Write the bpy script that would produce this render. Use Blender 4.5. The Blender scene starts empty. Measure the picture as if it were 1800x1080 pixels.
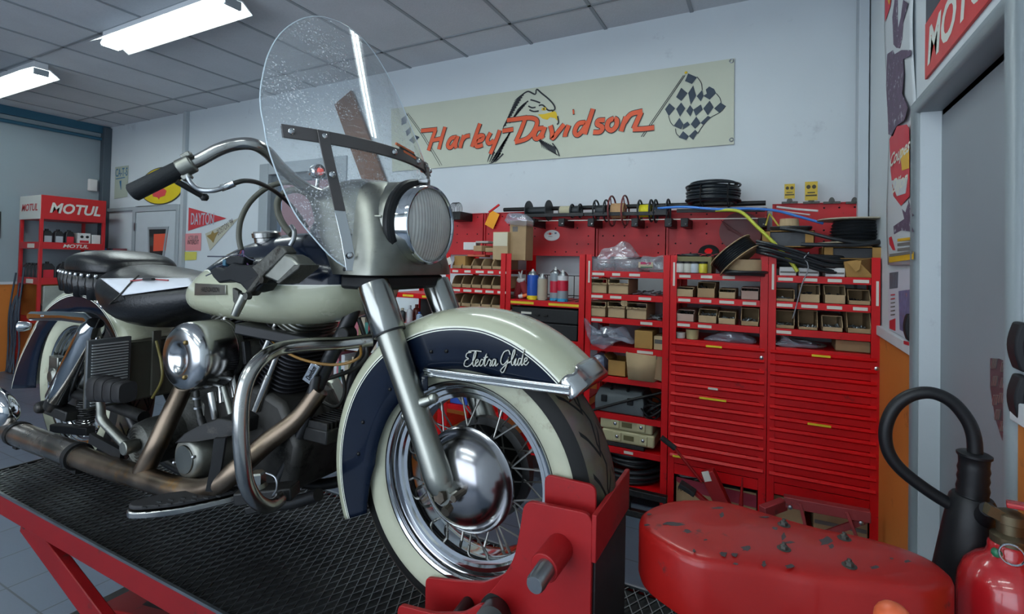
import bpy, bmesh, math, random
from mathutils import Vector, Matrix, noise
random.seed(7)
SC = bpy.context.scene
COL = SC.collection
PI = math.pi
H = 1.41                      # eye height above the floor
# ---------------------------------------------------------------- camera
F_PX, YAW, PITCH, ROLL = 886.8, .4772, .0185, .0215
CX, CY = 900.0, 446.5
_R = (Matrix(((math.cos(ROLL), -math.sin(ROLL), 0), (math.sin(ROLL), math.cos(ROLL), 0), (0, 0, 1)))
      @ Matrix(((1, 0, 0), (0, math.cos(PITCH), math.sin(PITCH)), (0, -math.sin(PITCH), math.cos(PITCH))))
      @ Matrix(((math.cos(YAW), math.sin(YAW), 0), (0, 0, -1), (-math.sin(YAW), math.cos(YAW), 0))))
cam = bpy.data.cameras.new('camera')
cam_ob = bpy.data.objects.new('camera', cam)
COL.objects.link(cam_ob)
cam_ob.matrix_world = Matrix((( _R[0][0], -_R[1][0], -_R[2][0], 0), (_R[0][1], -_R[1][1], -_R[2][1], 0),
                              (_R[0][2], -_R[1][2], -_R[2][2], H), (0, 0, 0, 1)))
cam.sensor_fit = 'HORIZONTAL'
cam.sensor_width = 36.0
cam.lens = F_PX / 1800 * 36
cam.shift_y = -(540 - CY) / 1800
cam.clip_start = .02
SC.camera = cam_ob
# ---------------------------------------------------------------- world, exposure
W = bpy.data.worlds.new('sky')
SC.world = W
W.use_nodes = True
_bg = W.node_tree.nodes['Background']
_bg.inputs[0].default_value = (.55, .70, 1.0, 1)
_bg.inputs[1].default_value = 2.2
SC.view_settings.view_transform = 'Standard'
SC.view_settings.look = 'None'
SC.view_settings.gamma = 1
SC.view_settings.use_curve_mapping = False
SC.view_settings.exposure = 0.0
SC.cycles.max_bounces = 8
SC.cycles.diffuse_bounces = 4
SC.cycles.glossy_bounces = 4
SC.cycles.transparent_max_bounces = 12
SC.cycles.sample_clamp_indirect = 6
# fill light added behind the camera to brighten racks and back wall
_l = bpy.data.lights.new('front_fill_light', 'AREA')
_l.shape = 'RECTANGLE'; _l.size = 4.6; _l.size_y = 2.1; _l.energy = 72; _l.color = (.93, 1.0, .99)
_lo = bpy.data.objects.new('front_fill_light', _l); COL.objects.link(_lo)
_lo.location = (-2.1, -2.45, 1.5); _lo.rotation_euler = (PI/2, 0, 0)
LAMP_E = 24.0                 # emission of the fluorescent tubes

# ---------------------------------------------------------------- pixel <-> place
def ray(x, y):
    v = Vector(((x - CX) / F_PX, (y - CY) / F_PX, 1.0))
    return _R.transposed() @ v
def P(x, y, Y):
    r = ray(x, y); t = Y / r.y
    return Vector((r.x * t, Y, r.z * t + H))
def PZ(x, y, z):
    r = ray(x, y); t = (z - H) / r.z
    return Vector((r.x * t, r.y * t, z))
def PX(x, y, X):
    r = ray(x, y); t = X / r.x
    return Vector((X, r.y * t, r.z * t + H))

# ---------------------------------------------------------------- materials
def rgb(h):
    h = h.lstrip('#')
    c = [int(h[i:i+2], 16) / 255 for i in (0, 2, 4)]
    return tuple((x / 12.92 if x <= .04045 else ((x + .055) / 1.055) ** 2.4) for x in c) + (1,)
MATS = {}
def mat(name, col, rough=.5, metal=0., var=0., vscale=8., bump=0., bscale=40., coat=0., dirt=None, dscale=6., damt=.5, rvar=.12, emit=None, estr=0., spec=.5, alpha=None, trans=0.):
    """principled surface; var = brightness mottling, dirt = colour of worn or soiled patches"""
    if name in MATS: return MATS[name]
    m = bpy.data.materials.new(name); MATS[name] = m
    m.use_nodes = True
    nt = m.node_tree; N = nt.nodes; L = nt.links
    b = N['Principled BSDF']
    c = rgb(col) if isinstance(col, str) else tuple(col) + (1,)
    b.inputs['Base Color'].default_value = c
    b.inputs['Roughness'].default_value = rough
    b.inputs['Metallic'].default_value = metal
    b.inputs['Specular IOR Level'].default_value = spec
    b.inputs['Coat Weight'].default_value = coat
    b.inputs['Coat Roughness'].default_value = .05
    if trans: b.inputs['Transmission Weight'].default_value = trans
    if emit:
        b.inputs['Emission Color'].default_value = rgb(emit); b.inputs['Emission Strength'].default_value = estr
    tc = None
    def coords():
        nonlocal tc
        if tc is None: tc = N.new('ShaderNodeTexCoord')
        return tc.outputs['Object']
    src = None
    if var or dirt or rvar:
        nz = N.new('ShaderNodeTexNoise'); nz.inputs['Scale'].default_value = vscale; nz.inputs['Detail'].default_value = 5
        L.new(coords(), nz.inputs['Vector'])
    if var:
        mr = N.new('ShaderNodeMapRange'); mr.inputs[1].default_value = .3; mr.inputs[2].default_value = .7
        mr.inputs[3].default_value = 1 - var; mr.inputs[4].default_value = 1 + var * .6
        L.new(nz.outputs['Fac'], mr.inputs[0])
        mx = N.new('ShaderNodeMix'); mx.data_type = 'RGBA'; mx.blend_type = 'MULTIPLY'; mx.inputs[0].default_value = 1
        mx.inputs[6].default_value = c
        L.new(mr.outputs[0], mx.inputs[7]); src = mx.outputs[2]
    if dirt:
        n2 = N.new('ShaderNodeTexNoise'); n2.inputs['Scale'].default_value = dscale; n2.inputs['Detail'].default_value = 8; n2.inputs['Roughness'].default_value = .7
        L.new(coords(), n2.inputs['Vector'])
        mr = N.new('ShaderNodeMapRange'); mr.inputs[1].default_value = .66 - damt * .22; mr.inputs[2].default_value = .72 - damt * .16
        L.new(n2.outputs['Fac'], mr.inputs[0])
        mx = N.new('ShaderNodeMix'); mx.data_type = 'RGBA'
        if src: L.new(src, mx.inputs[6])
        else: mx.inputs[6].default_value = c
        mx.inputs[7].default_value = rgb(dirt)
        L.new(mr.outputs[0], mx.inputs[0]); src = mx.outputs[2]
    if src: L.new(src, b.inputs['Base Color'])
    if rvar:
        mr = N.new('ShaderNodeMapRange'); mr.inputs[3].default_value = max(0, rough - rvar * .5); mr.inputs[4].default_value = rough + rvar
        L.new(nz.outputs['Fac'], mr.inputs[0]); L.new(mr.outputs[0], b.inputs['Roughness'])
    if bump:
        n3 = N.new('ShaderNodeTexNoise'); n3.inputs['Scale'].default_value = bscale; n3.inputs['Detail'].default_value = 4
        L.new(coords(), n3.inputs['Vector'])
        bp = N.new('ShaderNodeBump'); bp.inputs['Strength'].default_value = bump; bp.inputs['Distance'].default_value = .01
        L.new(n3.outputs['Fac'], bp.inputs['Height']); L.new(bp.outputs[0], b.inputs['Normal'])
    return m

# ---------------------------------------------------------------- mesh building
class MB:
    def __init__(s): s.v = []; s.f = []; s.m = []; s.uv = None
    def add(s, vs, fs, mi=0):
        o = len(s.v); s.v += [Vector(v) for v in vs]
        for f in fs: s.f.append([i + o for i in f]); s.m.append(mi)
        return s
    def box(s, c, d, rot=None, mi=0):
        c = Vector(c); h = Vector(d) / 2
        vs = [Vector((x * h.x, y * h.y, z * h.z)) for z in (-1, 1) for y in (-1, 1) for x in (-1, 1)]
        if rot is not None: vs = [rot @ v for v in vs]
        return s.add([c + v for v in vs], [(0, 2, 3, 1), (4, 5, 7, 6), (0, 1, 5, 4), (2, 6, 7, 3), (0, 4, 6, 2), (1, 3, 7, 5)], mi)
    def lohi(s, a, b, mi=0):
        a = Vector(a); b = Vector(b)
        lo = Vector(map(min, a, b)); hi = Vector(map(max, a, b))
        return s.box((lo + hi) / 2, hi - lo, None, mi)
    def bar(s, a, b, w, t, up=(0, 0, 1), mi=0):
        """rectangular bar from a to b, width w across, thickness t along 'up'"""
        a = Vector(a); b = Vector(b); d = b - a; L = d.length; d.normalize()
        u = Vector(up); u = (u - d * u.dot(d))
        if u.length < 1e-5: u = Vector((1, 0, 0)) - d * d.x
        u.normalize(); q = d.cross(u)
        return s.box((a + b) / 2, (L, w, t), Matrix((d, q, u)).transposed(), mi)
    def loft(s, rings, closed=True, caps=True, mi=0, flip=False):
        n = len(rings[0]); o = len(s.v)
        for r in rings: s.v += [Vector(p) for p in r]
        for i in range(len(rings) - 1):
            for j in range(n if closed else n - 1):
                k = (j + 1) % n
                f = [o + i * n + j, o + i * n + k, o + (i + 1) * n + k, o + (i + 1) * n + j]
                s.f.append(f[::-1] if flip else f); s.m.append(mi if not callable(mi) else mi(i, j))
        if caps and closed:
            a = [o + j for j in range(n)]; b = [o + (len(rings) - 1) * n + j for j in range(n)]
            s.f.append(a if flip else a[::-1]); s.m.append(mi if not callable(mi) else mi(0, 0))
            s.f.append(b[::-1] if flip else b); s.m.append(mi if not callable(mi) else mi(len(rings) - 2, 0))
        return s
    def tube(s, pts, r, n=12, smooth=0, caps=True, mi=0, closed=False):
        pts = [Vector(p) for p in pts]
        if smooth: pts, r = spline(pts, r, smooth, closed)
        m = len(pts); rs = r if isinstance(r, (list, tuple)) else [r] * m
        rings = []; u = None
        for i, p in enumerate(pts):
            if closed: t = pts[(i + 1) % m] - pts[i - 1]
            else: t = pts[min(i + 1, m - 1)] - pts[max(i - 1, 0)]
            t.normalize()
            if u is None:
                u = Vector((0, 0, 1)) if abs(t.z) < .9 else Vector((1, 0, 0))
            u = u - t * u.dot(t)
            if u.length < 1e-6: u = t.orthogonal()
            u.normalize(); w = t.cross(u)
            rings.append([p + (u * math.cos(2 * PI * j / n) + w * math.sin(2 * PI * j / n)) * rs[i] for j in range(n)])
        if closed: rings.append(rings[0]); caps = False
        return s.loft(rings, True, caps, mi)
    def lathe(s, prof, o, axis, n=32, mi=0, caps=True, start=0., sweep=2 * PI):
        """prof = [(radius, along axis)], around 'axis' through o"""
        o = Vector(o); a = Vector(axis).normalized()
        u = a.orthogonal().normalized(); w = a.cross(u)
        full = sweep > 2 * PI - 1e-6
        k = n if full else n + 1
        rings = []
        for (r, h) in prof:
            rings.append([o + a * h + (u * math.cos(start + sweep * j / n) + w * math.sin(start + sweep * j / n)) * r for j in range(k)])
        return s.loft(rings, full, caps and full, mi)
    def cyl(s, a, b, r, n=16, mi=0):
        a = Vector(a); b = Vector(b)
        return s.lathe([(r, 0), (r, (b - a).length)], a, b - a, n, mi)
    def ball(s, c, r, n=12, mi=0, sq=(1, 1, 1)):
        c = Vector(c); m = max(4, n // 2)
        rings = []
        for i in range(1, m):
            a = PI * i / m
            rings.append([c + Vector((math.sin(a) * math.cos(2 * PI * j / n) * r * sq[0], math.sin(a) * math.sin(2 * PI * j / n) * r * sq[1], -math.cos(a) * r * sq[2])) for j in range(n)])
        return s.loft(rings, True, True, mi)
    def prism(s, poly, d, mi=0):
        """planar polygon (3D points) pushed along vector d"""
        n = len(poly); d = Vector(d)
        a = [Vector(p) for p in poly]; b = [p + d for p in a]
        nrm = sum(((a[i] - a[0]).cross(a[(i + 1) % n] - a[0]) for i in range(n)), Vector())
        fl = nrm.dot(d) > 0
        s.add(a + b, [], mi); o = len(s.v) - 2 * n
        f1 = list(range(o, o + n)); f2 = list(range(o + n, o + 2 * n))
        s.f.append(f1[::-1] if fl else f1); s.f.append(f2 if fl else f2[::-1]); s.m += [mi, mi]
        for i in range(n):
            k = (i + 1) % n; q = [o + i, o + k, o + n + k, o + n + i]
            s.f.append(q if fl else q[::-1]); s.m.append(mi)
        return s
    def grid(s, fn, nu, nv, mi=0, flip=False):
        o = len(s.v)
        for i in range(nu + 1):
            for j in range(nv + 1): s.v.append(Vector(fn(i / nu, j / nv)))
        for i in range(nu):
            for j in range(nv):
                a = o + i * (nv + 1) + j; f = [a, a + 1, a + nv + 2, a + nv + 1]
                s.f.append(f[::-1] if flip else f); s.m.append(mi if not callable(mi) else mi(i / nu, j / nv))
        return s
    def xf(s, M, start=0):
        for i in range(start, len(s.v)): s.v[i] = M @ s.v[i]
        return s

def spline(pts, r, k, closed=False):
    """Catmull-Rom through the points, k steps each"""
    n = len(pts); rs = r if isinstance(r, (list, tuple)) else None
    out = []; ro = []
    segs = n if closed else n - 1
    for i in range(segs):
        if closed: p0, p1, p2, p3 = pts[i - 1], pts[i], pts[(i + 1) % n], pts[(i + 2) % n]
        else: p0, p1, p2, p3 = pts[max(i - 1, 0)], pts[i], pts[i + 1], pts[min(i + 2, n - 1)]
        for q in range(k):
            t = q / k
            out.append(.5 * ((2 * p1) + (p2 - p0) * t + (2 * p0 - 5 * p1 + 4 * p2 - p3) * t * t + (3 * p1 - p0 - 3 * p2 + p3) * t ** 3))
            if rs: ro.append(rs[i] * (1 - t) + rs[(i + 1) % n] * t)
    if not closed:
        out.append(pts[-1])
        if rs: ro.append(rs[-1])
    return out, (ro if rs else r)

def obj(name, mb, m, parent=None, bevel=0., ang=38, solid=0., sub=0, seg=2, weld=True):
    """links a mesh builder as ONE mesh object (vertices kept relative to the parent's place)"""
    me = bpy.data.meshes.new(name)
    org = Vector((0, 0, 0)); p = parent
    while p is not None: org += p.location; p = p.parent
    if parent is None:
        lo = Vector([min(v[i] for v in mb.v) for i in range(3)]); hi = Vector([max(v[i] for v in mb.v) for i in range(3)])
        org = Vector(((lo.x + hi.x) / 2, (lo.y + hi.y) / 2, lo.z))
    me.from_pydata([tuple(v - org) for v in mb.v], [], mb.f)
    ms = m if isinstance(m, (list, tuple)) else [m]
    for q in ms: me.materials.append(q)
    if len(ms) > 1: me.polygons.foreach_set('material_index', mb.m)
    if mb.uv:
        ul = me.uv_layers.new(name='UVMap')
        for lp in me.loops: ul.data[lp.index].uv = mb.uv[lp.vertex_index]
    if weld or True:
        bm = bmesh.new(); bm.from_mesh(me)
        if weld: bmesh.ops.remove_doubles(bm, verts=bm.verts, dist=1e-6)
        bmesh.ops.recalc_face_normals(bm, faces=bm.faces)
        bm.to_mesh(me); bm.free()
    if ang:
        me.polygons.foreach_set('use_smooth', [True] * len(me.polygons))
        me.set_sharp_from_angle(angle=math.radians(ang))
    o = bpy.data.objects.new(name, me); COL.objects.link(o)
    if parent is not None: o.parent = parent
    else: o.location = org
    if solid:
        md = o.modifiers.new('thickness', 'SOLIDIFY'); md.thickness = solid; md.offset = 0
    if sub:
        md = o.modifiers.new('subdivision', 'SUBSURF'); md.levels = sub; md.render_levels = sub
    if bevel:
        md = o.modifiers.new('bevel', 'BEVEL'); md.width = bevel; md.segments = seg; md.limit_method = 'ANGLE'; md.angle_limit = math.radians(40)
    return o
def thing(name, label, cat, loc=(0, 0, 0), group=None, rz=0.):
    o = bpy.data.objects.new(name, None); COL.objects.link(o)
    o.location = loc; o.rotation_euler = (0, 0, rz); o.empty_display_size = .05
    return tag(o, label, cat, group)
def tag(o, label, cat, group=None, kind=None):
    if label: o['label'] = label
    if cat: o['category'] = cat
    if group: o['group'] = group
    if kind: o['kind'] = kind
    return o
def struct(name, mb, m, **k):
    o = obj(name, mb, m, **k); o['kind'] = 'structure'; return o
def dup(root, loc=None, label=None, rz=None, scale=None):
    r = root.copy(); COL.objects.link(r)
    if loc is not None: r.location = loc
    if rz is not None: r.rotation_euler = (0, 0, rz)
    if scale is not None: r.scale = scale
    if label: r['label'] = label
    for ch in root.children:
        c = ch.copy(); COL.objects.link(c); c.parent = r
        for g in ch.children:
            d = g.copy(); COL.objects.link(d); d.parent = c
    return r
def text_mb(mb, txt, o, right, up, h, ext=.001, bold=0., shear=0., spacing=1., width=None, mi=0, align='CENTER', squash=1.):
    """lettering as extruded geometry: centre o, reading along 'right', 'up' is up, cap height h; width = fit"""
    c = bpy.data.curves.new('t', 'FONT'); c.body = txt; c.size = 1; c.extrude = 0; c.offset = bold; c.shear = shear
    c.space_character = spacing; c.resolution_u = 3; c.align_x = 'LEFT'
    ob = bpy.data.objects.new('t', c)
    dg = None
    me = bpy.data.meshes.new_from_object(ob)
    vs = [v.co.copy() for v in me.vertices]; fs = [list(p.vertices) for p in me.polygons]
    bpy.data.objects.remove(ob); bpy.data.curves.remove(c); bpy.data.meshes.remove(me)
    if not vs: return mb
    x0 = min(v.x for v in vs); x1 = max(v.x for v in vs); y0 = min(v.y for v in vs); y1 = max(v.y for v in vs)
    sy = h / (y1 - y0); sx = (width / (x1 - x0)) if width else sy * squash
    right = Vector(right).normalized(); up = Vector(up).normalized(); n = right.cross(up)
    o = Vector(o); cx, cy = (x0 + x1) / 2, (y0 + y1) / 2
    if align == 'LEFT': cx = x0
    a = [o + right * (v.x - cx) * sx + up * (v.y - cy) * sy + n * ext for v in vs]
    mb.add(a, fs, mi)
    return mb
# ================================================================ ROOM
XL, XR, YB, YF, ZC = -8.08, .473, 3.55, -2.6, 3.14
def world_grid_mat(name, base, line, sx, sy, px, py, lw, rough, var, bump=0., line_bump=True):
    """tiles laid in the x-y plane: joints of width lw every sx, sy"""
    m = bpy.data.materials.new(name); m.use_nodes = True
    nt = m.node_tree; N = nt.nodes; L = nt.links; b = N['Principled BSDF']
    g = N.new('ShaderNodeNewGeometry'); sp = N.new('ShaderNodeSeparateXYZ'); L.new(g.outputs['Position'], sp.inputs[0])
    def mth(op, a, b_=None):
        q = N.new('ShaderNodeMath'); q.operation = op
        for i, v in enumerate((a, b_)):
            if v is None: continue
            if isinstance(v, (int, float)): q.inputs[i].default_value = v
            else: L.new(v, q.inputs[i])
        return q.outputs[0]
    masks = []; cells = []
    for k, (s, p) in enumerate(((sx, px), (sy, py))):
        u = mth('DIVIDE', mth('SUBTRACT', sp.outputs[k], p), s)
        fr = mth('FRACT', u); d = mth('MULTIPLY', mth('MINIMUM', fr, mth('SUBTRACT', 1, fr)), s)
        masks.append(mth('LESS_THAN', d, lw / 2)); cells.append(mth('FLOOR', u))
    mk = mth('MAXIMUM', *masks)
    cb = N.new('ShaderNodeCombineXYZ'); L.new(cells[0], cb.inputs[0]); L.new(cells[1], cb.inputs[1])
    wn = N.new('ShaderNodeTexWhiteNoise'); wn.noise_dimensions = '2D'; L.new(cb.outputs[0], wn.inputs['Vector'])
    nz = N.new('ShaderNodeTexNoise'); nz.inputs['Scale'].default_value = 3; nz.inputs['Detail'].default_value = 6; L.new(g.outputs['Position'], nz.inputs['Vector'])
    nf = N.new('ShaderNodeTexNoise'); nf.inputs['Scale'].default_value = 90; nf.inputs['Detail'].default_value = 2; L.new(g.outputs['Position'], nf.inputs['Vector'])
    v = mth('ADD', mth('MULTIPLY', wn.outputs['Value'], var * .5), mth('ADD', mth('MULTIPLY', nz.outputs['Fac'], var), mth('MULTIPLY', nf.outputs['Fac'], var * .8)))
    v = mth('ADD', 1 - var * 1.15, v)
    mx = N.new('ShaderNodeMix'); mx.data_type = 'RGBA'; mx.blend_type = 'MULTIPLY'; mx.inputs[0].default_value = 1
    mx.inputs[6].default_value = rgb(base); L.new(v, mx.inputs[7])
    m2 = N.new('ShaderNodeMix'); m2.data_type = 'RGBA'; L.new(mk, m2.inputs[0]); L.new(mx.outputs[2], m2.inputs[6]); m2.inputs[7].default_value = rgb(line)
    L.new(m2.outputs[2], b.inputs['Base Color'])
    L.new(mth('ADD', rough - .1, mth('MULTIPLY', nz.outputs['Fac'], .22)), b.inputs['Roughness'])
    bp = N.new('ShaderNodeBump'); bp.inputs['Strength'].default_value = .35; bp.inputs['Distance'].default_value = .004
    L.new(mth('ADD', mth('MULTIPLY', mk, -1), mth('MULTIPLY', nf.outputs['Fac'], bump)), bp.inputs['Height']); L.new(bp.outputs[0], b.inputs['Normal'])
    return m
M_floor = world_grid_mat('floor_tiles', '#566271', '#3c444c', .30, .30, -2.84, .944, .007, .38, .16, .05)
M_ceil = world_grid_mat('ceiling_tiles', '#c4c9cd', '#c4c9cd', .6, 1.2, -.505, 3.178, .004, .95, .22, .9)
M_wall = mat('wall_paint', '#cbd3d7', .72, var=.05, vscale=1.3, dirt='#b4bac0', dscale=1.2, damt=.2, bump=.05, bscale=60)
M_orange = mat('orange_paint', '#c5742b', .6, var=.08, vscale=2, dirt='#9a5a24', dscale=5, damt=.25)
M_trimw = mat('white_trim', '#cdd2d6', .5, var=.05)
M_grey_door = mat('door_grey', '#858c92', .5, var=.07, vscale=3, bump=.02, dirt='#8b9095', dscale=9, damt=.05)
M_grey_frame = mat('frame_grey', '#7f888c', .42, var=.06, spec=.45)
M_frame_l = mat('frame_light_grey', '#9aa3a8', .5, var=.05)
M_steel = mat('steel', '#9a9da0', .32, metal=1, var=.1)
M_teal = mat('teal_pipe_paint', '#2b5c72', .5)
M_bluegrey = mat('bluegrey_post', '#48545c', .6, var=.08)

struct('floor', MB().lohi((XL - .2, YF - .2, -.1), (XR + .2, YB + .2, 0)), M_floor, ang=0)
struct('ceiling', MB().lohi((XL - .2, YF - .2, ZC), (XR + .2, YB + .2, ZC + .1)), M_ceil, ang=0)
# ceiling grid: real T-bars hanging a few millimetres below the tiles
mb = MB()
x = -.505
while x > XL: mb.box((x, (YB + YF) / 2, ZC - .003), (.024, YB - YF, .006)); x -= .598
y = 3.178
while y > YF: mb.box(((XL + XR) / 2, y, ZC - .003), (XR - XL, .022, .006)); y -= 1.2
struct('trim_1', mb, mat('grid_bar', '#8d9499', .5), ang=0)
# back wall with an opening for window_1 (x -4.84..-3.75, z .95..2.36)
WX0, WX1, WZ0, WZ1 = -4.80, -3.72, .95, 2.34
mb = MB()
mb.lohi((XL - .2, YB, 0), (WX0, YB + .2, ZC)); mb.lohi((WX1, YB, 0), (XR + .2, YB + .2, ZC))
mb.lohi((WX0, YB, WZ1), (WX1, YB + .2, ZC)); mb.lohi((WX0, YB, 0), (WX1, YB + .2, WZ0))
struct('wall_back', mb, M_wall, ang=0)
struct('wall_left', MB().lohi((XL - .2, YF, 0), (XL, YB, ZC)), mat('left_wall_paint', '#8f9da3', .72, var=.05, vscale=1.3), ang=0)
# right wall, opening for door_1 (y 1.55..2.33, z 0..2.03)
DY0, DY1, DZ = 1.50, 2.30, 2.0
mb = MB()
mb.lohi((XR, DY1, 0), (XR + .2, YB, ZC)); mb.lohi((XR, YF, 0), (XR + .2, DY0, ZC)); mb.lohi((XR, DY0, DZ), (XR + .2, DY1, ZC))
struct('wall_right', mb, M_wall, ang=0)
# front of the shop behind the camera: piers, lintel and a glazed front
mb = MB()
mb.lohi((XL - .2, YF - .2, 0), (-4.9, YF, ZC)); mb.lohi((.3, YF - .2, 0), (XR + .2, YF, ZC)); mb.lohi((-4.9, YF - .2, 2.7), (.3, YF, ZC)); mb.lohi((-4.9, YF - .2, 0), (.3, YF, .3))
struct('wall_front', mb, M_wall, ang=0)
mb = MB()
for i in range(5): mb.box((-4.9 + 5.2 * i / 4, YF - .1, 1.5), (.07, .07, 2.4))
mb.box((-2.3, YF - .1, 2.67), (5.2, .07, .06)); mb.box((-2.3, YF - .1, .33), (5.2, .07, .06)); mb.box((-2.3, YF - .1, 2.0), (5.2, .05, .05))
struct('trim_2', mb, M_bluegrey)
# wainscots
struct('trim_3', MB().lohi((XL, YF, 0), (XL + .008, YB, 1.03)), M_orange, ang=0)
struct('baseboard_left', MB().lohi((XL, YF, 1.03), (XL + .02, YB, 1.06)), M_trimw)
struct('trim_4', MB().lohi((XR - .008, DY1 + .04, 0), (XR, YB, 1.12)), M_orange, ang=0)
struct('trim_5', MB().lohi((XR - .008, .9, 0), (XR, DY0 - .05, 1.12)), M_orange, ang=0)
mb = MB(); mb.lohi((XR - .022, DY1 + .04, 1.10), (XR, 3.02, 1.145)); mb.lohi((XR - .022, .9, 1.10), (XR, DY0 - .05, 1.145))
struct('trim_6', mb, M_trimw, bevel=.003)
struct('trim_7', MB().lohi((-1.2, YB - .008, 0), (XR, YB, .6)).lohi((-6.1, YB - .008, 0), (-1.2, YB, .85)), M_orange, ang=0)
# corner casing right (square duct), corner post left, ceiling pipes left
struct('trim_8', MB().lohi((XR - .055, 3.38, 0), (XR - .006, 3.5, ZC)), mat('duct_white', '#b6bec4', .5), bevel=.004)
mb = MB(); mb.lohi((XL, YB - .09, 0), (XL + .10, YB, ZC - .02))
struct('trim_9', mb, M_bluegrey, bevel=.006)
mb = MB(); mb.tube([(XL + .04, YF, 2.96), (XL + .04, YB - .1, 2.96)], .022); mb.lohi((XL, YF, 3.04), (XL + .05, YB, ZC), 0)
struct('trim_10', mb, M_teal)
# vertical conduit on back wall, with junction box at its foot
mb = MB(); mb.lohi((-6.275, YB - .045, 1.22), (-6.215, YB, ZC)); mb.lohi((-6.35, YB - .06, 1.1), (-6.22, YB, 1.22)); mb.lohi((-6.27, YB - .03, 0), (-6.22, YB, 1.1))
struct('trim_11', mb, mat('conduit', '#aab2b6', .5), bevel=.004)
# ---- window_1
m_glass = bpy.data.materials.new('window_glass'); m_glass.use_nodes = True
nt = m_glass.node_tree; nt.nodes.clear()
o_ = nt.nodes.new('ShaderNodeOutputMaterial'); t_ = nt.nodes.new('ShaderNodeBsdfTransparent'); g_ = nt.nodes.new('ShaderNodeBsdfGlossy'); x_ = nt.nodes.new('ShaderNodeMixShader'); fr_ = nt.nodes.new('ShaderNodeFresnel')
g_.inputs['Roughness'].default_value = .02; t_.inputs[0].default_value = (.93, .96, .95, 1)
gb_ = nt.nodes.new('ShaderNodeNewGeometry'); mm_ = nt.nodes.new('ShaderNodeMath'); mm_.operation = 'MULTIPLY'; mi_ = nt.nodes.new('ShaderNodeMath'); mi_.operation = 'SUBTRACT'; mi_.inputs[0].default_value = 1
nt.links.new(gb_.outputs['Backfacing'], mi_.inputs[1]); nt.links.new(mi_.outputs[0], mm_.inputs[1]); nt.links.new(fr_.outputs[0], mm_.inputs[0]); nt.links.new(mm_.outputs[0], x_.inputs[0]); nt.links.new(t_.outputs[0], x_.inputs[1]); nt.links.new(g_.outputs[0], x_.inputs[2]); nt.links.new(x_.outputs[0], o_.inputs[0])
M_glass = m_glass
mb = MB(); a = .09
mb.lohi((WX0 - a, YB - .02, WZ0 - a), (WX0 + .05, YB + .1, WZ1 + .07)); mb.lohi((WX1 - .05, YB - .02, WZ0 - a), (WX1 + a, YB + .1, WZ1 + .07))
mb.lohi((WX0 + .05, YB - .018, WZ1 - .05), (WX1 - .05, YB + .1, WZ1 + .07)); mb.lohi((WX0 + .05, YB - .018, WZ0 - a), (WX1 - .05, YB + .1, WZ0 + .05))
w1 = struct('window_1', mb, M_frame_l, bevel=.006)
mb = MB(); mb.lohi((WX0 + .05, YB + .02, WZ0 + .05), (WX0 + .16, YB + .07, WZ1 - .05)); mb.lohi((WX1 - .12, YB + .02, WZ0 + .05), (WX1 - .05, YB + .07, WZ1 - .05)); mb.lohi((WX0 + .16, YB + .022, WZ1 - .13), (WX1 - .12, YB + .068, WZ1 - .05))
obj('casement', mb, mat('casement_grey', '#565e64', .5), w1, bevel=.004)
obj('pane', MB().box(((WX0 + WX1) / 2, YB + .05, (WZ0 + WZ1) / 2), (WX1 - WX0 - .2, .006, WZ1 - WZ0 - .2)), M_glass, w1)
# outside, seen through the window: a brick house across the yard with an ochre band, and a parked white van
def brick_mat():
    m = bpy.data.materials.new('outside_brick'); m.use_nodes = True; nt = m.node_tree
    b = nt.nodes['Principled BSDF']; t = nt.nodes.new('ShaderNodeTexBrick'); c = nt.nodes.new('ShaderNodeTexCoord'); mp = nt.nodes.new('ShaderNodeMapping')
    mp.inputs['Rotation'].default_value = (PI / 2, 0, 0); mp.inputs['Scale'].default_value = (4.5, 4.5, 4.5)
    t.inputs['Color1'].default_value = rgb('#8c5f57'); t.inputs['Color2'].default_value = rgb('#7b524c'); t.inputs['Mortar'].default_value = rgb('#8f8078'); b.inputs['Roughness'].default_value = .9
    nt.links.new(c.outputs['Object'], mp.inputs[0]); nt.links.new(mp.outputs[0], t.inputs[0]); nt.links.new(t.outputs[0], b.inputs[0]); return m
t = thing('brick_house', 'brick house across the yard seen through the back window', 'house', (-12, 9, 0))
obj('wall', MB().lohi((-18, 9, 0), (-4, 9.4, 6)), brick_mat(), t, ang=0)
obj('band', MB().lohi((-18, 8.95, 1.35), (-4, 9.0, 1.75)), mat('ochre_band', '#a86a45', .8), t)
t = thing('van', 'white van parked outside the back window', 'van', (-9.6, 7.2, 0))
mb = MB(); prof = [(-2.2, .35), (2.1, .35), (2.2, .8), (1.9, 1.05), (1.2, 1.25), (.8, 1.6), (-2.1, 1.65), (-2.25, 1.0)]
mb.prism([(-9.6 + a, 7.2, b) for a, b in prof], (0, 1.2, 0)); obj('body', mb, mat('van_white', '#cfd4da', .3), t, bevel=.05)
for dx in (-1.4, 1.35): obj('wheel', MB().lathe([(.1, -.02), (.3, -.02), (.32, .02), (.32, .16), (.1, .18)], (-9.6 + dx, 7.18, .32), (0, 1, 0), 24), mat('rubber', '#17181a', .75, var=.15), t)
obj('windscreen', MB().prism([(-9.6 + .86, 7.19, 1.28), (-9.6 + 1.15, 7.19, 1.28), (-9.6 + .82, 7.19, 1.54), (-9.6 + .3, 7.19, 1.54), (-9.6 + .3, 7.19, 1.28)], (0, .02, 0)), mat('van_glass', '#20262c', .1), t)
struct('trim_12', MB().lohi((-20, YB + .2, -.12), (6, 9.0, -.02)), mat('yard', '#80858a', .9, var=.1), ang=0)
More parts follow.
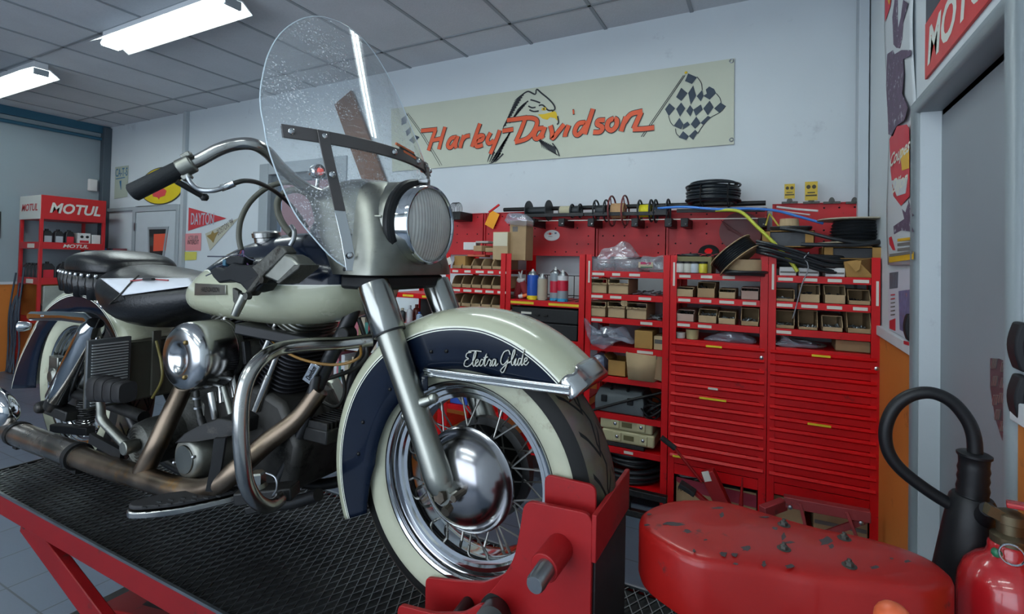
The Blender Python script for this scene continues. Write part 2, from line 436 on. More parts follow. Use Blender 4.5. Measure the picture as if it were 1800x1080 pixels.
# ---- door_1 (right wall): rounded steel casing, recessed leaf
def casing(y, y2, z, z2): pass
mb = MB()
prof = [(0, 0), (-.012, .004), (-.02, .016), (-.022, .032), (-.016, .048), (-.004, .054), (.06, .056), (.06, .075), (.09, .075), (.09, 0)]   # (out of wall x, towards the opening)
def run(pts, dirs):
    rings = []
    for p, d in zip(pts, dirs): rings.append([Vector((XR + a, p[1] + d[0] * b, p[2] + d[1] * b)) for a, b in prof])
    mb.loft(rings, True, True)
yo, yi, zt = 2.362, 1.45, 2.045
run([(0, yo, 0), (0, yo, zt), (0, yi, zt), (0, yi, 0)], [(-1, 0), (-1, -1), (1, -1), (1, 0)])
d1 = struct('door_1', mb, M_grey_frame, ang=50)
lf = obj('leaf', MB().lohi((XR + .06, yi + .07, .01), (XR + .10, yo - .07, zt - .05)), M_grey_door, d1, bevel=.003)
# chequer plate at the free edge of the leaf
xk = XR + .058
mb = MB(); mb.prism([PX(x, y, xk) for x, y in ((1742, 630), (1757, 631), (1768, 636), (1774, 648), (1779, 698), (1780, 783), (1773, 786), (1763, 774), (1751, 736), (1742, 683))], (-.002, 0, 0))
obj('kick_plate', mb, mat('plate_dark', '#6f5f66', .45, metal=.6, var=.2), d1)
mb = MB()
for x, y in ((1748, 640), (1765, 646), (1749, 671), (1761, 701), (1774, 682), (1750, 704), (1763, 750), (1775, 722), (1775, 760), (1764, 674), (1754, 730)):
    for k in range(4):
        o = (k - 1.5) * 2.4; mb.bar(PX(x - 2 + o, y + 8, xk - .003), PX(x + 1 + o, y - 9, xk - .003), .0035, .002, (1, 0, 0))
obj('raised_tread', mb, mat('plate_bright', '#b9c6c2', .3, metal=.9), d1)
# pull handles with black rubber faces: one by the poster, two on the near jamb
def pull(parent, y, z, ny):
    g = MB(); g.lohi((XR - .012, y, z), (XR, y + ny * .05, z + .085)); obj('handle_bracket', g, M_frame_l, parent, bevel=.004)
    g = MB(); c = [Vector((XR - .014 - .010 * math.sin(PI * i / 8), y + ny * .004, z - .006 + .1 * i / 8)) for i in range(9)]
    g.loft([[p + Vector((dx, dy, 0)) for dx, dy in ((-.004, -.004), (.012, -.006), (.014, .05 * ny), (-.002, .046 * ny))] for p in c], True, True)
    obj('handle_grip', g, mat('black_rubber', '#1b1c20', .55, var=.12, spec=.3), parent, bevel=.004)
pull(d1, 2.375, 1.155, 1)
pull(d1, 1.405, 1.215, 1); pull(d1, 1.405, 1.105, 1)
# ---- door_2 (far left on the back wall)
mb = MB(); x0, x1, zt = -7.34, -6.31, 2.03
for a, b in (((x0, 0), (x0 + .075, zt)), ((x1 - .06, 0), (x1, zt)), ((x0 + .075, zt - .07), (x1 - .06, zt))): mb.lohi((a[0], YB - .035, a[1]), (b[0], YB, b[1]))
d2 = struct('door_2', mb, M_frame_l, bevel=.005)
obj('leaf', MB().lohi((x0 + .085, YB - .028, .02), (x1 - .065, YB - .002, zt - .075)), mat('door_pale', '#b7c0c5', .5, var=.04), d2)
# tapered glazing: narrower at the foot
def quad(x0a, x1a, x0b, x1b, zb, zt): return [(x0b, 0, zb), (x1b, 0, zb), (x1a, 0, zt), (x0a, 0, zt)]
outer = quad(-6.97, -6.52, -6.90, -6.66, 1.05, 1.765); inner = quad(-6.94, -6.565, -6.875, -6.69, 1.08, 1.735)
mb = MB()
o_ = [Vector(p) + Vector((0, YB - .036, 0)) for p in outer]; i_ = [Vector(p) + Vector((0, YB - .036, 0)) for p in inner]
mb.loft([o_, i_, [p + Vector((0, .01, 0)) for p in i_]], True, False); mb.loft([o_, [p + Vector((0, .01, 0)) for p in o_]], True, False)
obj('glazing_frame', mb, mat('bead_grey', '#8b9296', .5), d2, ang=0)
obj('pane', MB().prism([p + Vector((0, .004, 0)) for p in i_], (0, .003, 0)), mat('dark_pane', '#31302f', .12), d2)
for z in (1.2, 1.72): obj('hinge', MB().lohi((x0 + .07, YB - .045, z), (x0 + .095, YB - .02, z + .1)), M_steel, d2)
# door closer rail and wooden shelf ledge left of the door
struct('trim_13', MB().lohi((XL + .1, YB - .03, 1.985), (x0, YB, 2.03)), M_frame_l, bevel=.003)
# ---- fluorescent battens hanging from the ceiling
m_tube = mat('fluorescent_tube', '#ffffff', .5, emit='#eefaf8', estr=LAMP_E)
M_lampw = mat('lamp_white', '#d7dbde', .45)
def lamp(x0, x1, y, label):
    t = thing('ceiling_lamp', label, 'lamp', ((x0 + x1) / 2, y, ZC - .12), 'fluorescent lamps in rows on the ceiling')
    mb = MB(); z = ZC - .115
    # reflector: inverted trough
    pr = [(-.135, 0), (-.13, .004), (-.055, .055), (.055, .055), (.13, .004), (.135, 0), (.062, .064), (-.062, .064)]
    mb.loft([[Vector((x, y + a, z + b)) for a, b in pr] for x in (x0, x1)], True, True)
    obj('reflector', mb, M_lampw, t, ang=20)
    obj('housing', MB().lohi((x0 + .01, y - .05, z + .064), (x1 - .01, y + .05, ZC)), M_lampw, t, bevel=.004)
    for e in (x0 + .012, x1 - .012): obj('end_cap', MB().lohi((e - .012, y - .055, z - .004), (e + .012, y + .055, z + .05)), M_frame_l, t, bevel=.003)
    for s in (-.045, .045):
        obj('tube', MB().tube([(x0 + .02, y + s, z + .018), (x1 - .02, y + s, z + .018)], .019, 10), m_tube, t)
    return t
lamp(-4.64, -3.10, 2.02, 'long fluorescent lamp on the ceiling above the windshield, nearer of the two in view')
lamp(-7.45, -5.90, 2.06, 'fluorescent lamp at the left edge of the ceiling, farther of the two in view')
lamp(-1.75, -.21, 2.02, 'fluorescent lamp out of view above the red racks')
for x0, w in ((-1.75, 'right'), (-4.64, 'left')):  # both rows behind the camera are unseen, added for the light they give
    lamp(x0, x0 + 1.54, -.75, 'unseen fluorescent lamp added for light behind the camera, %s one of the nearer row' % w)
    lamp(x0, x0 + 1.54, -2.0, 'unseen fluorescent lamp added for light behind the camera, %s one of the farther row' % w)
# ================================================================ MOTORCYCLE
M_chrome = mat('chrome', '#c2c5c7', .07, metal=1, rvar=.10, vscale=5)
M_chrome_w = mat('worn_chrome', '#a9a8a4', .17, metal=1, var=.16, rvar=.22, vscale=14, dirt='#6b5c4c', dscale=18, damt=.22)
M_alu = mat('brushed_aluminium', '#96978f', .28, metal=1, var=.14, rvar=.16, vscale=9)
M_alu_w = mat('dull_aluminium', '#868780', .36, metal=1, var=.2, rvar=.2, vscale=16, dirt='#6f6e69', dscale=22, damt=.3)
M_cast = mat('cast_alloy', '#565652', .5, metal=.85, var=.25, vscale=22, bump=.15, bscale=120, dirt='#33302c', dscale=14, damt=.5)
M_pipe = mat('burnt_exhaust', '#77695b', .30, metal=1, var=.25, rvar=.22, vscale=11, dirt='#8a6a44', dscale=7, damt=.35)
M_navy = mat('navy_paint', '#0a1424', .2, var=.12, coat=.15, spec=.25, rvar=.06, vscale=10)
M_cream = mat('cream_paint', '#b2b49c', .24, var=.05, coat=.6, rvar=.08, vscale=8)
M_black = mat('black_paint', '#111214', .38, spec=.3, var=.2, rvar=.2)
M_blk2 = mat('oily_black_metal', '#1d1d1d', .42, metal=.4, var=.3, vscale=20, dirt='#3b3732', dscale=14, damt=.3)
M_rub = mat('rubber', '#17181a', .75, spec=.25, var=.15)
M_leather = mat('black_leather', '#0d0e10', .3, spec=.4, var=.15, bump=.10, bscale=140, rvar=.12)
M_ww = mat('whitewall_rubber', '#aaab96', .6, var=.10, vscale=12, dirt='#8f8c79', dscale=9, damt=.35, bump=.05)
M_fin = mat('dark_fins', '#26262a', .55, metal=.4, var=.2)
AX, AY, AZ = -.595, 1.0, H - .48          # front axle
RX = -2.215                                # rear axle
bike = thing('motorcycle', 'vintage navy and cream touring motorcycle with clear windshield standing on the red lift', 'motorcycle', (-1.4, 1.0, AZ - .32))
def part(name, mb, m, parent=None, **k): return obj(name, mb, m, parent or bike, **k)
def mir(p): return Vector((p[0], 2 * AY - p[1], p[2]))

def tread_mat():
    m = bpy.data.materials.new('tyre_tread'); m.use_nodes = True; nt = m.node_tree; N = nt.nodes; L = nt.links; b = N['Principled BSDF']
    uv = N.new('ShaderNodeUVMap'); uv.uv_map = 'UVMap'; sp = N.new('ShaderNodeSeparateXYZ'); L.new(uv.outputs[0], sp.inputs[0])
    def M(op, a, c=None):
        q = N.new('ShaderNodeMath'); q.operation = op
        for i, v in enumerate((a, c)):
            if v is None: continue
            if isinstance(v, (int, float)): q.inputs[i].default_value = v
            else: L.new(v, q.inputs[i])
        return q.outputs[0]
    av = M('ABSOLUTE', sp.outputs[1])
    kink = M('PINGPONG', M('MULTIPLY', av, 1.0), .5)
    sgn = M('MULTIPLY', M('SIGN', sp.outputs[1]), .5)
    ph = M('ADD', M('MULTIPLY', sp.outputs[0], 23), M('ADD', M('MULTIPLY', kink, 1.5), sgn))
    fr = M('ABSOLUTE', M('SUBTRACT', M('FRACT', ph), .5))
    g1 = M('MULTIPLY', M('LESS_THAN', fr, .065), M('MULTIPLY', M('GREATER_THAN', av, .10), M('LESS_THAN', av, .92)))
    zz = M('ADD', M('MULTIPLY', M('PINGPONG', M('MULTIPLY', sp.outputs[0], 23), .5), .35), .30)
    g2 = M('LESS_THAN', M('ABSOLUTE', M('SUBTRACT', av, zz)), .035)
    g = M('MAXIMUM', g1, M('MULTIPLY', g2, 1))
    mx = N.new('ShaderNodeMix'); mx.data_type = 'RGBA'; L.new(g, mx.inputs[0]); mx.inputs[6].default_value = rgb('#574c42'); mx.inputs[7].default_value = rgb('#0d0d0d')
    tcn = N.new('ShaderNodeTexCoord'); nz = N.new('ShaderNodeTexNoise'); nz.inputs['Scale'].default_value = 25; nz.inputs['Detail'].default_value = 6; L.new(tcn.outputs['Object'], nz.inputs[0])
    m2 = N.new('ShaderNodeMix'); m2.data_type = 'RGBA'; m2.blend_type = 'MULTIPLY'; m2.inputs[0].default_value = .7; L.new(mx.outputs[2], m2.inputs[6]); L.new(nz.outputs['Color'], m2.inputs[7])
    ga = N.new('ShaderNodeMix'); ga.data_type = 'RGBA'; L.new(M('LESS_THAN', av, 1.02), ga.inputs[0]); ga.inputs[6].default_value = rgb('#141414'); L.new(m2.outputs[2], ga.inputs[7])
    L.new(ga.outputs[2], b.inputs['Base Color']); b.inputs['Roughness'].default_value = .62; b.inputs['Specular IOR Level'].default_value = .25
    bp = N.new('ShaderNodeBump'); bp.inputs['Strength'].default_value = .8; bp.inputs['Distance'].default_value = .004; L.new(M('MULTIPLY', g, -1), bp.inputs['Height']); L.new(bp.outputs[0], b.inputs['Normal'])
    return m
M_tread = tread_mat()

def lathe_uv(prof, vs, o, n):
    """surface of revolution about y with uv = (turn, vs)"""
    mb = MB(); mb.uv = []
    for j in range(n + 1):
        a = 2 * PI * j / n
        for (r, h), v in zip(prof, vs):
            mb.v.append(Vector((o[0] + r * math.cos(a), o[1] + h, o[2] + r * math.sin(a)))); mb.uv.append((j / n, v))
    k = len(prof)
    for j in range(n):
        for i in range(k - 1):
            a = j * k + i; mb.f.append([a, a + 1, a + k + 1, a + k]); mb.m.append(0)
    return mb

def wheel(name, cx, cy=1.0):
    c = Vector((cx, cy, AZ))
    # the rim is the wheel's own mesh: stepped chrome channel
    half = [(.150, .028), (.1755, .026), (.177, .030), (.186, .031), (.190, .036), (.1985, .037), (.202, .044), (.2085, .046), (.211, .050), (.217, .051), (.2185, .056), (.215, .060), (.209, .058)]
    prof = [(r, -h) for r, h in half[1:]][::-1] + [(.1745, -.012), (.176, 0), (.1745, .012)] + [(r, h) for r, h in half[1:]]
    prof += [(.205, .052), (.200, 0), (.205, -.052)]
    mb = MB(); mb.loft([[c + Vector((r * math.cos(2 * PI * j / 72), h, r * math.sin(2 * PI * j / 72))) for r, h in prof] for j in range(72)] + [[c + Vector((r, h, 0)) for r, h in prof]], True, False)
    w = part(name, mb, M_chrome, ang=30)
    hp = [(.208, .050), (.222, .062), (.240, .0675), (.262, .0665), (.280, .062), (.296, .055), (.308, .044), (.316, .028), (.320, .010), (.320, 0)]
    vs = [1.6, 1.5, 1.4, 1.3, 1.1, 1.0, .8, .5, .2, 0]
    prof = [(r, -h) for r, h in hp] + [(r, h) for r, h in hp[-2::-1]]
    vv = [-v for v in vs] + vs[-2::-1]
    part('tyre', lathe_uv(prof, vv, c, 96), M_tread, w)
    mb = MB()
    for s in (-1, 1):
        pr = [(.219, .0595), (.222, .0632), (.231, .0664), (.240, .0690), (.252, .0692), (.262, .0680), (.264, .0665), (.262, .064)]
        mb.lathe([(r, s * h) for r, h in pr], c, (0, 1, 0), 96, caps=False)
    ww = part('whitewall', mb, M_ww, w)
    # hub, flanges
    mb = MB(); mb.lathe([(.018, -.085), (.030, -.085), (.032, -.058), (.052, -.056), (.054, -.050), (.034, -.046), (.030, 0), (.034, .046), (.054, .050), (.052, .056), (.032, .058), (.030, .085), (.018, .085)], c, (0, 1, 0), 32)
    part('hub', mb, M_alu_w, w)
    sp = None
    for i in range(40):
        s = 1 if i % 2 else -1; k = i // 2
        a = 2 * PI * (k + .25 * s) / 20; off = .50 if k % 2 else -.50
        h0 = c + Vector((.050 * math.cos(a + off * 1.5), s * .053, .050 * math.sin(a + off * 1.5)))
        r0 = c + Vector((.178 * math.cos(a + off * .02), s * .010, .178 * math.sin(a + off * .02)))
        m_ = MB(); m_.tube([h0, r0], .0021, 6); d = (r0 - h0).normalized(); m_.tube([r0 - d * .022, r0 + d * .004], .0034, 6)
        part('spoke', m_, mat('spoke_steel', '#8d8c88', .35, metal=1, var=.2), w)
    return w, c
fw, fc = wheel('front_wheel', AX)
# polished dome over the front drum on the right side, plain plate on the left
mb = MB(); mb.lathe([(.112, -.034), (.116, -.038), (.115, -.043), (.109, -.046), (.104, -.056), (.094, -.072), (.078, -.087), (.056, -.098), (.034, -.103), (.0, -.105)], fc, (0, 1, 0), 64, caps=False)
part('hub_cover', mb, mat('polished_dome', '#98979a', .15, metal=1, var=.12, rvar=.16, vscale=10), fw)
mb = MB(); mb.lathe([(.0, .074), (.09, .07), (.115, .06), (.116, .035), (.1, .03)], fc, (0, 1, 0), 48, caps=False); part('brake_plate', mb, M_blk2, fw)
rw, rc = wheel('rear_wheel', RX - .035, .975)
mb = MB(); mb.lathe([(.045, -.062), (.125, -.062), (.125, -.068), (.045, -.068)], rc, (0, 1, 0), 48, caps=False); part('brake_disc', mb, M_steel, rw)
mb = MB(); mb.lathe([(.045, .062), (.12, .062), (.12, .072), (.045, .072)], rc, (0, 1, 0), 48, caps=False); part('sprocket', mb, M_cast, rw)

# ---------------- front fork
LEGY = .88
rake = (P(655, 500, LEGY) - P(775, 858, LEGY)).normalized()
def leg(mirror):
    f = mir if mirror else (lambda p: Vector(p))
    A = Vector((-.618, LEGY, H - .452)); d = rake
    def at(t): return f(A + d * t)
    mb = MB()
    pts = [(-.030, .024), (-.012, .030), (.01, .031), (.06, .0285), (.14, .0285), (.23, .029), (.325, .0305)]
    mb.tube([at(t) for t, r in pts], [r for t, r in pts], 24)
    # axle boss: slab stepping forward from the leg foot, with the nut and its pinch bolt
    ax = f(Vector((AX - .004, LEGY + .008, AZ)))
    mb.tube([at(.02), at(-.012) + Vector((.010, 0, -.006)), ax + Vector((.002, 0, .012))], [.026, .024, .021], 16)
    mb.lathe([(.021, -.022), (.024, -.018), (.024, .022), (.021, .026)], ax, (0, 1, 0), 20)
    mb.bar(ax + Vector((.016, -.012, .004)), ax + Vector((.034, -.012, -.002)), .022, .012)
    s = part('fork_slider', mb, M_alu)
    mb = MB(); mb.lathe([(.008, -.032), (.014, -.032), (.016, -.028), (.016, -.012)] if not mirror else [(.008, .032), (.014, .032), (.016, .028), (.016, .012)], ax, (0, 1, 0), 6); mb.cyl(ax + Vector((.034, -.03, .004)), ax + Vector((.034, .012, .004)), .007, 8)
    mb.cyl(ax + Vector((.014, -.028, -.028)), ax + Vector((.014, -.012, -.024)), .010, 8)
    part('axle_nut', mb, mat('rusty_steel', '#6a6258', .45, metal=1, var=.3, vscale=40), s)
    # mudguard stay lug, drain screws
    m1 = at(.165) + Vector((.026, 0, .0)); mb = MB(); mb.tube([at(.165), m1, m1 + Vector((.022, .006, .010))], [.013, .014, .010], 12); mb.ball(m1 + Vector((.024, .006, .012)), .012)
    part('fender_lug', mb, M_alu, s)
    mb = MB(); mb.ball(at(.135) + Vector((-.030, -.004, -.006)), .009)
    part('drain_screw', mb, M_alu, s)
    mb = MB(); pts = [(.322, .0355), (.326, .0375), (.38, .0375), (.425, .0375), (.44, .036)]
    mb.tube([at(t) for t, r in pts], [r for t, r in pts], 28)
    part('fork_cover', mb, mat('polished_cover', '#92938f', .17, metal=1, var=.12, rvar=.14, vscale=6))
    mb = MB(); mb.tube([at(.321), at(.3255)], .0368, 28); part('seal_ring', mb, M_black, s)
leg(False); leg(True)

# ---------------- front fender: crown cream, sides navy, white pinstripe, skirts
def fender(name, cx, cz, prof_fn, a0, a1, n, Rc, cols):
    """prof_fn(angle) -> list of (radius, half width, material index) from skirt edge over the crown"""
    rings = []; mids = None
    for i in range(n + 1):
        a = math.radians(a0 + (a1 - a0) * i / n)
        pr = prof_fn(math.degrees(a))
        rg = [Vector((cx + r * math.cos(a), AY - h, cz + r * math.sin(a))) for r, h, _ in pr]
        rg += [Vector((cx + r * math.cos(a), AY + h, cz + r * math.sin(a))) for r, h, _ in pr[::-1]]
        rings.append(rg)
        mids = [q for _, _, q in pr]; mids = mids[:-1] + [0] + mids[:-1][::-1]
    mb = MB(); mb.loft(rings, False, False, lambda i, j: mids[j] if j < len(mids) else 0)
    return part(name, mb, cols, solid=.0025, ang=50)
M_pin = mat('pinstripe_white', '#d9dacb', .3); M_pin_d = mat('pinstripe_dark', '#15202e', .3)
def lerp_tab(t, x):
    if x <= t[0][0]: return t[0][1]
    for (x0, y0), (x1, y1) in zip(t, t[1:]):
        if x <= x1: return y0 + (y1 - y0) * (x - x0) / (x1 - x0)
    return t[-1][1]
r_in = [(38, .338), (43, .345), (50, .312), (58, .285), (66, .263), (80, .253), (96, .249), (110, .247), (122, .234), (135, .224), (160, .224), (180, .228), (196, .255), (205, .275), (208, .278)]
r_nv = [(38, .347), (46, .346), (50, .3455), (64, .346), (80, .346), (95, .341), (117, .336), (135, .336), (160, .335), (208, .335)]
def pf(a):
    ri = lerp_tab(r_in, a); rn = max(lerp_tab(r_nv, a), ri + .004)
    return [(ri, .084, 1), (ri + .3 * (rn - .006 - ri), .088, 1), (rn - .008, .0895, 2), (rn - .006, .0896, 1), (rn - .0035, .0892, 2), (rn, .0885, 0), (max(rn + .003, .350), .084, 0), (.358, .077, 0), (.366, .064, 0), (.372, .046, 0), (.3755, .024, 0), (.3765, .0, 0)]
ff = fender('front_fender', AX, AZ, pf, 41, 205, 90, .376, [M_cream, M_navy, M_pin])
# chrome tip with a scalloped edge
mb = MB(); rings = []
for i in range(7):
    rg = []
    for j in range(25):
        s = -1 + 2 * j / 24; th = abs(s)
        h = .090 * math.sin(s * PI / 2 * .98); r = .338 + .041 * (1 - th ** 3.2)
        edge = 48.2 - 1.5 * math.exp(-((th - .62) / .12) ** 2) - .9 * th ** 3
        a = math.radians(40.6 + (edge - 40.6) * i / 6)
        rr = r + (.002 if i else -.004)
        rg.append(Vector((AX + rr * math.cos(a), AY + h, AZ + rr * math.sin(a))))
    rings.append(rg)
mb.loft(rings, False, False); part('fender_tip', mb, mat('tip_chrome', '#b3b4b4', .13, metal=1, var=.15, rvar=.16, vscale=14, dirt='#7a746c', dscale=16, damt=.3), ff, solid=.003, ang=180)
# straight chrome side spear
def spear(s):
    a = Vector((AX + .250 * math.cos(math.radians(110)), AY + s * .0905, AZ + .251 * math.sin(math.radians(110)))); b = Vector((AX + .352 * math.cos(math.radians(43.2)), AY + s * .0905, AZ + .352 * math.sin(math.radians(43.2))))
    d = (b - a); up = Vector((-d.z, 0, d.x)).normalized()
    mb = MB()
    for o, w, y in ((.0, .019, .005), (.0045, .0055, .009), (-.006, .004, .008)):
        mb.bar(a + up * o + Vector((0, s * y * .5, 0)), b + up * o + Vector((0, s * y * .5, 0)), y, w, up)
    part('side_spear', mb, M_chrome, ff, bevel=.0015)
spear(-1); spear(1)
for s in (-1, 1):
    for a, r in ((104, .29), (96, .288), (135, .26), (160, .28), (176, .275)):
        mb = MB(); mb.ball((AX + r * math.cos(math.radians(a)), AY + s * .090, AZ + r * math.sin(math.radians(a))), .005, 8)
        part('fender_bolt', mb, M_black, ff)
for s in (-1, 1):   # bracket from skirt to the fork lug
    mb = MB(); mb.loft([[Vector((AX + r * math.cos(math.radians(a)), AY + s * y, AZ + r * math.sin(math.radians(a)))) for a in (108, 116, 124)] for r, y in ((.262, .086), (.235, .098), (.212, .106))], False, False)
    part('fender_bracket', mb, M_navy, ff, solid=.004)
# script emblem on the skirt, hand-lettered strokes
def script(parent, s=-1):
    ab = {'E': [[(.55, .95), (.2, .9), (.15, .65), (.38, .53), (.12, .42), (.05, .1), (.35, 0), (.7, .2)], [(.3, 1.02), (.8, 1.05), (1.35, .98)]],
          'l': [[(0, .15), (.25, .6), (.3, .95), (.2, .95), (.1, .4), (.2, 0), (.4, .2)]],
          'e': [[(0, .15), (.22, .3), (.2, .45), (.06, .4), (.05, .1), (.2, 0), (.38, .2)]],
          'c': [[(.3, .4), (.15, .45), (.04, .2), (.12, 0), (.34, .2)]],
          't': [[(0, .2), (.2, .8), (.1, .2), (.18, 0), (.36, .2)], [(0, .55), (.34, .6)]],
          'r': [[(0, .2), (.14, .46), (.2, .36), (.3, .36), (.22, .05), (.3, 0), (.42, .2)]],
          'a': [[(.3, .4), (.1, .42), (.03, .1), (.15, 0), (.3, .4), (.28, .05), (.36, 0), (.5, .15)]],
          'G': [[(.75, .7), (.6, .98), (.25, .85), (.08, .3), (.3, .05), (.6, .35), (.66, .55), (.55, .0), (.35, -.45), (.15, -.3), (.5, .05), (.8, .25)]],
          'i': [[(0, .15), (.14, .46), (.1, .06), (.18, 0), (.32, .2)], [(.17, .66), (.19, .68)]],
          'd': [[(.3, .4), (.1, .42), (.03, .1), (.15, 0), (.32, .45), (.4, .98), (.3, .1), (.38, 0), (.5, .15)]]}
    adv = {'E': .62, 'l': .3, 'e': .34, 'c': .3, 't': .32, 'r': .36, 'a': .46, 'G': .78, 'i': .26, 'd': .46, ' ': .12}
    tot = sum(adv[c] for c in 'Electra Glide'); a = P(815, 643, .908); b = P(924, 640, .908); L_ = (b - a).length
    a.y = b.y = AY + s * .0925
    dx = (b - a).normalized(); up = Vector((-dx.z, 0, dx.x)); k = L_ / tot * 1.04
    mb = MB(); x = 0
    for ch in 'Electra Glide':
        for st in ab.get(ch, []):
            pts = [a + dx * ((x + u + .22 * v) * k) + up * (v * k * 1.0 - .002) for u, v in st]
            mb.tube(pts, .0017, 6, smooth=3)
        x += adv[ch]
    part('script_emblem', mb, M_alu, parent)
script(ff)

# ---------------- headlight nacelle
def ring_x(x, cy, cz, ry, rz, n=32, e=2.0, top=None, bot=None):
    out = []
    for j in range(n):
        a = 2 * PI * j / n; c, s = math.cos(a), math.sin(a)
        out.append(Vector((x, cy + ry * math.copysign(abs(c) ** (2 / e), c), cz + rz * math.copysign(abs(s) ** (2 / e), s))))
    return out
LZ = H + .089                     # lamp axis height
mb = MB()
slices = [(-.034, -.925, -.768, .160, 5), (-.02, -.935, -.766, .158, 5), (.03, -.98, -.772, .146, 4.5), (.08, -1.02, -.785, .138, 4), (.13, -1.05, -.80, .130, 3.6), (.165, -1.05, -.815, .122, 3.2), (.186, -1.02, -.835, .108, 2.8), (.198, -.975, -.86, .08, 2.4), (.201, -.95, -.89, .04, 2)]
rings = []
for z, xb, xf, hw, e in slices:
    cxx, rx = (xb + xf) / 2, (xf - xb) / 2
    rg = []
    for j in range(40):
        a = 2 * PI * j / 40; c, s = math.cos(a), math.sin(a)
        rg.append(Vector((cxx + rx * math.copysign(abs(c) ** (2 / e), c), AY + hw * math.copysign(abs(s) ** (2 / e), s), H + z)))
    rings.append(rg)
mb.loft(rings, True, True)
# lamp barrel growing out of the shroud
mb.loft([ring_x(x, AY, z, r, r2, 40) for x, z, r, r2 in ((-.93, LZ + .004, .104, .106), (-.86, LZ + .003, .1055, .107), (-.82, LZ, .108, .109), (-.795, LZ, .110, .110), (-.79, LZ, .106, .106))], True, True)
nac = part('headlight_nacelle', mb, M_alu_w, ang=45)
mb = MB(); mb.lathe([(.098, -.004), (.111, -.004), (.113, 0), (.113, .010), (.109, .014), (.096, .014)], (-.792, AY, LZ), (1, 0, 0), 56); part('lamp_gasket', mb, M_black, nac)
mb = MB(); mb.lathe([(.090, .008), (.099, .010), (.0995, .020), (.0975, .044), (.0965, .052), (.094, .055), (.090, .054), (.088, .050)], (-.792, AY, LZ), (1, 0, 0), 64, caps=False); part('lamp_ring', mb, M_chrome, nac)
mb = MB(); mb.box((-.765, AY, LZ + .108), (.03, .012, .010)); part('ring_clip', mb, M_steel, nac, bevel=.002)
# sealed-beam reflector and fluted glass
mb = MB(); mb.lathe([(.004, -.045), (.03, -.040), (.06, -.022), (.080, .006), (.090, .040)], (-.792, AY, LZ), (1, 0, 0), 48, caps=False); part('lamp_reflector', mb, mat('reflector', '#c9c9c4', .16, metal=1, var=.1), nac)
def lens_mat():
    m = bpy.data.materials.new('fluted_lens'); m.use_nodes = True; nt = m.node_tree; N = nt.nodes; L = nt.links; N.clear()
    o = N.new('ShaderNodeOutputMaterial'); tr = N.new('ShaderNodeBsdfTransparent'); tl = N.new('ShaderNodeBsdfDiffuse'); gl = N.new('ShaderNodeBsdfGlossy'); m1 = N.new('ShaderNodeMixShader'); m2 = N.new('ShaderNodeMixShader')
    tr.inputs[0].default_value = (.88, .9, .88, 1); tl.inputs[0].default_value = (.70, .70, .66, 1); gl.inputs['Roughness'].default_value = .08
    tc = N.new('ShaderNodeTexCoord'); wv = N.new('ShaderNodeTexWave'); wv.bands_direction = 'Y'; wv.inputs['Scale'].default_value = 34; wv.inputs['Distortion'].default_value = 0; L.new(tc.outputs['Object'], wv.inputs[0])
    nz = N.new('ShaderNodeTexNoise'); nz.inputs['Scale'].default_value = 20; L.new(tc.outputs['Object'], nz.inputs[0])
    mr = N.new('ShaderNodeMapRange'); mr.inputs[3].default_value = .42; mr.inputs[4].default_value = .85; L.new(nz.outputs[0], mr.inputs[0])
    ad = N.new('ShaderNodeMath'); ad.operation = 'MULTIPLY'; L.new(mr.outputs[0], ad.inputs[0]); w2 = N.new('ShaderNodeMapRange'); w2.inputs[3].default_value = .88; w2.inputs[4].default_value = 1.06; L.new(wv.outputs['Fac'], w2.inputs[0]); L.new(w2.outputs[0], ad.inputs[1])
    L.new(ad.outputs[0], m1.inputs[0]); L.new(tr.outputs[0], m1.inputs[1]); L.new(tl.outputs[0], m1.inputs[2])
    bp = N.new('ShaderNodeBump'); bp.inputs['Strength'].default_value = .25; bp.inputs['Distance'].default_value = .003; L.new(wv.outputs['Fac'], bp.inputs['Height']); L.new(bp.outputs[0], gl.inputs['Normal']); L.new(bp.outputs[0], tl.inputs['Normal'])
    m2.inputs[0].default_value = .14; L.new(m1.outputs[0], m2.inputs[1]); L.new(gl.outputs[0], m2.inputs[2]); L.new(m2.outputs[0], o.inputs[0]); return m
mb = MB(); mb.lathe([(.091, .046), (.080, .052), (.062, .0585), (.04, .063), (.02, .065), (.0005, .0655)], (-.792, AY, LZ), (1, 0, 0), 56, caps=False); part('lamp_lens', mb, lens_mat(), nac, ang=80)
# seam line and trim strap along the barrel, side screws
mb = MB(); mb.tube([(-.80, AY - .110, LZ + .012), (-.86, AY - .122, LZ + .014), (-.93, AY - .1335, LZ + .012)], .003, 8)
part('trim_strip', mb, M_alu, nac)
for s in (-1, 1):
    mb = MB(); mb.bar((-.862, AY + s * .150, H - .030), (-.868, AY + s * .1425, H + .06), .016, .004, (0, 1, 0)); mb.ball((-.862, AY + s * .155, H - .022), .007, 8)
    part('side_strap', mb, M_blk2, nac, bevel=.002)
# black underside between the legs (lower triple tree)
mb = MB(); mb.box((-.85, AY, H - .052), (.13, .24, .035)); part('triple_tree', mb, M_black, bevel=.008)

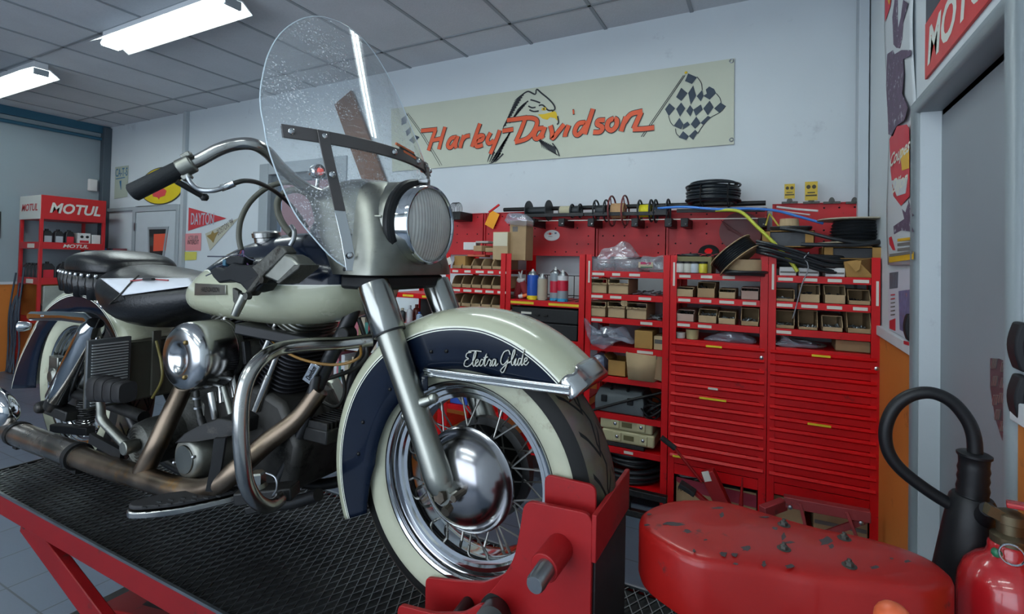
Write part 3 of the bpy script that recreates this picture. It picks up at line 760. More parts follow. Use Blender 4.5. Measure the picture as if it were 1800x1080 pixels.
# ---------------- windshield
def sh_x0(z): return -.87 + .17 * (.285 - z) if z < .285 else -.87 - .5 * (z - .285)
def cub(t, x):
    if x <= t[0][0]: return t[0][1]
    if x >= t[-1][0]: return t[-1][1]
    for i in range(len(t) - 1):
        if x <= t[i + 1][0]:
            x0, y0 = t[i]; x1, y1 = t[i + 1]; h = x1 - x0
            m0 = (y1 - t[i - 1][1]) / (x1 - t[i - 1][0]) if i else (y1 - y0) / h
            m1 = (t[i + 2][1] - y0) / (t[i + 2][0] - x0) if i + 2 < len(t) else (y1 - y0) / h
            u = (x - x0) / h
            return y0 * (2 * u ** 3 - 3 * u * u + 1) + m0 * h * (u ** 3 - 2 * u * u + u) + y1 * (3 * u * u - 2 * u ** 3) + m1 * h * (u ** 3 - u * u)
W_T = [(-.02, .160), (0, .188), (.04, .219), (.09, .249), (.14, .266), (.20, .281), (.25, .289), (.30, .290), (.353, .282), (.40, .268), (.46, .245), (.512, .217), (.55, .189), (.587, .152), (.61, .121), (.628, .085), (.638, .05), (.643, .012)]
ZT = .643
C_T = [(-.02, .128), (.0, .128), (.05, .130), (.10, .126), (.14, .11), (.165, .08), (.178, .035), (.182, 0)]   # cut-out round the lamp
def sh_pt(z, y): return Vector((sh_x0(z) - 1.2 * y * y, AY + y, H + z))
def windshield_mat():
    m = bpy.data.materials.new('scratched_acrylic'); m.use_nodes = True; nt = m.node_tree; N = nt.nodes; L = nt.links; N.clear()
    o = N.new('ShaderNodeOutputMaterial'); tr = N.new('ShaderNodeBsdfTransparent'); gl = N.new('ShaderNodeBsdfGlossy'); df = N.new('ShaderNodeBsdfDiffuse'); m1 = N.new('ShaderNodeMixShader'); m2 = N.new('ShaderNodeMixShader')
    tr.inputs[0].default_value = (.90, .93, .95, 1); gl.inputs['Roughness'].default_value = .03; df.inputs[0].default_value = (.80, .84, .88, 1)
    fr = N.new('ShaderNodeFresnel'); fr.inputs[0].default_value = 1.49
    ge = N.new('ShaderNodeNewGeometry'); mu = N.new('ShaderNodeMath'); mu.operation = 'MULTIPLY'; inv = N.new('ShaderNodeMath'); inv.operation = 'SUBTRACT'; inv.inputs[0].default_value = 1; L.new(ge.outputs['Backfacing'], inv.inputs[1]); L.new(fr.outputs[0], mu.inputs[0]); L.new(inv.outputs[0], mu.inputs[1])
    tc = N.new('ShaderNodeTexCoord')
    n1 = N.new('ShaderNodeTexNoise'); n1.inputs['Scale'].default_value = 230; n1.inputs['Detail'].default_value = 3; L.new(tc.outputs['Object'], n1.inputs[0])
    n2 = N.new('ShaderNodeTexNoise'); n2.inputs['Scale'].default_value = 9; n2.inputs['Detail'].default_value = 4; L.new(tc.outputs['Object'], n2.inputs[0])
    mp = N.new('ShaderNodeMapping'); mp.inputs['Rotation'].default_value = (.7, .4, .3); mp.inputs['Scale'].default_value = (30, 30, 160); L.new(tc.outputs['Object'], mp.inputs[0]); n3 = N.new('ShaderNodeTexNoise'); n3.inputs['Scale'].default_value = 1; L.new(mp.outputs[0], n3.inputs[0])
    def mr(s, a, b, c, d):
        q = N.new('ShaderNodeMapRange'); q.inputs[1].default_value = a; q.inputs[2].default_value = b; q.inputs[3].default_value = c; q.inputs[4].default_value = d; L.new(s, q.inputs[0]); return q.outputs[0]
    def op(k, a, b):
        q = N.new('ShaderNodeMath'); q.operation = k; q.use_clamp = k == 'ADD'
        for i, v in enumerate((a, b)):
            if isinstance(v, (int, float)): q.inputs[i].default_value = v
            else: L.new(v, q.inputs[i])
        return q.outputs[0]
    sx = N.new('ShaderNodeSeparateXYZ'); L.new(tc.outputs['Object'], sx.inputs[0])
    up = mr(sx.outputs[2], .42, .95, 0, 1)             # insect marks sit on the upper half
    spot = op('MULTIPLY', op('MULTIPLY', mr(n1.outputs[0], .55, .68, 0, .7), mr(n2.outputs[0], .42, .62, .1, 1)), up)
    streak = mr(n3.outputs[0], .55, .72, 0, .16)
    L.new(op('ADD', op('ADD', spot, streak), .115), m1.inputs[0])
    L.new(tr.outputs[0], m1.inputs[1]); L.new(df.outputs[0], m1.inputs[2])
    L.new(mu.outputs[0], m2.inputs[0]); L.new(m1.outputs[0], m2.inputs[1]); L.new(gl.outputs[0], m2.inputs[2]); L.new(m2.outputs[0], o.inputs[0]); return m
mb = MB(); NZ, NYs = 44, 40
def shp(i, j):
    z = -.02 + (ZT + .02) * i; w = cub(W_T, z); y = (2 * j - 1) * w
    return z, y
def spp(u, v): z, y = shp(u, v); return sh_pt(z, y)
# split the rows: below the cut-out top the sheet is two wings
zc = .182; n1 = 14
for s in (-1, 1):
    def wing(u, v, s=s):
        z = -.02 + (zc + .02) * u; w = cub(W_T, z); c = cub(C_T, z); y = c + (w - c) * v
        return sh_pt(z, s * y)
    mb.grid(wing, n1, 14, flip=s < 0)
zz = lambda u: zc + (ZT - zc) * (1 - (1 - u) ** 1.6)
mb.grid(lambda u, v: sh_pt(zz(u), (2 * v - 1) * cub(W_T, zz(u))), 44, 28)
ws = part('windshield', mb, windshield_mat(), ang=180)
# edge bead of the sheet
ze = lambda u: -.02 + (ZT + .02) * (1 - (1 - u) ** 1.6)
edge = [sh_pt(ze(i / 70), -cub(W_T, ze(i / 70))) for i in range(71)] + [sh_pt(ze(i / 70), cub(W_T, ze(i / 70))) for i in range(70, -1, -1)]
mb = MB(); mb.tube(edge, .0016, 6); part('shield_edge', mb, mat('acrylic_edge', '#c4d2da', .15, spec=.8), ws)
mb = MB(); cut = [sh_pt(z, -c) for z, c in C_T] + [sh_pt(z, c) for z, c in C_T[::-1]]; mb.tube(cut, .0016, 6); part('cutout_edge', mb, mat('acrylic_edge', '#c4d2da'), ws)
def shield_strip(z_of, y0, y1, wd, n=24, off=.004):
    mb = MB(); rg = []
    for i in range(n + 1):
        y = y0 + (y1 - y0) * i / n; z = z_of(y)
        p = sh_pt(z + wd / 2, y); q = sh_pt(z - wd / 2, y); nrm = Vector((1, 0, 0)) + Vector((0, 2.4 * y, 0)); nrm.normalize()
        rg.append([p + nrm * off, q + nrm * off, q + nrm * (off + .003), p + nrm * (off + .003)])
    mb.loft(rg, True, True); return mb
M_strap = mat('grey_strap', '#5d5a5a', .42, metal=.7, var=.12, rvar=.15)
bar_ = part('shield_bar', shield_strip(lambda y: .277, -.262, .262, .030), M_strap, ws, bevel=.001)
part('shield_bar_inner', shield_strip(lambda y: .277, -.262, .262, .026, off=-.009), M_strap, ws)
def screws(pts, nm='screw'):
    for p in pts:
        mb = MB(); mb.lathe([(.0075, 0), (.0075, .003), (.004, .006), (.001, .0062)], p, (1, -.35, 0), 12)
        part(nm, mb, M_chrome, ws)
screws([sh_pt(.277, y) + Vector((.007, 0, 0)) for y in (-.25, -.188, 0, .12, .188, .25)])
for s in (-1, 1):
    pts = [sh_pt(z, s * y) + Vector((dx, s * dx * .4, 0)) for z, y, dx in ((.290, .188, .008), (.262, .187, .008), (.19, .178, .006), (.11, .168, .006), (.05, .160, .006), (.0, .156, .006), (-.025, .155, .006))]
    mb = MB(); rg = []
    for p in pts:
        wv = Vector((.37, -s * .93, 0)).normalized()
        nn = Vector((.93, s * .37, 0))
        rg.append([p - wv * .013, p + wv * .013, p + wv * .013 + nn * .003, p - wv * .013 + nn * .003])
    mb.loft(rg[:4], True, True); part('shield_strap', mb, M_strap, ws, bevel=.001)
    mb = MB(); mb.loft([[q + Vector((0, s * .0012, 0)) for q in r] for r in rg[3:]], True, True)
    part('strap_foot', mb, M_chrome, ws, bevel=.001)
    screws([pts[2] + Vector((.004, s * .003, 0)), pts[5] + Vector((.004, s * .004, .01))])
# wing badge on the bar
mb = MB()
for k in range(3):
    a = sh_pt(.305 - k * .008, .02 + k * .012) + Vector((.006, 0, 0)); b = sh_pt(.297 - k * .007, .105) + Vector((.006, 0, 0)); mb.bar(a, b, .004, .006, mi=k % 2)
part('wing_badge', mb, [mat('badge_orange', '#c5602c', .4), mat('badge_black', '#1a1a1a', .4)], ws)
# ---------------- rear fender, seat
rr_in = [(30, .30), (60, .28), (90, .26), (118, .262), (150, .315), (187, .345)]
rr_out = [(30, .372), (60, .370), (95, .373), (127, .397), (161, .466), (187, .585), (190, .60)]
def pr(a):
    ro = cub(rr_out, a); ri = cub(rr_in, a); k = ro - .037
    if a > 150: k = ro - .045
    return [(ri, .088, 1), (ri + .4 * (k - ri), .093, 1), (k - .008, .095, 2), (k - .005, .095, 1), (k - .0025, .0948, 2), (k, .094, 0), (ro - .020, .086, 0), (ro - .009, .070, 0), (ro - .003, .048, 0), (ro, .022, 0), (ro, 0, 0)]
fender('rear_fender', RX, AZ, pr, 32, 188, 80, .376, [M_cream, M_navy, M_pin])
def superring(x, zb, zt, hw, e=2.6, n=36, et=None, skew=0.):
    zc, rz = (zb + zt) / 2, (zt - zb) / 2; out = []
    for j in range(n):
        a = 2 * PI * j / n; c, s = math.cos(a), math.sin(a)
        ee = e if (s < 0 or et is None) else et
        out.append(Vector((x + skew * s, AY + hw * math.copysign(abs(c) ** (2 / ee), c), H + zc + rz * math.copysign(abs(s) ** (2 / ee), s))))
    return out
def body(tab, e=2.6, et=None, n=36, fine=5):
    """lofted body from a table of (x, z bottom, z top, half width)"""
    xs = [t[0] for t in tab]; rings = []
    for i in range(len(tab) - 1):
        for q in range(fine):
            x = xs[i] + (xs[i + 1] - xs[i]) * q / fine
            rings.append(superring(x, *[cub([(t[0], t[k]) for t in tab], x) for k in (1, 2, 3)], e=e, et=et, n=n))
    rings.append(superring(*tab[-1], e=e, et=et, n=n))
    return rings
seat_tab = [(-2.03, -.118, -.072, .06), (-2.015, -.150, -.045, .12), (-1.96, -.195, -.032, .162), (-1.85, -.232, -.038, .184), (-1.72, -.232, -.050, .176), (-1.58, -.195, -.058, .140), (-1.48, -.155, -.070, .095), (-1.44, -.130, -.10, .05)]
mb = MB(); mb.loft(body(seat_tab, 2.5, 2.1)); seat = part('seat', mb, M_leather, ang=60)
pil_tab = [(-2.295, -.065, -.035, .05), (-2.28, -.085, -.010, .10), (-2.24, -.10, .008, .136), (-2.18, -.105, .016, .146), (-2.10, -.105, .012, .146), (-2.04, -.10, -.002, .134), (-2.0, -.09, -.020, .108), (-1.985, -.075, -.045, .06)]
mb = MB(); mb.loft(body(pil_tab, 2.4, 3.0)); pil = part('pillion', mb, M_leather, ang=60)
mb = MB()      # gathered skirt below the pillion, wavy
for s in (-1, 1):
    rg = []
    for i in range(41):
        u = i / 40; x = -2.275 + .30 * u; w = .132 + .02 * math.sin(u * PI) + .004 * math.sin(u * 50)
        rg.append([Vector((x, AY + s * w, H - .055 - .012 * u)), Vector((x - .004, AY + s * (w + .004), H - .085 - .02 * u)), Vector((x + .008, AY + s * (w - .002 + .003 * math.sin(u * 50)), H - .125 - .03 * u - .006 * math.sin(u * 25)))])
    m_ = MB(); m_.loft(rg, False, False); part('seat_skirt', m_, M_leather, pil, solid=.004)
    for i in range(9):
        u = (i + .3) / 9; m2 = MB(); m2.ball((-2.275 + .30 * u, AY + s * (.138 + .02 * math.sin(u * PI)), H - .062 - .013 * u), .0068, 10); part('stud', m2, M_chrome, pil)
for s in (-1, 1):
    for x, z, w in ((-1.985, -.150, .148), (-1.945, -.168, .166), (-1.895, -.178, .178)):
        m2 = MB(); m2.ball((x, AY + s * w * .93, H + z + .012), .009, 10); part('stud', m2, M_chrome, seat)
# ---------------- fuel tank: navy over cream
tank_tab = [(-1.615, -.140, -.112, .035), (-1.60, -.158, -.092, .075), (-1.55, -.172, -.062, .112), (-1.47, -.180, -.020, .140), (-1.34, -.187, .038, .160), (-1.20, -.187, .068, .168), (-1.07, -.174, .068, .164), (-.975, -.148, .040, .145), (-.925, -.115, .015, .115), (-.905, -.085, -.01, .06)]
rings = body(tank_tab, 2.5, 2.3, 56, 7)
def paint(x, z, Yv):
    ln = lerp_tab([(-1.62, -.10), (-1.50, -.045), (-1.40, -.035), (-1.30, -.050), (-1.18, -.062), (-1.05, -.064), (-.9, -.060)], x)
    return 0 if z < ln - .004 else (2 if z < ln - .001 else (1 if z < ln + .002 else (2 if z < ln + .0045 else 1)))
# cut extra rows exactly on the colour line so that the pinstripe is sharp
mb = MB(); n = 56; tk = []
for rg in rings:
    x = rg[0].x; ln = H + lerp_tab([(-1.62, -.10), (-1.50, -.045), (-1.40, -.035), (-1.30, -.050), (-1.18, -.062), (-1.05, -.064), (-.9, -.060)], x)
    lo = min(p.z for p in rg); hi = max(p.z for p in rg); ln = min(max(ln, lo + .004), hi - .004)
    def half(sgn):
        pts = sorted([p for p in rg if (p.y - AY) * sgn >= -1e-6], key=lambda p: p.z)
        out = []
        def at(z):
            for a, b in zip(pts, pts[1:]):
                if a.z <= z <= b.z: return a.lerp(b, (z - a.z) / max(b.z - a.z, 1e-9))
            return pts[-1].copy() if z > pts[-1].z else pts[0].copy()
        for k in range(14): out.append(at(lo + (ln - .003 - lo) * (1 - math.cos(PI * k / 26)) / (1 - math.cos(PI * 13 / 26))))
        for dz in (0.0, .003): out.append(at(min(ln + dz, hi)))
        for k in range(1, 14): out.append(at(ln + .003 + (hi - ln - .003) * math.sin(PI * k / 26) / math.sin(PI * 13 / 26)))
        return out
    a = half(-1); b = half(1); tk.append(a + b[::-1])
m_ = len(tk[0]); hh = m_ // 2
def tmi(i, j):
    k = j if j < hh else m_ - 2 - j
    if j == hh - 1: k = hh
    if j == m_ - 1: k = 0
    return 0 if k < 13 else (2 if k == 13 else (1 if k >= 14 else 0))
mb.loft(tk, True, True, tmi); tank = part('fuel_tank', mb, [M_cream, M_navy, M_pin], ang=60)
def on_tank(x, z, s=-1):
    """point on the flank of the tank"""
    zb, zt, hw = [cub([(t[0], t[k]) for t in tank_tab], x) for k in (1, 2, 3)]
    q = max(-1, min(1, (z - (zb + zt) / 2) / ((zt - zb) / 2))); e = 2.5 if q < 0 else 2.3
    return Vector((x, AY + s * hw * (1 - abs(q) ** e) ** (1 / e), H + z))
# tank badge: long chrome plate with lettering
def tank_badge(s):
    pts = [on_tank(-1.435 + .165 * i / 10, -.092 + .006 * i / 10, s) for i in range(11)]
    rg = []
    for i, p in enumerate(pts):
        hgt = .017 - .004 * i / 10; o = Vector((0, s * .004, 0))
        rg.append([p + o + Vector((0, s * .001, hgt)), p + o - Vector((0, -s * .001, hgt)), p - Vector((0, 0, hgt)), p + Vector((0, 0, hgt))])
    mb = MB(); mb.loft(rg, True, True); b_ = part('tank_badge', mb, M_alu, tank, bevel=.001)
    c = (pts[2] + pts[9]) / 2; d = (pts[9] - pts[2]).normalized() * (-s); o = Vector((0, s * .0075, 0))
    mb = MB(); text_mb(mb, 'HARLEY-DAVIDSON', c + o, d, (0, 0, 1), .013, 0, .01, 0, 1, width=.092)
    part('lettering', mb, M_black, b_, ang=0)
tank_badge(-1); tank_badge(1)
mb = MB(); c = P(469, 421, .92); mb.lathe([(.030, -.02), (.032, .004), (.036, .006), (.037, .018), (.034, .022), (.0, .024)], c, (0, -.12, 1), 28, caps=False); part('filler_cap', mb, M_chrome_w, tank)
mb = MB(); mb.lathe([(.07, -.06), (.072, -.01), (.066, .012), (.05, .028), (.03, .036), (.0, .038)], (-1.05, AY, H + .075), (.25, 0, 1), 36, caps=False); part('dash_console', mb, M_navy, tank)
mb = MB(); mb.lathe([(.052, .022), (.058, .028), (.058, .036), (.052, .040), (.0, .038)], (-1.05, AY, H + .075), (.25, 0, 1), 36, caps=False); part('speedometer', mb, M_chrome, tank)

# ---------------- handlebar
hb = [P(300, 302, .595), P(345, 284, .63), P(385, 263, .66), P(415, 254, .685), P(445, 254, .71), P(470, 268, .745), P(495, 295, .79), P(530, 325, .85), P(570, 343, .91), P(600, 345, .955)]
full = hb + [Vector((hb[-1].x - .004, AY, hb[-1].z - .002))] + [mir(p) for p in hb[::-1]]
mb = MB(); mb.tube(full, .0135, 18, smooth=6); bar = part('handlebar', mb, M_chrome_w)
mb = MB(); g0, g1 = P(231, 340, .545), P(318, 297, .603); d = (g1 - g0)
for m in (0, 1):
    a, b = (g0, g1) if not m else (mir(g0), mir(g1)); dd = (b - a).normalized()
    mb = MB(); mb.tube([a, a + dd * .003, a + dd * .008, b - dd * .004, b], [.015, .0185, .0185, .018, .016], 28); gp = part('grip', mb, mat('grip_rubber', '#171b1e', .6, spec=.3, var=.1, bump=.12, bscale=260), bar)
    # control clamp between grip and bar
    mb = MB(); mb.tube([b - dd * .004, b + dd * .026], .0195, 20); mb.bar(b + dd * .002 + Vector((0, 0, .021)), b + dd * .022 + Vector((0, 0, .021)), .02, .012); mb.bar(b + dd * .004 + Vector((0, 0, -.022)), b + dd * .022 + Vector((0, 0, -.022)), .02, .016)
    cl = part('control_clamp', mb, M_alu_w, bar, bevel=.003)
    mb = MB(); mb.cyl(b + dd * .014 + Vector((.0, -.02, -.036)), b + dd * .014 + Vector((.01, .026, -.06)), .006, 10); mb.ball(b + dd * .014 + Vector((.011, .030, -.062)), .009, 10); part('clamp_screw', mb, M_blk2, cl)
# cables
def cable(nm, pts, r, m, par=None): 
    mb = MB(); mb.tube([P(*p) for p in pts], r, 10, smooth=6); return part(nm, mb, m, par or bar)
M_cable = mat('cable_black', '#23231f', .45, var=.1)
tc_ = cable('throttle_cable', [(328, 306, .608), (336, 322, .612), (352, 334, .625), (376, 335, .64), (398, 328, .66)], .0052, M_steel)
cable('cable_ferrule', [(388, 331, .652), (400, 327, .662), (412, 322, .67)], .0075, M_chrome)
cable('throttle_cable', [(410, 323, .668), (430, 318, .69), (455, 322, .75), (485, 338, .84), (515, 365, .93), (540, 400, .98)], .0052, M_cable)
hose = mat('grey_hose', '#4a4a40', .5, var=.1)
cable('brake_hose', [(424, 440, .80), (420, 415, .80), (424, 385, .81), (440, 355, .83), (468, 331, .86), (500, 321, .89), (535, 325, .92), (560, 345, .95)], .0068, hose)
cable('clutch_cable', [(513, 412, .84), (500, 398, .85), (489, 375, .86), (489, 352, .87), (504, 337, .885), (528, 335, .90), (548, 350, .92), (558, 385, .95), (562, 420, .97)], .0085, hose)
cable('hose_end', [(510, 432, .83), (516, 420, .835), (517, 407, .84), (512, 398, .845)], .006, M_steel)
# far indicator lamps on the bar
for m in (0,):
    c = P(559, 302, .99); mb = MB(); mb.lathe([(.0, -.03), (.012, -.026), (.020, -.012), (.0215, .004), (.020, .008)], c, (1, 0, .05), 24, caps=False); ind = part('indicator_lamp', mb, M_chrome, bar)
    mb = MB(); mb.lathe([(.0105, .008), (.009, .013), (.005, .016), (0, .017)], c, (1, 0, .05), 24, caps=False); part('indicator_lens', mb, mat('red_lens', '#d8412c', .15, emit='#ff3a20', estr=.25), ind)
    mb = MB(); mb.tube([c + Vector((0, 0, -.02)), c + Vector((-.004, 0, -.05))], .006, 10); part('indicator_stem', mb, M_chrome, ind)
c = P(746, 298, 1.25); mb = MB(); mb.lathe([(0, -.014), (.009, -.01), (.012, 0), (.010, .006), (0, .010)], c, (1, 0, 0), 20, caps=False); part('side_marker', mb, mat('amber_lens', '#c8622c', .2), ws)
# steering head casting behind the shield
mb = MB(); mb.tube([P(563, 372, .90), P(572, 362, .90), P(582, 372, .90), P(588, 410, .895), P(592, 450, .89)], [.012, .016, .018, .016, .014], 12, smooth=3); mb.tube([P(566, 378, .895), P(580, 408, .893), P(590, 430, .89)], [.007, .009, .007], 10); mb.ball(P(572, 368, .888), .012); mb.ball(P(566, 380, .888), .009)
part('steering_casting', mb, M_alu_w)
mb = MB(); mb.cyl((-.985, AY, H - .06), (-1.03, AY, H + .16), .034, 20); part('steering_head', mb, M_black)

# ---------------- loose switch gear and master cylinder hanging over the tank
def slab(nm, pix, Y, th, m, par=None, bev=.004, n=5):
    mb = MB(); mb.prism([P(x, y, Y) for x, y in pix], (0, th, 0)); return part(nm, mb, m, par, bevel=bev)
M_sw = mat('switch_plastic', '#14171a', .5, spec=.25, var=.3, vscale=30)
sg = slab('switch_housing', [(367, 476), (378, 470), (392, 474), (408, 462), (420, 466), (440, 466), (456, 476), (462, 498), (452, 512), (436, 516), (422, 500), (404, 494), (384, 498), (374, 488)], .775, .045, M_sw)
slab('switch_cover', [(392, 455), (404, 450), (428, 452), (426, 466), (408, 468), (398, 466)], .785, .03, M_sw, sg)
slab('switch_window', [(428, 497), (452, 484), (460, 496), (438, 516)], .770, .008, M_black, sg, .001)
mc = slab('master_cylinder', [(440, 470), (452, 462), (486, 432), (496, 433), (504, 444), (470, 478), (458, 492), (436, 522), (430, 514), (452, 484)], .768, .03, M_cast, None, .004)
slab('reservoir', [(462, 486), (500, 446), (512, 452), (526, 466), (520, 474), (488, 498)], .748, .05, M_alu_w, mc, .005)
slab('reservoir_lid', [(484, 497), (516, 466), (527, 465), (524, 473), (490, 500)], .744, .054, M_cast, mc, .002)
mb = MB(); mb.tube([P(430, 518, .762), P(420, 538, .757), P(413, 554, .755)], [.0105, .0105, .009], 16); part('lever_stub', mb, M_alu, mc)
for q in ((459, 492, .764), (431, 521, .748)):
    mb = MB(); c = P(*q); mb.lathe([(.004, 0), (.0085, 0), (.0085, .012), (.004, .012)], c, (0, 1, 0), 14); part('screw_lug', mb, M_cast, mc)
slab('lever_pivot', [(408, 506), (418, 512), (419, 528), (414, 537), (409, 530)], .775, .012, M_cast, mc, .002)
for i, (c0, cc) in enumerate((('#7a2b2f', 0), ('#333a6a', 6), ('#20242c', -6), ('#5a3f66', 10))):
    mb = MB(); mb.tube([P(425 + cc * .3, 440, .80), P(420 + cc, 455, .80), P(424 + cc * 1.3, 470, .795), P(420 + cc, 484, .79)], .0018, 6, smooth=4); part('wire', mb, mat('wire_%d' % i, c0, .5), sg)
for k, (a, b) in enumerate((((365, 451), (428, 447)), ((428, 447), (448, 458)), ((380, 470), (428, 447)), ((362, 485), (398, 464)), ((395, 460), (418, 449)))):
    mb = MB(); mb.tube([P(a[0], a[1], .79), P((a[0] + b[0]) / 2, (a[1] + b[1]) / 2 + 2, .795), P(b[0], b[1], .80)], .0017, 6, smooth=4); part('wire', mb, mat('wire_dark', '#20263a', .5), sg)
mb = MB(); mb.box(P(398, 462, .79), (.012, .014, .016)); part('wire_plug', mb, mat('plug_teal', '#28566a', .5), sg, bevel=.002)

# ---------------- engine
def rect_ring(c, u, v, hu, hv, r=.3, n=24):
    out = []
    for j in range(n):
        a = 2 * PI * j / n; cs, s = math.cos(a), math.sin(a)
        out.append(c + u * hu * math.copysign(abs(cs) ** .55, cs) + v * hv * math.copysign(abs(s) ** .55, s))
    return out
CK = Vector((-1.30, AY, H - .50))
for sgn, nm in ((1, 'front'), (-1, 'rear')):
    ax = Vector((sgn * math.sin(math.radians(22.5)), 0, math.cos(math.radians(22.5)))); u = Vector((ax.z, 0, -ax.x)); v = Vector((0, 1, 0))
    rings = []
    for k in range(15):
        h = .145 + k * .0125
        big = (.078 if k < 9 else .084)
        for dh, w in ((0, big - .016), (.0035, big - .016), (.0045, big), (.0085, big), (.0095, big - .016)): rings.append(rect_ring(CK + ax * (h + dh), u, v, w, w * 1.02))
    mb = MB(); mb.loft(rings); cy = part('cylinder', mb, M_fin, ang=30)
    rings = []
    for k in range(5):
        h = .335 + k * .011
        for dh, w in ((0, .064), (.003, .070), (.007, .070), (.010, .064)): rings.append(rect_ring(CK + ax * (h + dh), u, v, w, w * 1.12))
    mb = MB(); mb.loft(rings); mb.loft([rect_ring(CK + ax * .388, u, v, .060, .078), rect_ring(CK + ax * .402, u, v, .052, .07)])
    part('rocker_cover', mb, M_alu_w, ang=30)
    for o in (-.022, .022):
        m2 = MB(); a = CK + ax * .11 + u * (o * 1.4) + v * -.10; b = CK + ax * .34 + u * o + v * -.075; m2.tube([a, a.lerp(b, .45)], .0125, 12); m2.tube([a.lerp(b, .45), b], .0095, 12); part('pushrod_tube', m2, M_chrome_w)
mb = MB(); prof = [(-1.52, -.43), (-1.50, -.60), (-1.40, -.655), (-1.20, -.655), (-1.09, -.60), (-1.07, -.48), (-1.14, -.38), (-1.24, -.35), (-1.36, -.35), (-1.45, -.38)]
mb.prism([(x, AY - .095, H + z) for x, z in prof], (0, .19, 0)); part('crankcase', mb, mat('dark_cast', '#3a3937', .5, metal=.7, var=.3, vscale=22, dirt='#1d1c1a', dscale=12, damt=.4), bevel=.018, seg=3)
mb = MB(); prof = [(-1.62, -.42), (-1.64, -.60), (-1.52, -.655), (-1.46, -.64), (-1.46, -.42)]
mb.prism([(x, AY - .10, H + z) for x, z in prof], (0, .2, 0)); part('gearbox', mb, M_cast, bevel=.015)
# timing cover: disc face with screws, ribbed cone above
tcn = P(325, 808, .795); mb = MB(); mb.lathe([(0, -.003), (.026, -.003), (.027, 0), (.045, 0), (.052, .004), (.058, .014), (.062, .04), (.066, .14)], tcn, (0, 1, 0), 40, caps=False); tcv = part('timing_cover', mb, mat('timing_alloy', '#86867e', .4, metal=.9, var=.2, vscale=18, dirt='#4a4640', dscale=14, damt=.35))
mb = MB(); mb.lathe([(0, -.001), (.036, -.001), (.037, .001)], tcn + Vector((0, -.003, 0)), (0, 1, 0), 32, caps=False); part('points_cover', mb, M_alu, tcv)
for a in (.35, 3.5):
    m2 = MB(); m2.ball(tcn + Vector((.044 * math.cos(a), -.003, .044 * math.sin(a))), .0055, 8); part('cover_screw', m2, M_steel, tcv)
mb = MB(); ch = [P(304, 781, .775), P(322, 763, .775), P(345, 751, .785), P(385, 735, .82), P(415, 742, .84), P(412, 768, .84), P(350, 776, .79)]
mb.prism(ch, (0, .10, 0)); part('cam_cowl', mb, M_blk2, bevel=.004)
mb = MB(); mb.tube([P(388, 770, .80), P(382, 815, .79), P(372, 862, .78)], [.018, .017, .016], 4); part('footboard_hanger', mb, M_black)
# air cleaner
acn = Vector((-1.388, .785, H - .270))
mb = MB(); mb.lathe([(0, .012), (.020, .012), (.034, .005), (.040, -.001), (.046, -.002), (.070, -.002), (.080, .003), (.089, .012), (.0935, .024), (.094, .034), (.094, .104), (.088, .112), (.0, .112)], acn, (0, 1, 0), 72, caps=False); ac = part('air_cleaner', mb, mat('cleaner_chrome', '#b9babb', .13, metal=1, var=.12, rvar=.2, vscale=12, dirt='#77736d', dscale=16, damt=.2), ang=60)
for a in (1.05, -1.05):
    m2 = MB(); m2.ball(acn + Vector((.020 + .030 * math.cos(a), -.003, .052 * math.sin(a))), .007, 10); part('cleaner_bolt', m2, mat('brass_bolt', '#7d6a45', .4, metal=1), ac)
mb = MB(); mb.lathe([(.07, 0), (.085, .004), (.085, .016), (.06, .018)], acn + Vector((.004, .110, .006)), (0, 1, 0), 48); part('backing_plate', mb, M_alu_w, ac)
mb = MB(); mb.cyl(acn + Vector((.03, .11, 0)), acn + Vector((.06, .2, 0)), .04, 20); part('carburettor', mb, M_cast)
for pts, r, m in (([(345, 688, .86), (347, 712, .86), (352, 735, .86)], .0085, M_cable), ([(372, 690, .86), (376, 712, .86), (380, 735, .865)], .0125, M_chrome_w), ([(393, 680, .87), (400, 705, .87), (406, 728, .87)], .0085, M_alu_w), ([(352, 735, .86), (358, 752, .86)], .011, M_blk2)):
    mb = MB(); mb.tube([P(*p) for p in pts], r, 12); part('breather_pipe', mb, m)
for p in ((345, 700, .857), (347, 717, .857)):
    c = P(*p); m2 = MB(); m2.cyl(c - Vector((0, 0, .003)), c + Vector((0, 0, .003)), .0105, 14); part('hose_clip', m2, M_steel)
# exhaust: two headers into one pipe, long muffler with collars
ex = [P(562, 686, .95), P(525, 735, .92), P(470, 778, .87), P(425, 818, .82), P(390, 848, .80), P(350, 862, .79), P(305, 857, .785), P(245, 838, .785), P(180, 818, .785), P(130, 800, .785)]
mb = MB(); mb.tube(ex, [.0235, .0245, .0255, .026, .0265, .0275, .029, .030, .031, .031], 24, smooth=6); exh = part('exhaust_pipe', mb, M_pipe)
mb = MB(); mb.tube([P(322, 682, .86), P(300, 730, .83), P(275, 785, .80), P(248, 838, .785)], [.025, .026, .0265, .026], 22, smooth=6); part('rear_header', mb, M_pipe, exh)
M_muf = mat('muffler_steel', '#a59c92', .24, metal=1, var=.25, rvar=.16, vscale=9, dirt='#4f4438', dscale=9, damt=.3)
m0 = P(136, 802, .785); m1 = P(-60, 728, .785); d = m1 - m0
mb = MB(); mb.tube([m0 - d * .02, m0 + d * .02, m0 + d * .06, m0 + d * .10, m0 + d * .46, m0 + d * .50, m0 + d * .54, m0 + d, m0 + d * 1.05], [.033, .036, .0375, .0375, .0375, .036, .033, .0325, .03], 28); part('muffler', mb, M_muf, exh)
for t in (.0, .47):
    mb = MB(); q = m0 + d * t; dd = d.normalized(); mb.tube([q - dd * .012, q + dd * .012], .0405, 28); mb.bar(q + Vector((0, -.0, -.05)), q + Vector((0, .0, -.035)), .02, .03, (1, 0, 0)); part('muffler_clamp', mb, M_blk2, exh)
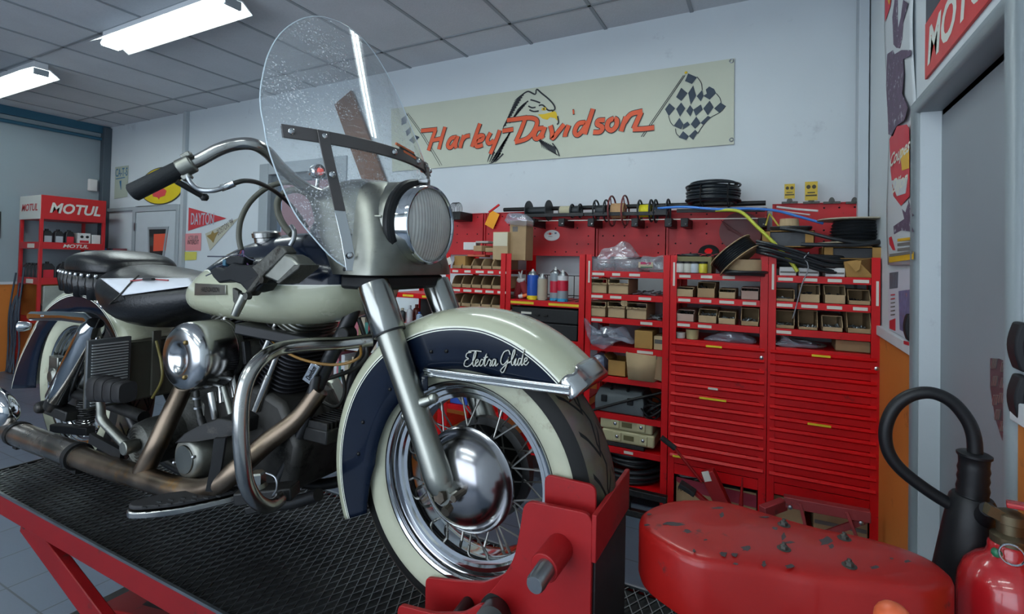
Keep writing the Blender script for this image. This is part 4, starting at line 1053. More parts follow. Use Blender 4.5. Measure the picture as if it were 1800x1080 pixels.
mb = MB(); mb.tube([P(-8, 745, .785), P(5, 740, .782), P(14, 728, .775), P(2, 708, .765), P(-25, 690, .755)], [.034, .034, .033, .034, .036], 24, smooth=5); part('tail_pipe', mb, M_chrome, exh)
# crash bar
cb = [P(655, 598, .965), P(600, 604, .91), P(545, 606, .84), P(495, 613, .775), P(462, 630, .72), P(438, 660, .685), P(426, 700, .67), P(423, 750, .665), P(426, 805, .67), P(433, 850, .685), P(450, 880, .715), P(472, 890, .755), P(492, 878, .80), P(500, 862, .84)]
mb = MB(); mb.tube(cb, .0158, 24, smooth=7); cr = part('crash_bar', mb, M_chrome_w)
mb = MB(); mb.tube([mir(p) for p in cb], .0158, 18, smooth=7); part('crash_bar', mb, M_chrome_w)
mb = MB(); c = cb[-1]; mb.lathe([(.0, -.012), (.014, -.010), (.020, -.002), (.021, .012), (.018, .016)], c, (-.5, -.7, -.3), 24, caps=False); part('bar_foot', mb, M_chrome_w, cr)
mb = MB(); c = P(608, 588, .955); mb.lathe([(.017, -.012), (.019, -.010), (.019, .02), (.008, .024)], c, (0, 1, 0), 20); mb.tube([c, c + Vector((-.03, .02, -.03))], .012, 10); part('bar_mount', mb, M_blk2, cr)
# footboard
top = [(236, 898), (300, 893), (358, 882), (420, 867)]; far = [(425, 861), (358, 866), (285, 875), (232, 889)]
zf = H - .598; pl = [PZ(x, y, zf) for x, y in top] + [PZ(x, y, zf) for x, y in far]
pl, _ = spline(pl, 1, 5, True)
cpl = sum(pl, Vector()) / len(pl)
mb = MB(); mb.prism(pl, (0, 0, .010)); fbd = part('footboard', mb, mat('board_rubber', '#1f1e20', .6, var=.2), bevel=.003)
rim_ = [cpl + (p - cpl) * 1.035 + Vector((0, 0, -.004)) for p in pl]
mb = MB(); mb.prism([p + Vector((0, 0, -.016)) for p in rim_], (0, 0, .016)); part('board_rim', mb, M_chrome_w, fbd, bevel=.003)
mb = MB()
for i in range(7):
    t = .15 + .7 * i / 6; a = PZ(236 + (420 - 236) * t, 893 - 28 * t, zf + .010)
    mb.ball(a + Vector((0, .02, 0)), .006, 8, sq=(1.6, .8, .5))
    mb.ball(a + Vector((0, -.012, 0)), .006, 8, sq=(1.6, .8, .5))
part('rubber_studs', mb, M_rub, fbd).__setitem__('kind', 'stuff')
# brake master cylinder with hex cap beside the crash bar foot
c = P(452, 858, .80); mb = MB(); mb.lathe([(.02, -.034), (.027, -.03), (.028, .0), (.022, .006), (.018, .012)], c, (0, 0, 1), 24); bm_ = part('brake_cylinder', mb, M_alu_w)
mb = MB(); mb.lathe([(.019, .012), (.019, .034), (.015, .038)], c, (0, 0, 1), 6); part('hex_cap', mb, M_chrome_w, bm_)
mb = MB(); mb.tube([P(468, 832, .80), P(484, 840, .80), P(486, 860, .80), P(474, 878, .80)], .0022, 8, smooth=5); part('brake_line', mb, M_steel, bm_)
mb = MB(); mb.bar(P(420, 872, .78), P(520, 862, .84), .05, .03); mb.bar(P(440, 890, .80), P(500, 875, .84), .06, .02); part('board_bracket', mb, M_blk2, bevel=.004)
# frame
M_frame = mat('frame_black', '#18191b', .35, var=.2, rvar=.2)
def ft(pts, r=.017, m=None, nm='frame_tube'):
    mb = MB(); mb.tube(pts, r, 16, smooth=5); return part(nm, mb, m or M_frame)
ft([P(645, 470, .985), P(615, 560, .975), P(575, 640, .965), P(540, 720, .95), P(515, 780, .94), P(497, 842, .93), P(470, 868, .93)], .0195)
ft([P(700, 470, 1.12), P(672, 560, 1.11), P(625, 650, 1.10), P(605, 740, 1.09), P(570, 800, 1.08), P(500, 835, 1.05)], .018)
for y in (.93, 1.07): ft([Vector((-1.02, y, H - .60)), Vector((-1.2, y, H - .665)), Vector((-1.5, y, H - .665)), Vector((-1.8, y, H - .62)), Vector((-2.0, y, H - .45))], .016)
ft([Vector((-.98, AY, H + .0)), Vector((-1.2, AY, H - .08)), Vector((-1.5, AY, H - .16)), Vector((-1.75, AY, H - .26)), Vector((-1.9, AY, H - .45))], .018)
for y in (.875, 1.125): ft([Vector((-1.72, y, H - .50)), Vector((-1.95, y, H - .49)), Vector((RX - .06, y, H - .482))], .018, M_blk2, 'swing_arm')
# badge plate on the strut below the front rocker
mb = MB(); a, b = P(538, 672, .925), P(556, 640, .925); mb.bar(a, b, .026, .004, (.5, -.8, .2)); bp = part('strut_badge', mb, M_chrome, bevel=.003)
mb = MB(); d = (b - a).normalized(); text_mb(mb, 'Davidson', (a + b) / 2 + Vector((.0018, -.0028, .0006)), d, Vector((.3, .1, .9)).cross(d).cross(d) * -1 if False else (Vector((.5, -.8, .2)).cross(d)), .014, 0, .01, .2, width=.042); part('lettering', mb, M_black, bp, ang=0)
ft([P(556, 660, .94), P(540, 730, .93), P(512, 800, .92), P(488, 845, .91)], .013)
# regulator with fins, horn, coil, below the downtubes
mb = MB(); a = Vector((-1.035, .985, H - .452)); mb.box(a, (.085, .12, .036)); reg = part('regulator', mb, M_blk2, bevel=.004)
for i in range(9): 
    m2 = MB(); m2.box(a + Vector((0, -.054 + i * .0135, .026)), (.08, .005, .018)); part('regulator_fin', m2, M_blk2, reg)
mb = MB(); mb.lathe([(.0, -.02), (.045, -.018), (.052, -.008), (.052, .01), (.03, .03)], P(520, 600, .98), (.5, -.8, 0), 28, caps=False); part('horn', mb, M_black)
ft([P(470, 585, .93), P(482, 605, .92), P(520, 628, .91), P(565, 640, .90), P(605, 640, .90), P(632, 628, .92), P(634, 612, .94)], .0035, mat('fuel_line', '#7d5a26', .35), 'fuel_line')
ft([P(630, 560, .99), P(640, 590, 1.0), P(645, 625, 1.0), P(620, 650, 1.02), P(570, 668, 1.04)], .006, M_cable, 'oil_hose')
ft([P(556, 700, 1.02), P(590, 716, 1.04), P(606, 690, 1.05), P(600, 650, 1.05)], .005, M_cable, 'oil_hose')
mb = MB(); mb.bar(P(430, 575, .90), P(560, 600, .96), .08, .03); part('coil_bracket', mb, M_black, bevel=.005)
mb = MB(); mb.bar(P(432, 600, .89), P(436, 640, .89), .02, .012, (1, 0, 0)); part('choke_bracket', mb, M_black, bevel=.002)
# ribbed oil cooler / battery box seen from the front
Xb = -1.85
mb = MB(); a = PX(154, 606, Xb); b = PX(287, 700, Xb); mb.lohi((Xb - .03, a.y + .004, a.z - .01), (Xb, 1.16, b.z + .01)); mb.lohi((Xb - .16, .90, a.z - .01), (Xb - .03, 1.12, b.z + .01)); bx = part('battery_box', mb, mat('box_olive', '#4c4b42', .45, metal=.6, var=.15, vscale=12), bevel=.006)
c0 = PX(154, 606, Xb + .012); c1 = PX(228, 704, Xb + .012)
mb = MB(); mb.lohi((Xb, c0.y, c1.z), (Xb + .012, c1.y, c0.z + .012)); rp = part('ribbed_panel', mb, mat('panel_grey', '#55585a', .45, metal=.6), bx, bevel=.003)
for i in range(22):
    z = c1.z + .008 + (c0.z - .012 - c1.z) * i / 21; m2 = MB(); m2.box((Xb + .014, (c0.y + c1.y) / 2, z), (.008, c1.y - c0.y - .022, .0038)); part('rib', m2, mat('rib_bright', '#c3c8c8', .35, metal=.7), rp)
mb = MB(); q = PX(274, 640, Xb + .006); mb.lohi((Xb, q.y - .012, c1.z), (Xb + .01, q.y + .012, c0.z + .02)); part('box_strap', mb, mat('strap_grey', '#55554c', .5, metal=.5), bx)
ft([P(275, 600, .96), P(284, 640, .95), P(284, 670, .95), P(268, 700, .95)], .0045, mat('yellow_tube', '#6e6433', .4), 'vent_tube')
# kick starter: arm, knuckle, ridged rubber pedal, kicker cover with rings
k0 = P(172, 682, .745); k1 = P(226, 690, .735); d = (k1 - k0).normalized()
mb = MB(); L_ = (k1 - k0).length
for i in range(4):
    p = k0 + d * (L_ * i / 4); w = 1.0 - .07 * i
    mb.loft([rect_ring(p + d * t, Vector((-d.y, d.x, 0)), Vector((0, 0, 1)), .030 * w * s, .036 * w * s) for t, s in ((0, .93), (.004, 1), (L_ / 4 - .006, .98), (L_ / 4 - .002, .9))])
ks = part('kick_pedal', mb, mat('pedal_rubber', '#1a191a', .55, spec=.3, var=.12))
mb = MB(); arm = [P(173, 690, .752), P(177, 715, .755), P(180, 738, .757), P(200, 760, .762), P(224, 784, .768)]
mb.tube(arm, [.010, .011, .012, .012, .014], 12, smooth=5); ka = part('kick_arm', mb, M_alu_w)
mb = MB(); c = P(224, 787, .765); mb.lathe([(.017, -.012), (.019, -.01), (.019, .022), (.016, .026)], c, (0, 1, 0), 20); part('arm_knuckle', mb, M_alu_w, ka)
kc = P(242, 782, .80); mb = MB(); pr_ = []
for i in range(6): pr_ += [(.008 + i * .0085, -.010 + i * .0012), (.0135 + i * .0085, -.006 + i * .0012)]
mb.lathe([(0, -.012)] + pr_ + [(.060, .006), (.066, .03), (.07, .12)], kc, (0, 1, 0), 40, caps=False); part('kicker_cover', mb, M_cast, ang=20)
mb = MB(); mb.bar(P(160, 770, .79), P(215, 800, .80), .03, .012, (0, -1, 0)); part('gear_lever', mb, M_blk2)
# rear suspension and guard rail
sh0, sh1 = P(168, 568, .845), P(98, 708, .845)
mb = MB(); d = sh1 - sh0; mb.tube([sh0, sh0 + d * .06, sh0 + d * .10, sh0 + d * .92, sh0 + d * .95], [.024, .034, .037, .037, .03], 28); sk = part('shock_cover', mb, M_chrome)
mb = MB(); mb.tube([sh0 + d * .9, sh1 + d * .05], [.034, .030], 20); part('shock_body', mb, M_blk2, sk)
mb = MB(); q = sh1 + d * .06; mb.lathe([(.012, -.03), (.018, -.026), (.022, -.01), (.022, .03)], q + Vector((-.03, -.01, 0)), (0, 1, 0), 16); mb.bar(q + Vector((-.05, 0, 0)), q + Vector((.10, .02, -.02)), .05, .035); part('shock_mount', mb, M_blk2, sk, bevel=.004)
mb = MB()
mb.loft([[p + Vector((0, 0, h)), p + Vector((0, -.006, h * .6)), p + Vector((0, -.006, -h * .6)), p + Vector((0, 0, -h)), p + Vector((0, .01, 0))] for p, h in ((P(50, 556, .875), .012), (P(54, 556, .87), .019), (P(110, 556, .865), .019), (P(150, 560, .86), .021), (P(168, 578, .855), .030), (P(172, 600, .85), .034))], True, True)
gr = part('guard_rail', mb, M_chrome, bevel=.003)
for x in (74, 121): m2 = MB(); m2.ball(P(x, 556, .862), .005, 8); part('rail_bolt', m2, M_steel, gr)
c = P(44, 574, .90); mb = MB(); mb.lathe([(0, -.02), (.014, -.016), (.02, 0), (.02, .02)], c, (-.6, -.8, 0), 16, caps=False); part('tail_indicator', mb, M_chrome)
# lower spring and lever linkage behind the ribbed box
mb = MB(); sp0, sp1 = P(152, 690, .90), P(150, 745, .90)
hel = [sp0.lerp(sp1, t / 120) + Vector((.024 * math.cos(t * .75), .024 * math.sin(t * .75), 0)) for t in range(121)]
mb.tube(hel, .0035, 8); part('spring', mb, M_blk2)
mb = MB(); mb.bar(P(95, 752, .90), P(160, 758, .92), .03, .03); part('axle_block', mb, M_blk2, bevel=.004)
mb = MB(); c = P(95, 662, .905); mb.lathe([(.0, -.014), (.022, -.014), (.026, -.008), (.034, -.006), (.036, .02)], c, (0, 1, 0), 24); mb.box(c + Vector((0, .01, .055)), (.07, .03, .04)); mb.box(c + Vector((.0, .012, .01)), (.085, .025, .1)); part('brake_caliper', mb, M_alu_w, bevel=.004)
# primary case on the far side so the machine is whole from the other side
mb = MB(); mb.prism([(x, 1.10, H + z) for x, z in ((-1.14, -.44), (-1.2, -.36), (-1.35, -.38), (-1.6, -.42), (-1.68, -.48), (-1.66, -.58), (-1.55, -.62), (-1.25, -.64), (-1.15, -.57))], (0, .07, 0)); part('primary_cover', mb, M_alu, bevel=.02, seg=3)
mb = MB(); mb.tube([Vector((-1.55, 1.16, H - .63)), Vector((-1.6, 1.2, H - .72)), Vector((-1.62, 1.22, AZ - .318))], .012, 12); part('side_stand', mb, M_blk2)
# ================================================================ LIFT, WHEEL CLAMP, HOUSING, EXTINGUISHER
M_red = mat('worn_red_paint', '#8f1014', .42, spec=.35, var=.14, vscale=7, dirt='#4a1f1d', dscale=9, damt=.22, rvar=.2)
M_redl = mat('lift_red_paint', '#780c10', .42, spec=.3, var=.12, vscale=6, dirt='#4a2320', dscale=11, damt=.2)
M_redh = mat('chipped_red_paint', '#941310', .34, spec=.35, var=.10, vscale=5, dirt='#3a2a2a', dscale=10, damt=.16, rvar=.2, coat=.2)
M_edge = mat('bare_edge', '#8f979c', .35, metal=1, var=.2)
M_mesh = mat('mesh_steel', '#8b8e90', .32, metal=1, var=.25, vscale=5)
DZ0 = AZ - .32                # deck height
DXL, DXR, DYN, DYF = -2.52, .06, .728, 1.282
lift = thing('bike_lift', 'red framed bike lift with an expanded metal deck under the motorcycle', 'lift', (-1.1, 1.0, 0))
# deck: two families of slanting strands make the diamonds
mb = MB(); dx, dy, w = .0265, .052, DYF - DYN - .02
sl = dx / dy; y0 = DYN + .01; y1 = DYF - .01
k0 = int((DXL - w * sl - 0) / dx) - 1; k1 = int((DXR + w * sl) / dx) + 2
for fam in (1, -1):
    for k in range(k0, k1):
        xa = k * dx; xb = xa + fam * w * sl
        if fam < 0: xa += 0
        ya, yb = y0, y1
        def clip(xa, ya, xb, yb):
            for lim, sg in ((DXL + .01, 1), (DXR - .01, -1)):
                fa, fb = (xa - lim) * sg, (xb - lim) * sg
                if fa < 0 and fb < 0: return None
                if fa < 0: t = fa / (fa - fb); xa, ya = xa + (xb - xa) * t, ya + (yb - ya) * t
                elif fb < 0: t = fb / (fb - fa); xb, yb = xb + (xa - xb) * t, yb + (ya - yb) * t
            return xa, ya, xb, yb
        c = clip(xa, ya, xb, yb)
        if c is None or abs(c[1] - c[3]) < .01: continue
        d = Vector((c[2] - c[0], c[3] - c[1], 0)).normalized(); q = Vector((-d.y, d.x, 0))
        mb.bar((c[0], c[1], DZ0 - .0045), (c[2], c[3], DZ0 - .003), .0021, .004, Vector((0, 0, 1)))
dk = obj('mesh_deck', mb, M_mesh, lift, ang=0, weld=False)
obj('under_deck_shade', MB().lohi((DXL + .02, DYN + .006, DZ0 - .018), (DXR - .02, DYF - .006, DZ0 - .012)), mat('deck_shade_black', '#141517', .7, var=.2), lift)  # added black sheet, stands in for the shade seen through the mesh
def channel(y, s, nm='side_rail'):
    m_ = MB(); m_.lohi((DXL, y, DZ0 - .068), (DXR, y + s * .004, DZ0)); m_.lohi((DXL, y + s * .004, DZ0 - .068), (DXR, y + s * .04, DZ0 - .062)); r = obj(nm, m_, M_redl, lift, bevel=.0015)
    m_ = MB(); m_.lohi((DXL, y - s * .0008, DZ0 - .0065), (DXR, y + s * .006, DZ0 + .0012)); obj('bare_lip', m_, M_edge, r)
channel(DYN, 1); channel(DYF, -1)
for x in (DXL, DXR): obj('end_rail', MB().lohi((x - .004, DYN, DZ0 - .068), (x + .004, DYF, DZ0)), M_blk2, lift)
# scissor arms and base frame
bz = .10
def arm(xa, za, xb, zb, y, nm='scissor_arm'):
    m_ = MB(); m_.bar((xa, y, za), (xb, y, zb), .028, .075, (0, 0, 1)); return obj(nm, m_, M_redl, lift, bevel=.003)
for y, yy in ((.775, .815), (1.235, 1.195)):
    arm(-2.20, DZ0 - .09, -1.02, bz + .04, y)
    arm(-.60, DZ0 - .09, -1.92, bz + .04, yy)
for x in (-2.18, -.62): obj('cross_shaft', MB().cyl((x, .76, DZ0 - .09), (x, 1.25, DZ0 - .09), .02), M_blk2, lift)
obj('cross_shaft', MB().cyl((-1.28, .76, .30), (-1.28, 1.25, .30), .022), M_blk2, lift)
mb = MB()
for y in (.80, 1.16): mb.lohi((-2.26, y, 0), (-.3, y + .06, bz))
mb.lohi((-2.26, .80, 0), (-2.20, 1.22, bz)); mb.lohi((-.36, .80, 0), (-.3, 1.22, bz))
obj('base_frame', mb, M_blk2, lift, bevel=.003)
obj('base_plate', MB().lohi((-2.32, .74, 0), (-2.0, 1.26, .012)), M_steel, lift)
mb = MB(); mb.bar((-2.1, 1.0, bz + .02), (-1.2, 1.0, .33), .12, .09); obj('ram_carrier', mb, M_redl, lift, bevel=.004)
obj('hydraulic_ram', MB().cyl((-1.9, 1.0, .18), (-1.1, 1.0, .40), .035), M_black, lift)

# ---------------- wheel clamp at the front wheel
cl = thing('wheel_clamp', 'red steel plate clamp holding the front wheel on the lift', 'wheel clamp', (-.40, 1.0, DZ0))
def rc(pts, r=.02, seg=5):
    """rounds the corners of a polygon"""
    out = []; n = len(pts)
    for i in range(n):
        p, a, b = Vector(pts[i]), Vector(pts[i - 1]), Vector(pts[(i + 1) % n])
        ra = min(r, (a - p).length * .45); rb = min(r, (b - p).length * .45)
        s, e = p + (a - p).normalized() * ra, p + (b - p).normalized() * rb
        for k in range(seg + 1):
            t = k / seg; out.append(s * (1 - t) ** 2 + p * 2 * t * (1 - t) + e * t * t)
    return out
def plate(pix, Y, th, nm, r=.016, zmin=None):
    pts = [P(x, y, Y) for x, y in pix]
    if zmin is not None:
        for p in pts: p.z = max(p.z, zmin)
    m_ = MB(); m_.prism(rc(pts, r), (0, th, 0)); return obj(nm, m_, M_red, cl, bevel=.0015)
zb = DZ0 + .002
near = [(921, 880), (1041, 905), (1036, 1180), (770, 1180), (790, 1120), (845, 1060), (880, 1020), (903, 985), (914, 930)]
np_ = plate(near, .88, .010, 'near_plate', .022, zb)
plate([(748, 1016), (800, 1022), (850, 1025), (880, 1014), (920, 985), (920, 1120), (746, 1120)], .918, .008, 'inner_plate', .012, zb)
lo = [P(700, 1064, .84), P(760, 1080, .84), P(812, 1080, .84), P(846, 1062, .84), P(880, 1085, .84), P(900, 1190, .84), P(690, 1190, .84)]
for p in lo: p.z = max(p.z, zb)
m_ = MB(); m_.prism(rc(lo, .012), (0, .010, 0)); obj('foot_plate', m_, M_red, cl, bevel=.0015)
m_ = MB(); m_.lohi((-.69, .84, zb), (-.48, .93, zb + .012)); obj('sole_plate', m_, M_red, cl, bevel=.002)
fa = [P(957, 834, .915), P(1047, 855, .915), P(1047, 900, .915), P(1047, 990, .915), P(957, 990, .915)]
m_ = MB(); m_.prism(rc(fa, .016), (0, .008, 0)); obj('guide_plate', m_, M_red, cl, bevel=.0015)
xe = -.283
m_ = MB(); zt0, zt1 = P(1040, 905, .88).z, P(1097, 818, 1.13).z
e = [(xe, .88, zt0), (xe, 1.115, zt1), (xe, 1.115, zt1 - .085), (xe, .88, zt0 - .085)]
m_.prism([Vector(q) for q in e], (.009, 0, 0)); obj('end_plate', m_, M_red, cl, bevel=.0015)
m_ = MB(); m_.lohi((xe - .02, .895, zb), (xe + .004, 1.11, zt0 - .08)); obj('rear_web', m_, mat('black_web', '#231a1b', .5, var=.2, dirt='#5a1518', dscale=12, damt=.35), cl, bevel=.002)
# hinge stub with its steel pin, pivot hub
a, b, c = P(985, 962, .882), P(956, 1000, .815), P(939, 1030, .765)
m_ = MB(); m_.lathe([(.0185, 0), (.0255, 0), (.0255, (b - a).length), (.0185, (b - a).length)], a, b - a, 28); tb = obj('pin_tube', m_, M_red, cl, bevel=.0015)
m_ = MB(); d = (b - a).normalized(); m_.tube([a + d * .01, c - d * .006, c], [.0165, .0165, .014], 24); obj('steel_pin', m_, M_steel, tb)
a, b = P(874, 1076, .885), P(860, 1100, .815)
m_ = MB(); m_.lathe([(.028, 0), (.036, .006), (.036, .012), (.030, .018), (.030, (b - a).length), (.018, (b - a).length + .003), (.018, .01)], a, b - a, 28); obj('pivot_hub', m_, M_blk2, cl)
a, b = P(822, 1062, .915), P(800, 1092, .845)
m_ = MB(); m_.cyl(a, b, .014, 18); obj('locking_rod', m_, M_blk2, cl)

# ---------------- rounded red housing on its black column
zt = H - .50
out = [(1123.5, 910), (1133, 894), (1169, 880), (1208, 875.6), (1256, 877), (1295, 884), (1366, 904), (1445, 926), (1524, 943), (1583, 959), (1634, 979), (1666, 1000), (1678, 1018), (1658, 1036), (1618, 1041), (1543.5, 1032), (1445, 1018), (1366, 1002.5), (1287, 993), (1220, 981), (1165, 953), (1133, 930)]
pl = [PZ(x, y, zt) for x, y in out]; pl, _ = spline(pl, 1, 4, True)
cen = sum(pl, Vector()) / len(pl)
hs = thing('machine_housing', 'rounded red metal housing with chipped paint and four bolts on its top', 'housing', (cen.x, cen.y, DZ0))
def scale_ring(k, z, inset):
    r = []
    for p in pl:
        d = (p - cen); L_ = d.length; q = cen + d * ((L_ - inset) / L_); q.z = z; r.append(q)
    return r
m_ = MB(); m_.loft([scale_ring(1, zt - .115, .016), scale_ring(1, zt - .112, .004), scale_ring(1, zt - .10, .0), scale_ring(1, zt - .016, 0), scale_ring(1, zt - .007, .003), scale_ring(1, zt - .002, .009), scale_ring(1, zt + .001, .020), scale_ring(1, zt + .004, .06)], True, True)
obj('housing_shell', m_, M_redh, hs, ang=50)
random.seed(19)
for u, v, w_, h_ in ((240, 410, 60, 10), (300, 443, 22, 9), (460, 545, 17, 15), (510, 548, 15, 12), (560, 520, 21, 18), (642, 590, 12, 14), (755, 600, 20, 13), (728, 468, 12, 20), (752, 494, 24, 8), (915, 488, 30, 26), (940, 512, 12, 16), (1133, 605, 22, 11), (1280, 578, 18, 7), (430, 340, 30, 7), (452, 372, 10, 18), (690, 430, 15, 9), (118, 415, 14, 5), (130, 367, 12, 4), (380, 482, 10, 5), (1210, 565, 10, 5), (640, 380, 22, 5), (515, 588, 14, 5), (330, 530, 8, 7)):
    m_ = MB(); n = 11; ph = random.uniform(0, 6)
    m_.prism([PZ(1090 + (u + w_ * (1 + .45 * math.sin(3 * k + ph)) * .8 * math.cos(2 * PI * k / n)) * .3944, 760 + (v + h_ * (1 + .4 * math.sin(5 * k + ph)) * .8 * math.sin(2 * PI * k / n)) * .3944, zt + .0035) for k in range(n)], (0, 0, .0007)); obj('paint_chip', m_, mat('chip_grey', '#3b3436', .6, var=.3, vscale=60), hs, ang=0)
for x, y in ((1378, 921), (1484, 945), (1378, 963), (1493, 993)):
    p = PZ(x, y + 4, zt + .002); m_ = MB(); m_.lathe([(.011, 0), (.0115, .0025), (.0075, .003)], p, (0, 0, 1), 20); m_.lathe([(.0068, .003), (.0068, .008), (.0035, .010), (.0035, .013), (.0, .0135)], p, (0, 0, 1), 6); obj('bolt', m_, M_cast, hs)
m_ = MB(); m_.lohi((-.14, .985, DZ0), (-.02, 1.125, zt - .11)); m_.lohi((.08, 1.0, DZ0), (.20, 1.10, zt - .11)); obj('column', m_, mat('column_dark', '#2a1517', .5, var=.2), hs, bevel=.006)
# orange knob on a stem in the foreground
p = P(1570, 1090, .80); kn = thing('lever_knob', 'orange knob just showing at the bottom edge in front of the red housing', 'knob', (p.x, p.y, DZ0))
m_ = MB(); m_.ball(p, .021, 20); obj('knob', m_, mat('orange_plastic', '#c75a34', .35), kn)
obj('stem', MB().cyl((p.x, p.y, DZ0), p, .008), M_steel, kn)

# ---------------- fire extinguisher with horn and hose
M_fred = mat('extinguisher_red', '#a0161c', .22, var=.05, coat=.5)
M_horn = mat('horn_black', '#101114', .42, spec=.3, var=.12)
ec = Vector((.366, 1.172, 0))
fe = thing('fire_extinguisher', 'red carbon dioxide fire extinguisher with black horn and looping hose by the grey door', 'fire extinguisher', (ec.x, ec.y, 0))
zn = P(1775, 955, ec.y).z; zsh = P(1775, 1010, ec.y).z
m_ = MB(); m_.lathe([(.05, 0), (.066, .006), (.070, .03), (.070, zsh - .045), (.068, zsh - .02), (.060, zsh + .004), (.046, zsh + .02), (.032, zsh + .03), (.029, zsh + .04), (.029, zn - .004), (.026, zn)], ec, (0, 0, 1), 48); obj('cylinder', m_, M_fred, fe, ang=40)
m_ = MB(); m_.lathe([(.026, 0), (.026, .012), (.018, .018), (.018, .034), (.022, .036), (.022, .05), (.012, .055)], (ec.x, ec.y, zn), (0, 0, 1), 20); m_.bar((ec.x + .01, ec.y, zn + .035), (ec.x - .034, ec.y - .01, zn + .055), .017, .017); vl = obj('valve', m_, mat('valve_brass', '#6f6550', .4, metal=.9, var=.2), fe)
m_ = MB(); m_.bar((ec.x - .005, ec.y, zn + .05), (ec.x + .10, ec.y - .03, zn + .03), .022, .008); m_.bar((ec.x - .005, ec.y, zn + .066), (ec.x + .10, ec.y - .03, zn + .078), .024, .008); obj('valve_handle', m_, M_fred, vl, bevel=.002)
c = P(1779, 976, ec.y - .035); m_ = MB(); m_.tube([c + Vector((.015 * math.cos(2 * PI * i / 24), -.004 * math.cos(2 * PI * i / 24), .0165 * math.sin(2 * PI * i / 24))) for i in range(24)], .0018, 8, closed=True); obj('pin_ring', m_, M_chrome, vl)
c = P(1752, 972, ec.y - .02); m_ = MB(); m_.ball(c, .008, 10); obj('tamper_seal', m_, mat('seal_green', '#1f6a4a', .4), vl)
hx = 1.25
def hp(x, y, Y=hx): return P(x, y, Y)
t0, t1 = hp(1709, 874), hp(1690, 1075); d = (t1 - t0); d2 = d * 2.2
m_ = MB(); m_.tube([t0 - d * .01, t0 + d * .02, t0 + d * .25, t0 + d, t0 + d * 1.9], [.030, .034, .0395, .055, .072], 32); hn = obj('horn', m_, M_horn, fe)
g0 = hp(1713, 796)
m_ = MB(); pr_ = [(0, .0225), (.03, .0265), (.08, .0265), (.12, .0235), (.28, .0225), (.38, .0245), (.48, .0225), (.58, .0245), (.68, .0225), (.80, .025), (.92, .0235), (1.0, .025)]
m_.tube([g0.lerp(t0, u) for u, r in pr_], [r for u, r in pr_], 28); obj('horn_grip', m_, M_horn, hn)
hosep = [hp(1714, 806), hp(1712, 770), hp(1700, 738), hp(1672, 706), hp(1636, 691), hp(1600, 696), hp(1572, 717), hp(1557, 752), hp(1560, 790), hp(1580, 822), hp(1620, 855), hp(1665, 884), hp(1700, 900)]
m_ = MB(); m_.tube(hosep, .0118, 18, smooth=8); obj('hose', m_, M_horn, fe)
m_ = MB(); a, b = hp(1728, 925, 1.245), Vector((ec.x - .03, ec.y - .006, zn + .052)); m_.tube([a, a.lerp(b, .3) + Vector((0, 0, .006)), b], [.020, .016, .012], 18, smooth=4); obj('hose_coupling', m_, M_horn, fe)
# ================================================================ RACKS ALONG THE BACK WALL
M_rr = mat('rack_red', '#c8070f', .36, spec=.3, var=.10, vscale=4, rvar=.15, dirt='#7d1518', dscale=7, damt=.12)
M_peg = mat('pegboard_red', '#bd161e', .5, var=.16, vscale=4, dirt='#6d1b20', dscale=5, damt=.3)
M_hole = mat('peg_hole', '#16090a', .9)
M_lab = mat('label_paper', '#d9d4c8', .6); M_laby = mat('label_yellow', '#e0c21c', .5); M_ink = mat('label_ink', '#6f6a66', .7)
M_card = mat('cardboard', '#a58a66', .8, var=.12, vscale=10, bump=.05); M_card2 = mat('tan_board', '#b59c78', .8, var=.10, vscale=8); M_cardd = mat('kraft_board', '#a67f45', .8, var=.12, vscale=8)
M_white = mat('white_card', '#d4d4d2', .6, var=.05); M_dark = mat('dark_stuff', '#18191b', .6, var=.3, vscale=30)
M_hw = mat('loose_hardware', '#9aa3a6', .35, metal=.8, var=.5, vscale=90)
Y0, YD = 3.0, .40
def rect(x0, y0, x1, y1, Y=Y0):
    a = P(x0, y1, Y); b = P(x1, y0, Y); c = P(x0, y0, Y)
    return a.x, b.x, min(a.z, b.z), max(b.z, c.z)
def label(par, x, z, w, h=.018, y=Y0, m=None):
    g = MB(); g.box((x, y - .0012, z), (w, .0012, h)); o = obj('label', g, m or M_lab, par)
    return o
def rack(name, lab, x0, x1, shelves, top, cat='shelf rack', z0=0., y0=Y0, labels=(), lm=None, depth=YD):
    t = thing(name, lab, cat, ((x0 + x1) / 2, y0 + depth / 2, 0))
    for x, s in ((x0, 1), (x1, -1)):
        for y, sy in ((y0, 1), (y0 + depth, -1)):
            g = MB(); g.lohi((x, y, z0), (x + s * .036, y + sy * .004, top)); g.lohi((x, y + sy * .004, z0), (x + s * .004, y + sy * .036, top)); obj('upright', g, M_rr, t, bevel=.0012)
    for k, z in enumerate(shelves):
        g = MB(); g.lohi((x0 + .037, y0 + .003, z - .034), (x1 - .037, y0 + .006, z + .002)); g.lohi((x0 + .005, y0 + .006, z - .006), (x1 - .005, y0 + depth - .005, z)); g.lohi((x0 + .037, y0 + depth - .006, z - .034), (x1 - .037, y0 + depth - .003, z))
        s = obj('shelf', g, M_rr, t, bevel=.0012)
        for (px, w) in (labels[k] if k < len(labels) else ()):
            label(s, px, z - .017, w, .016, y0 + .003, lm)
    return t
def fx(x, Y=Y0): return P(x, 480, Y).x
RX0, RX1, RX2, RX3 = -1.03, -.522, -.018, .466
def lx(*pp): return [((fx(a) + fx(b)) / 2, fx(b) - fx(a)) for a, b in pp]
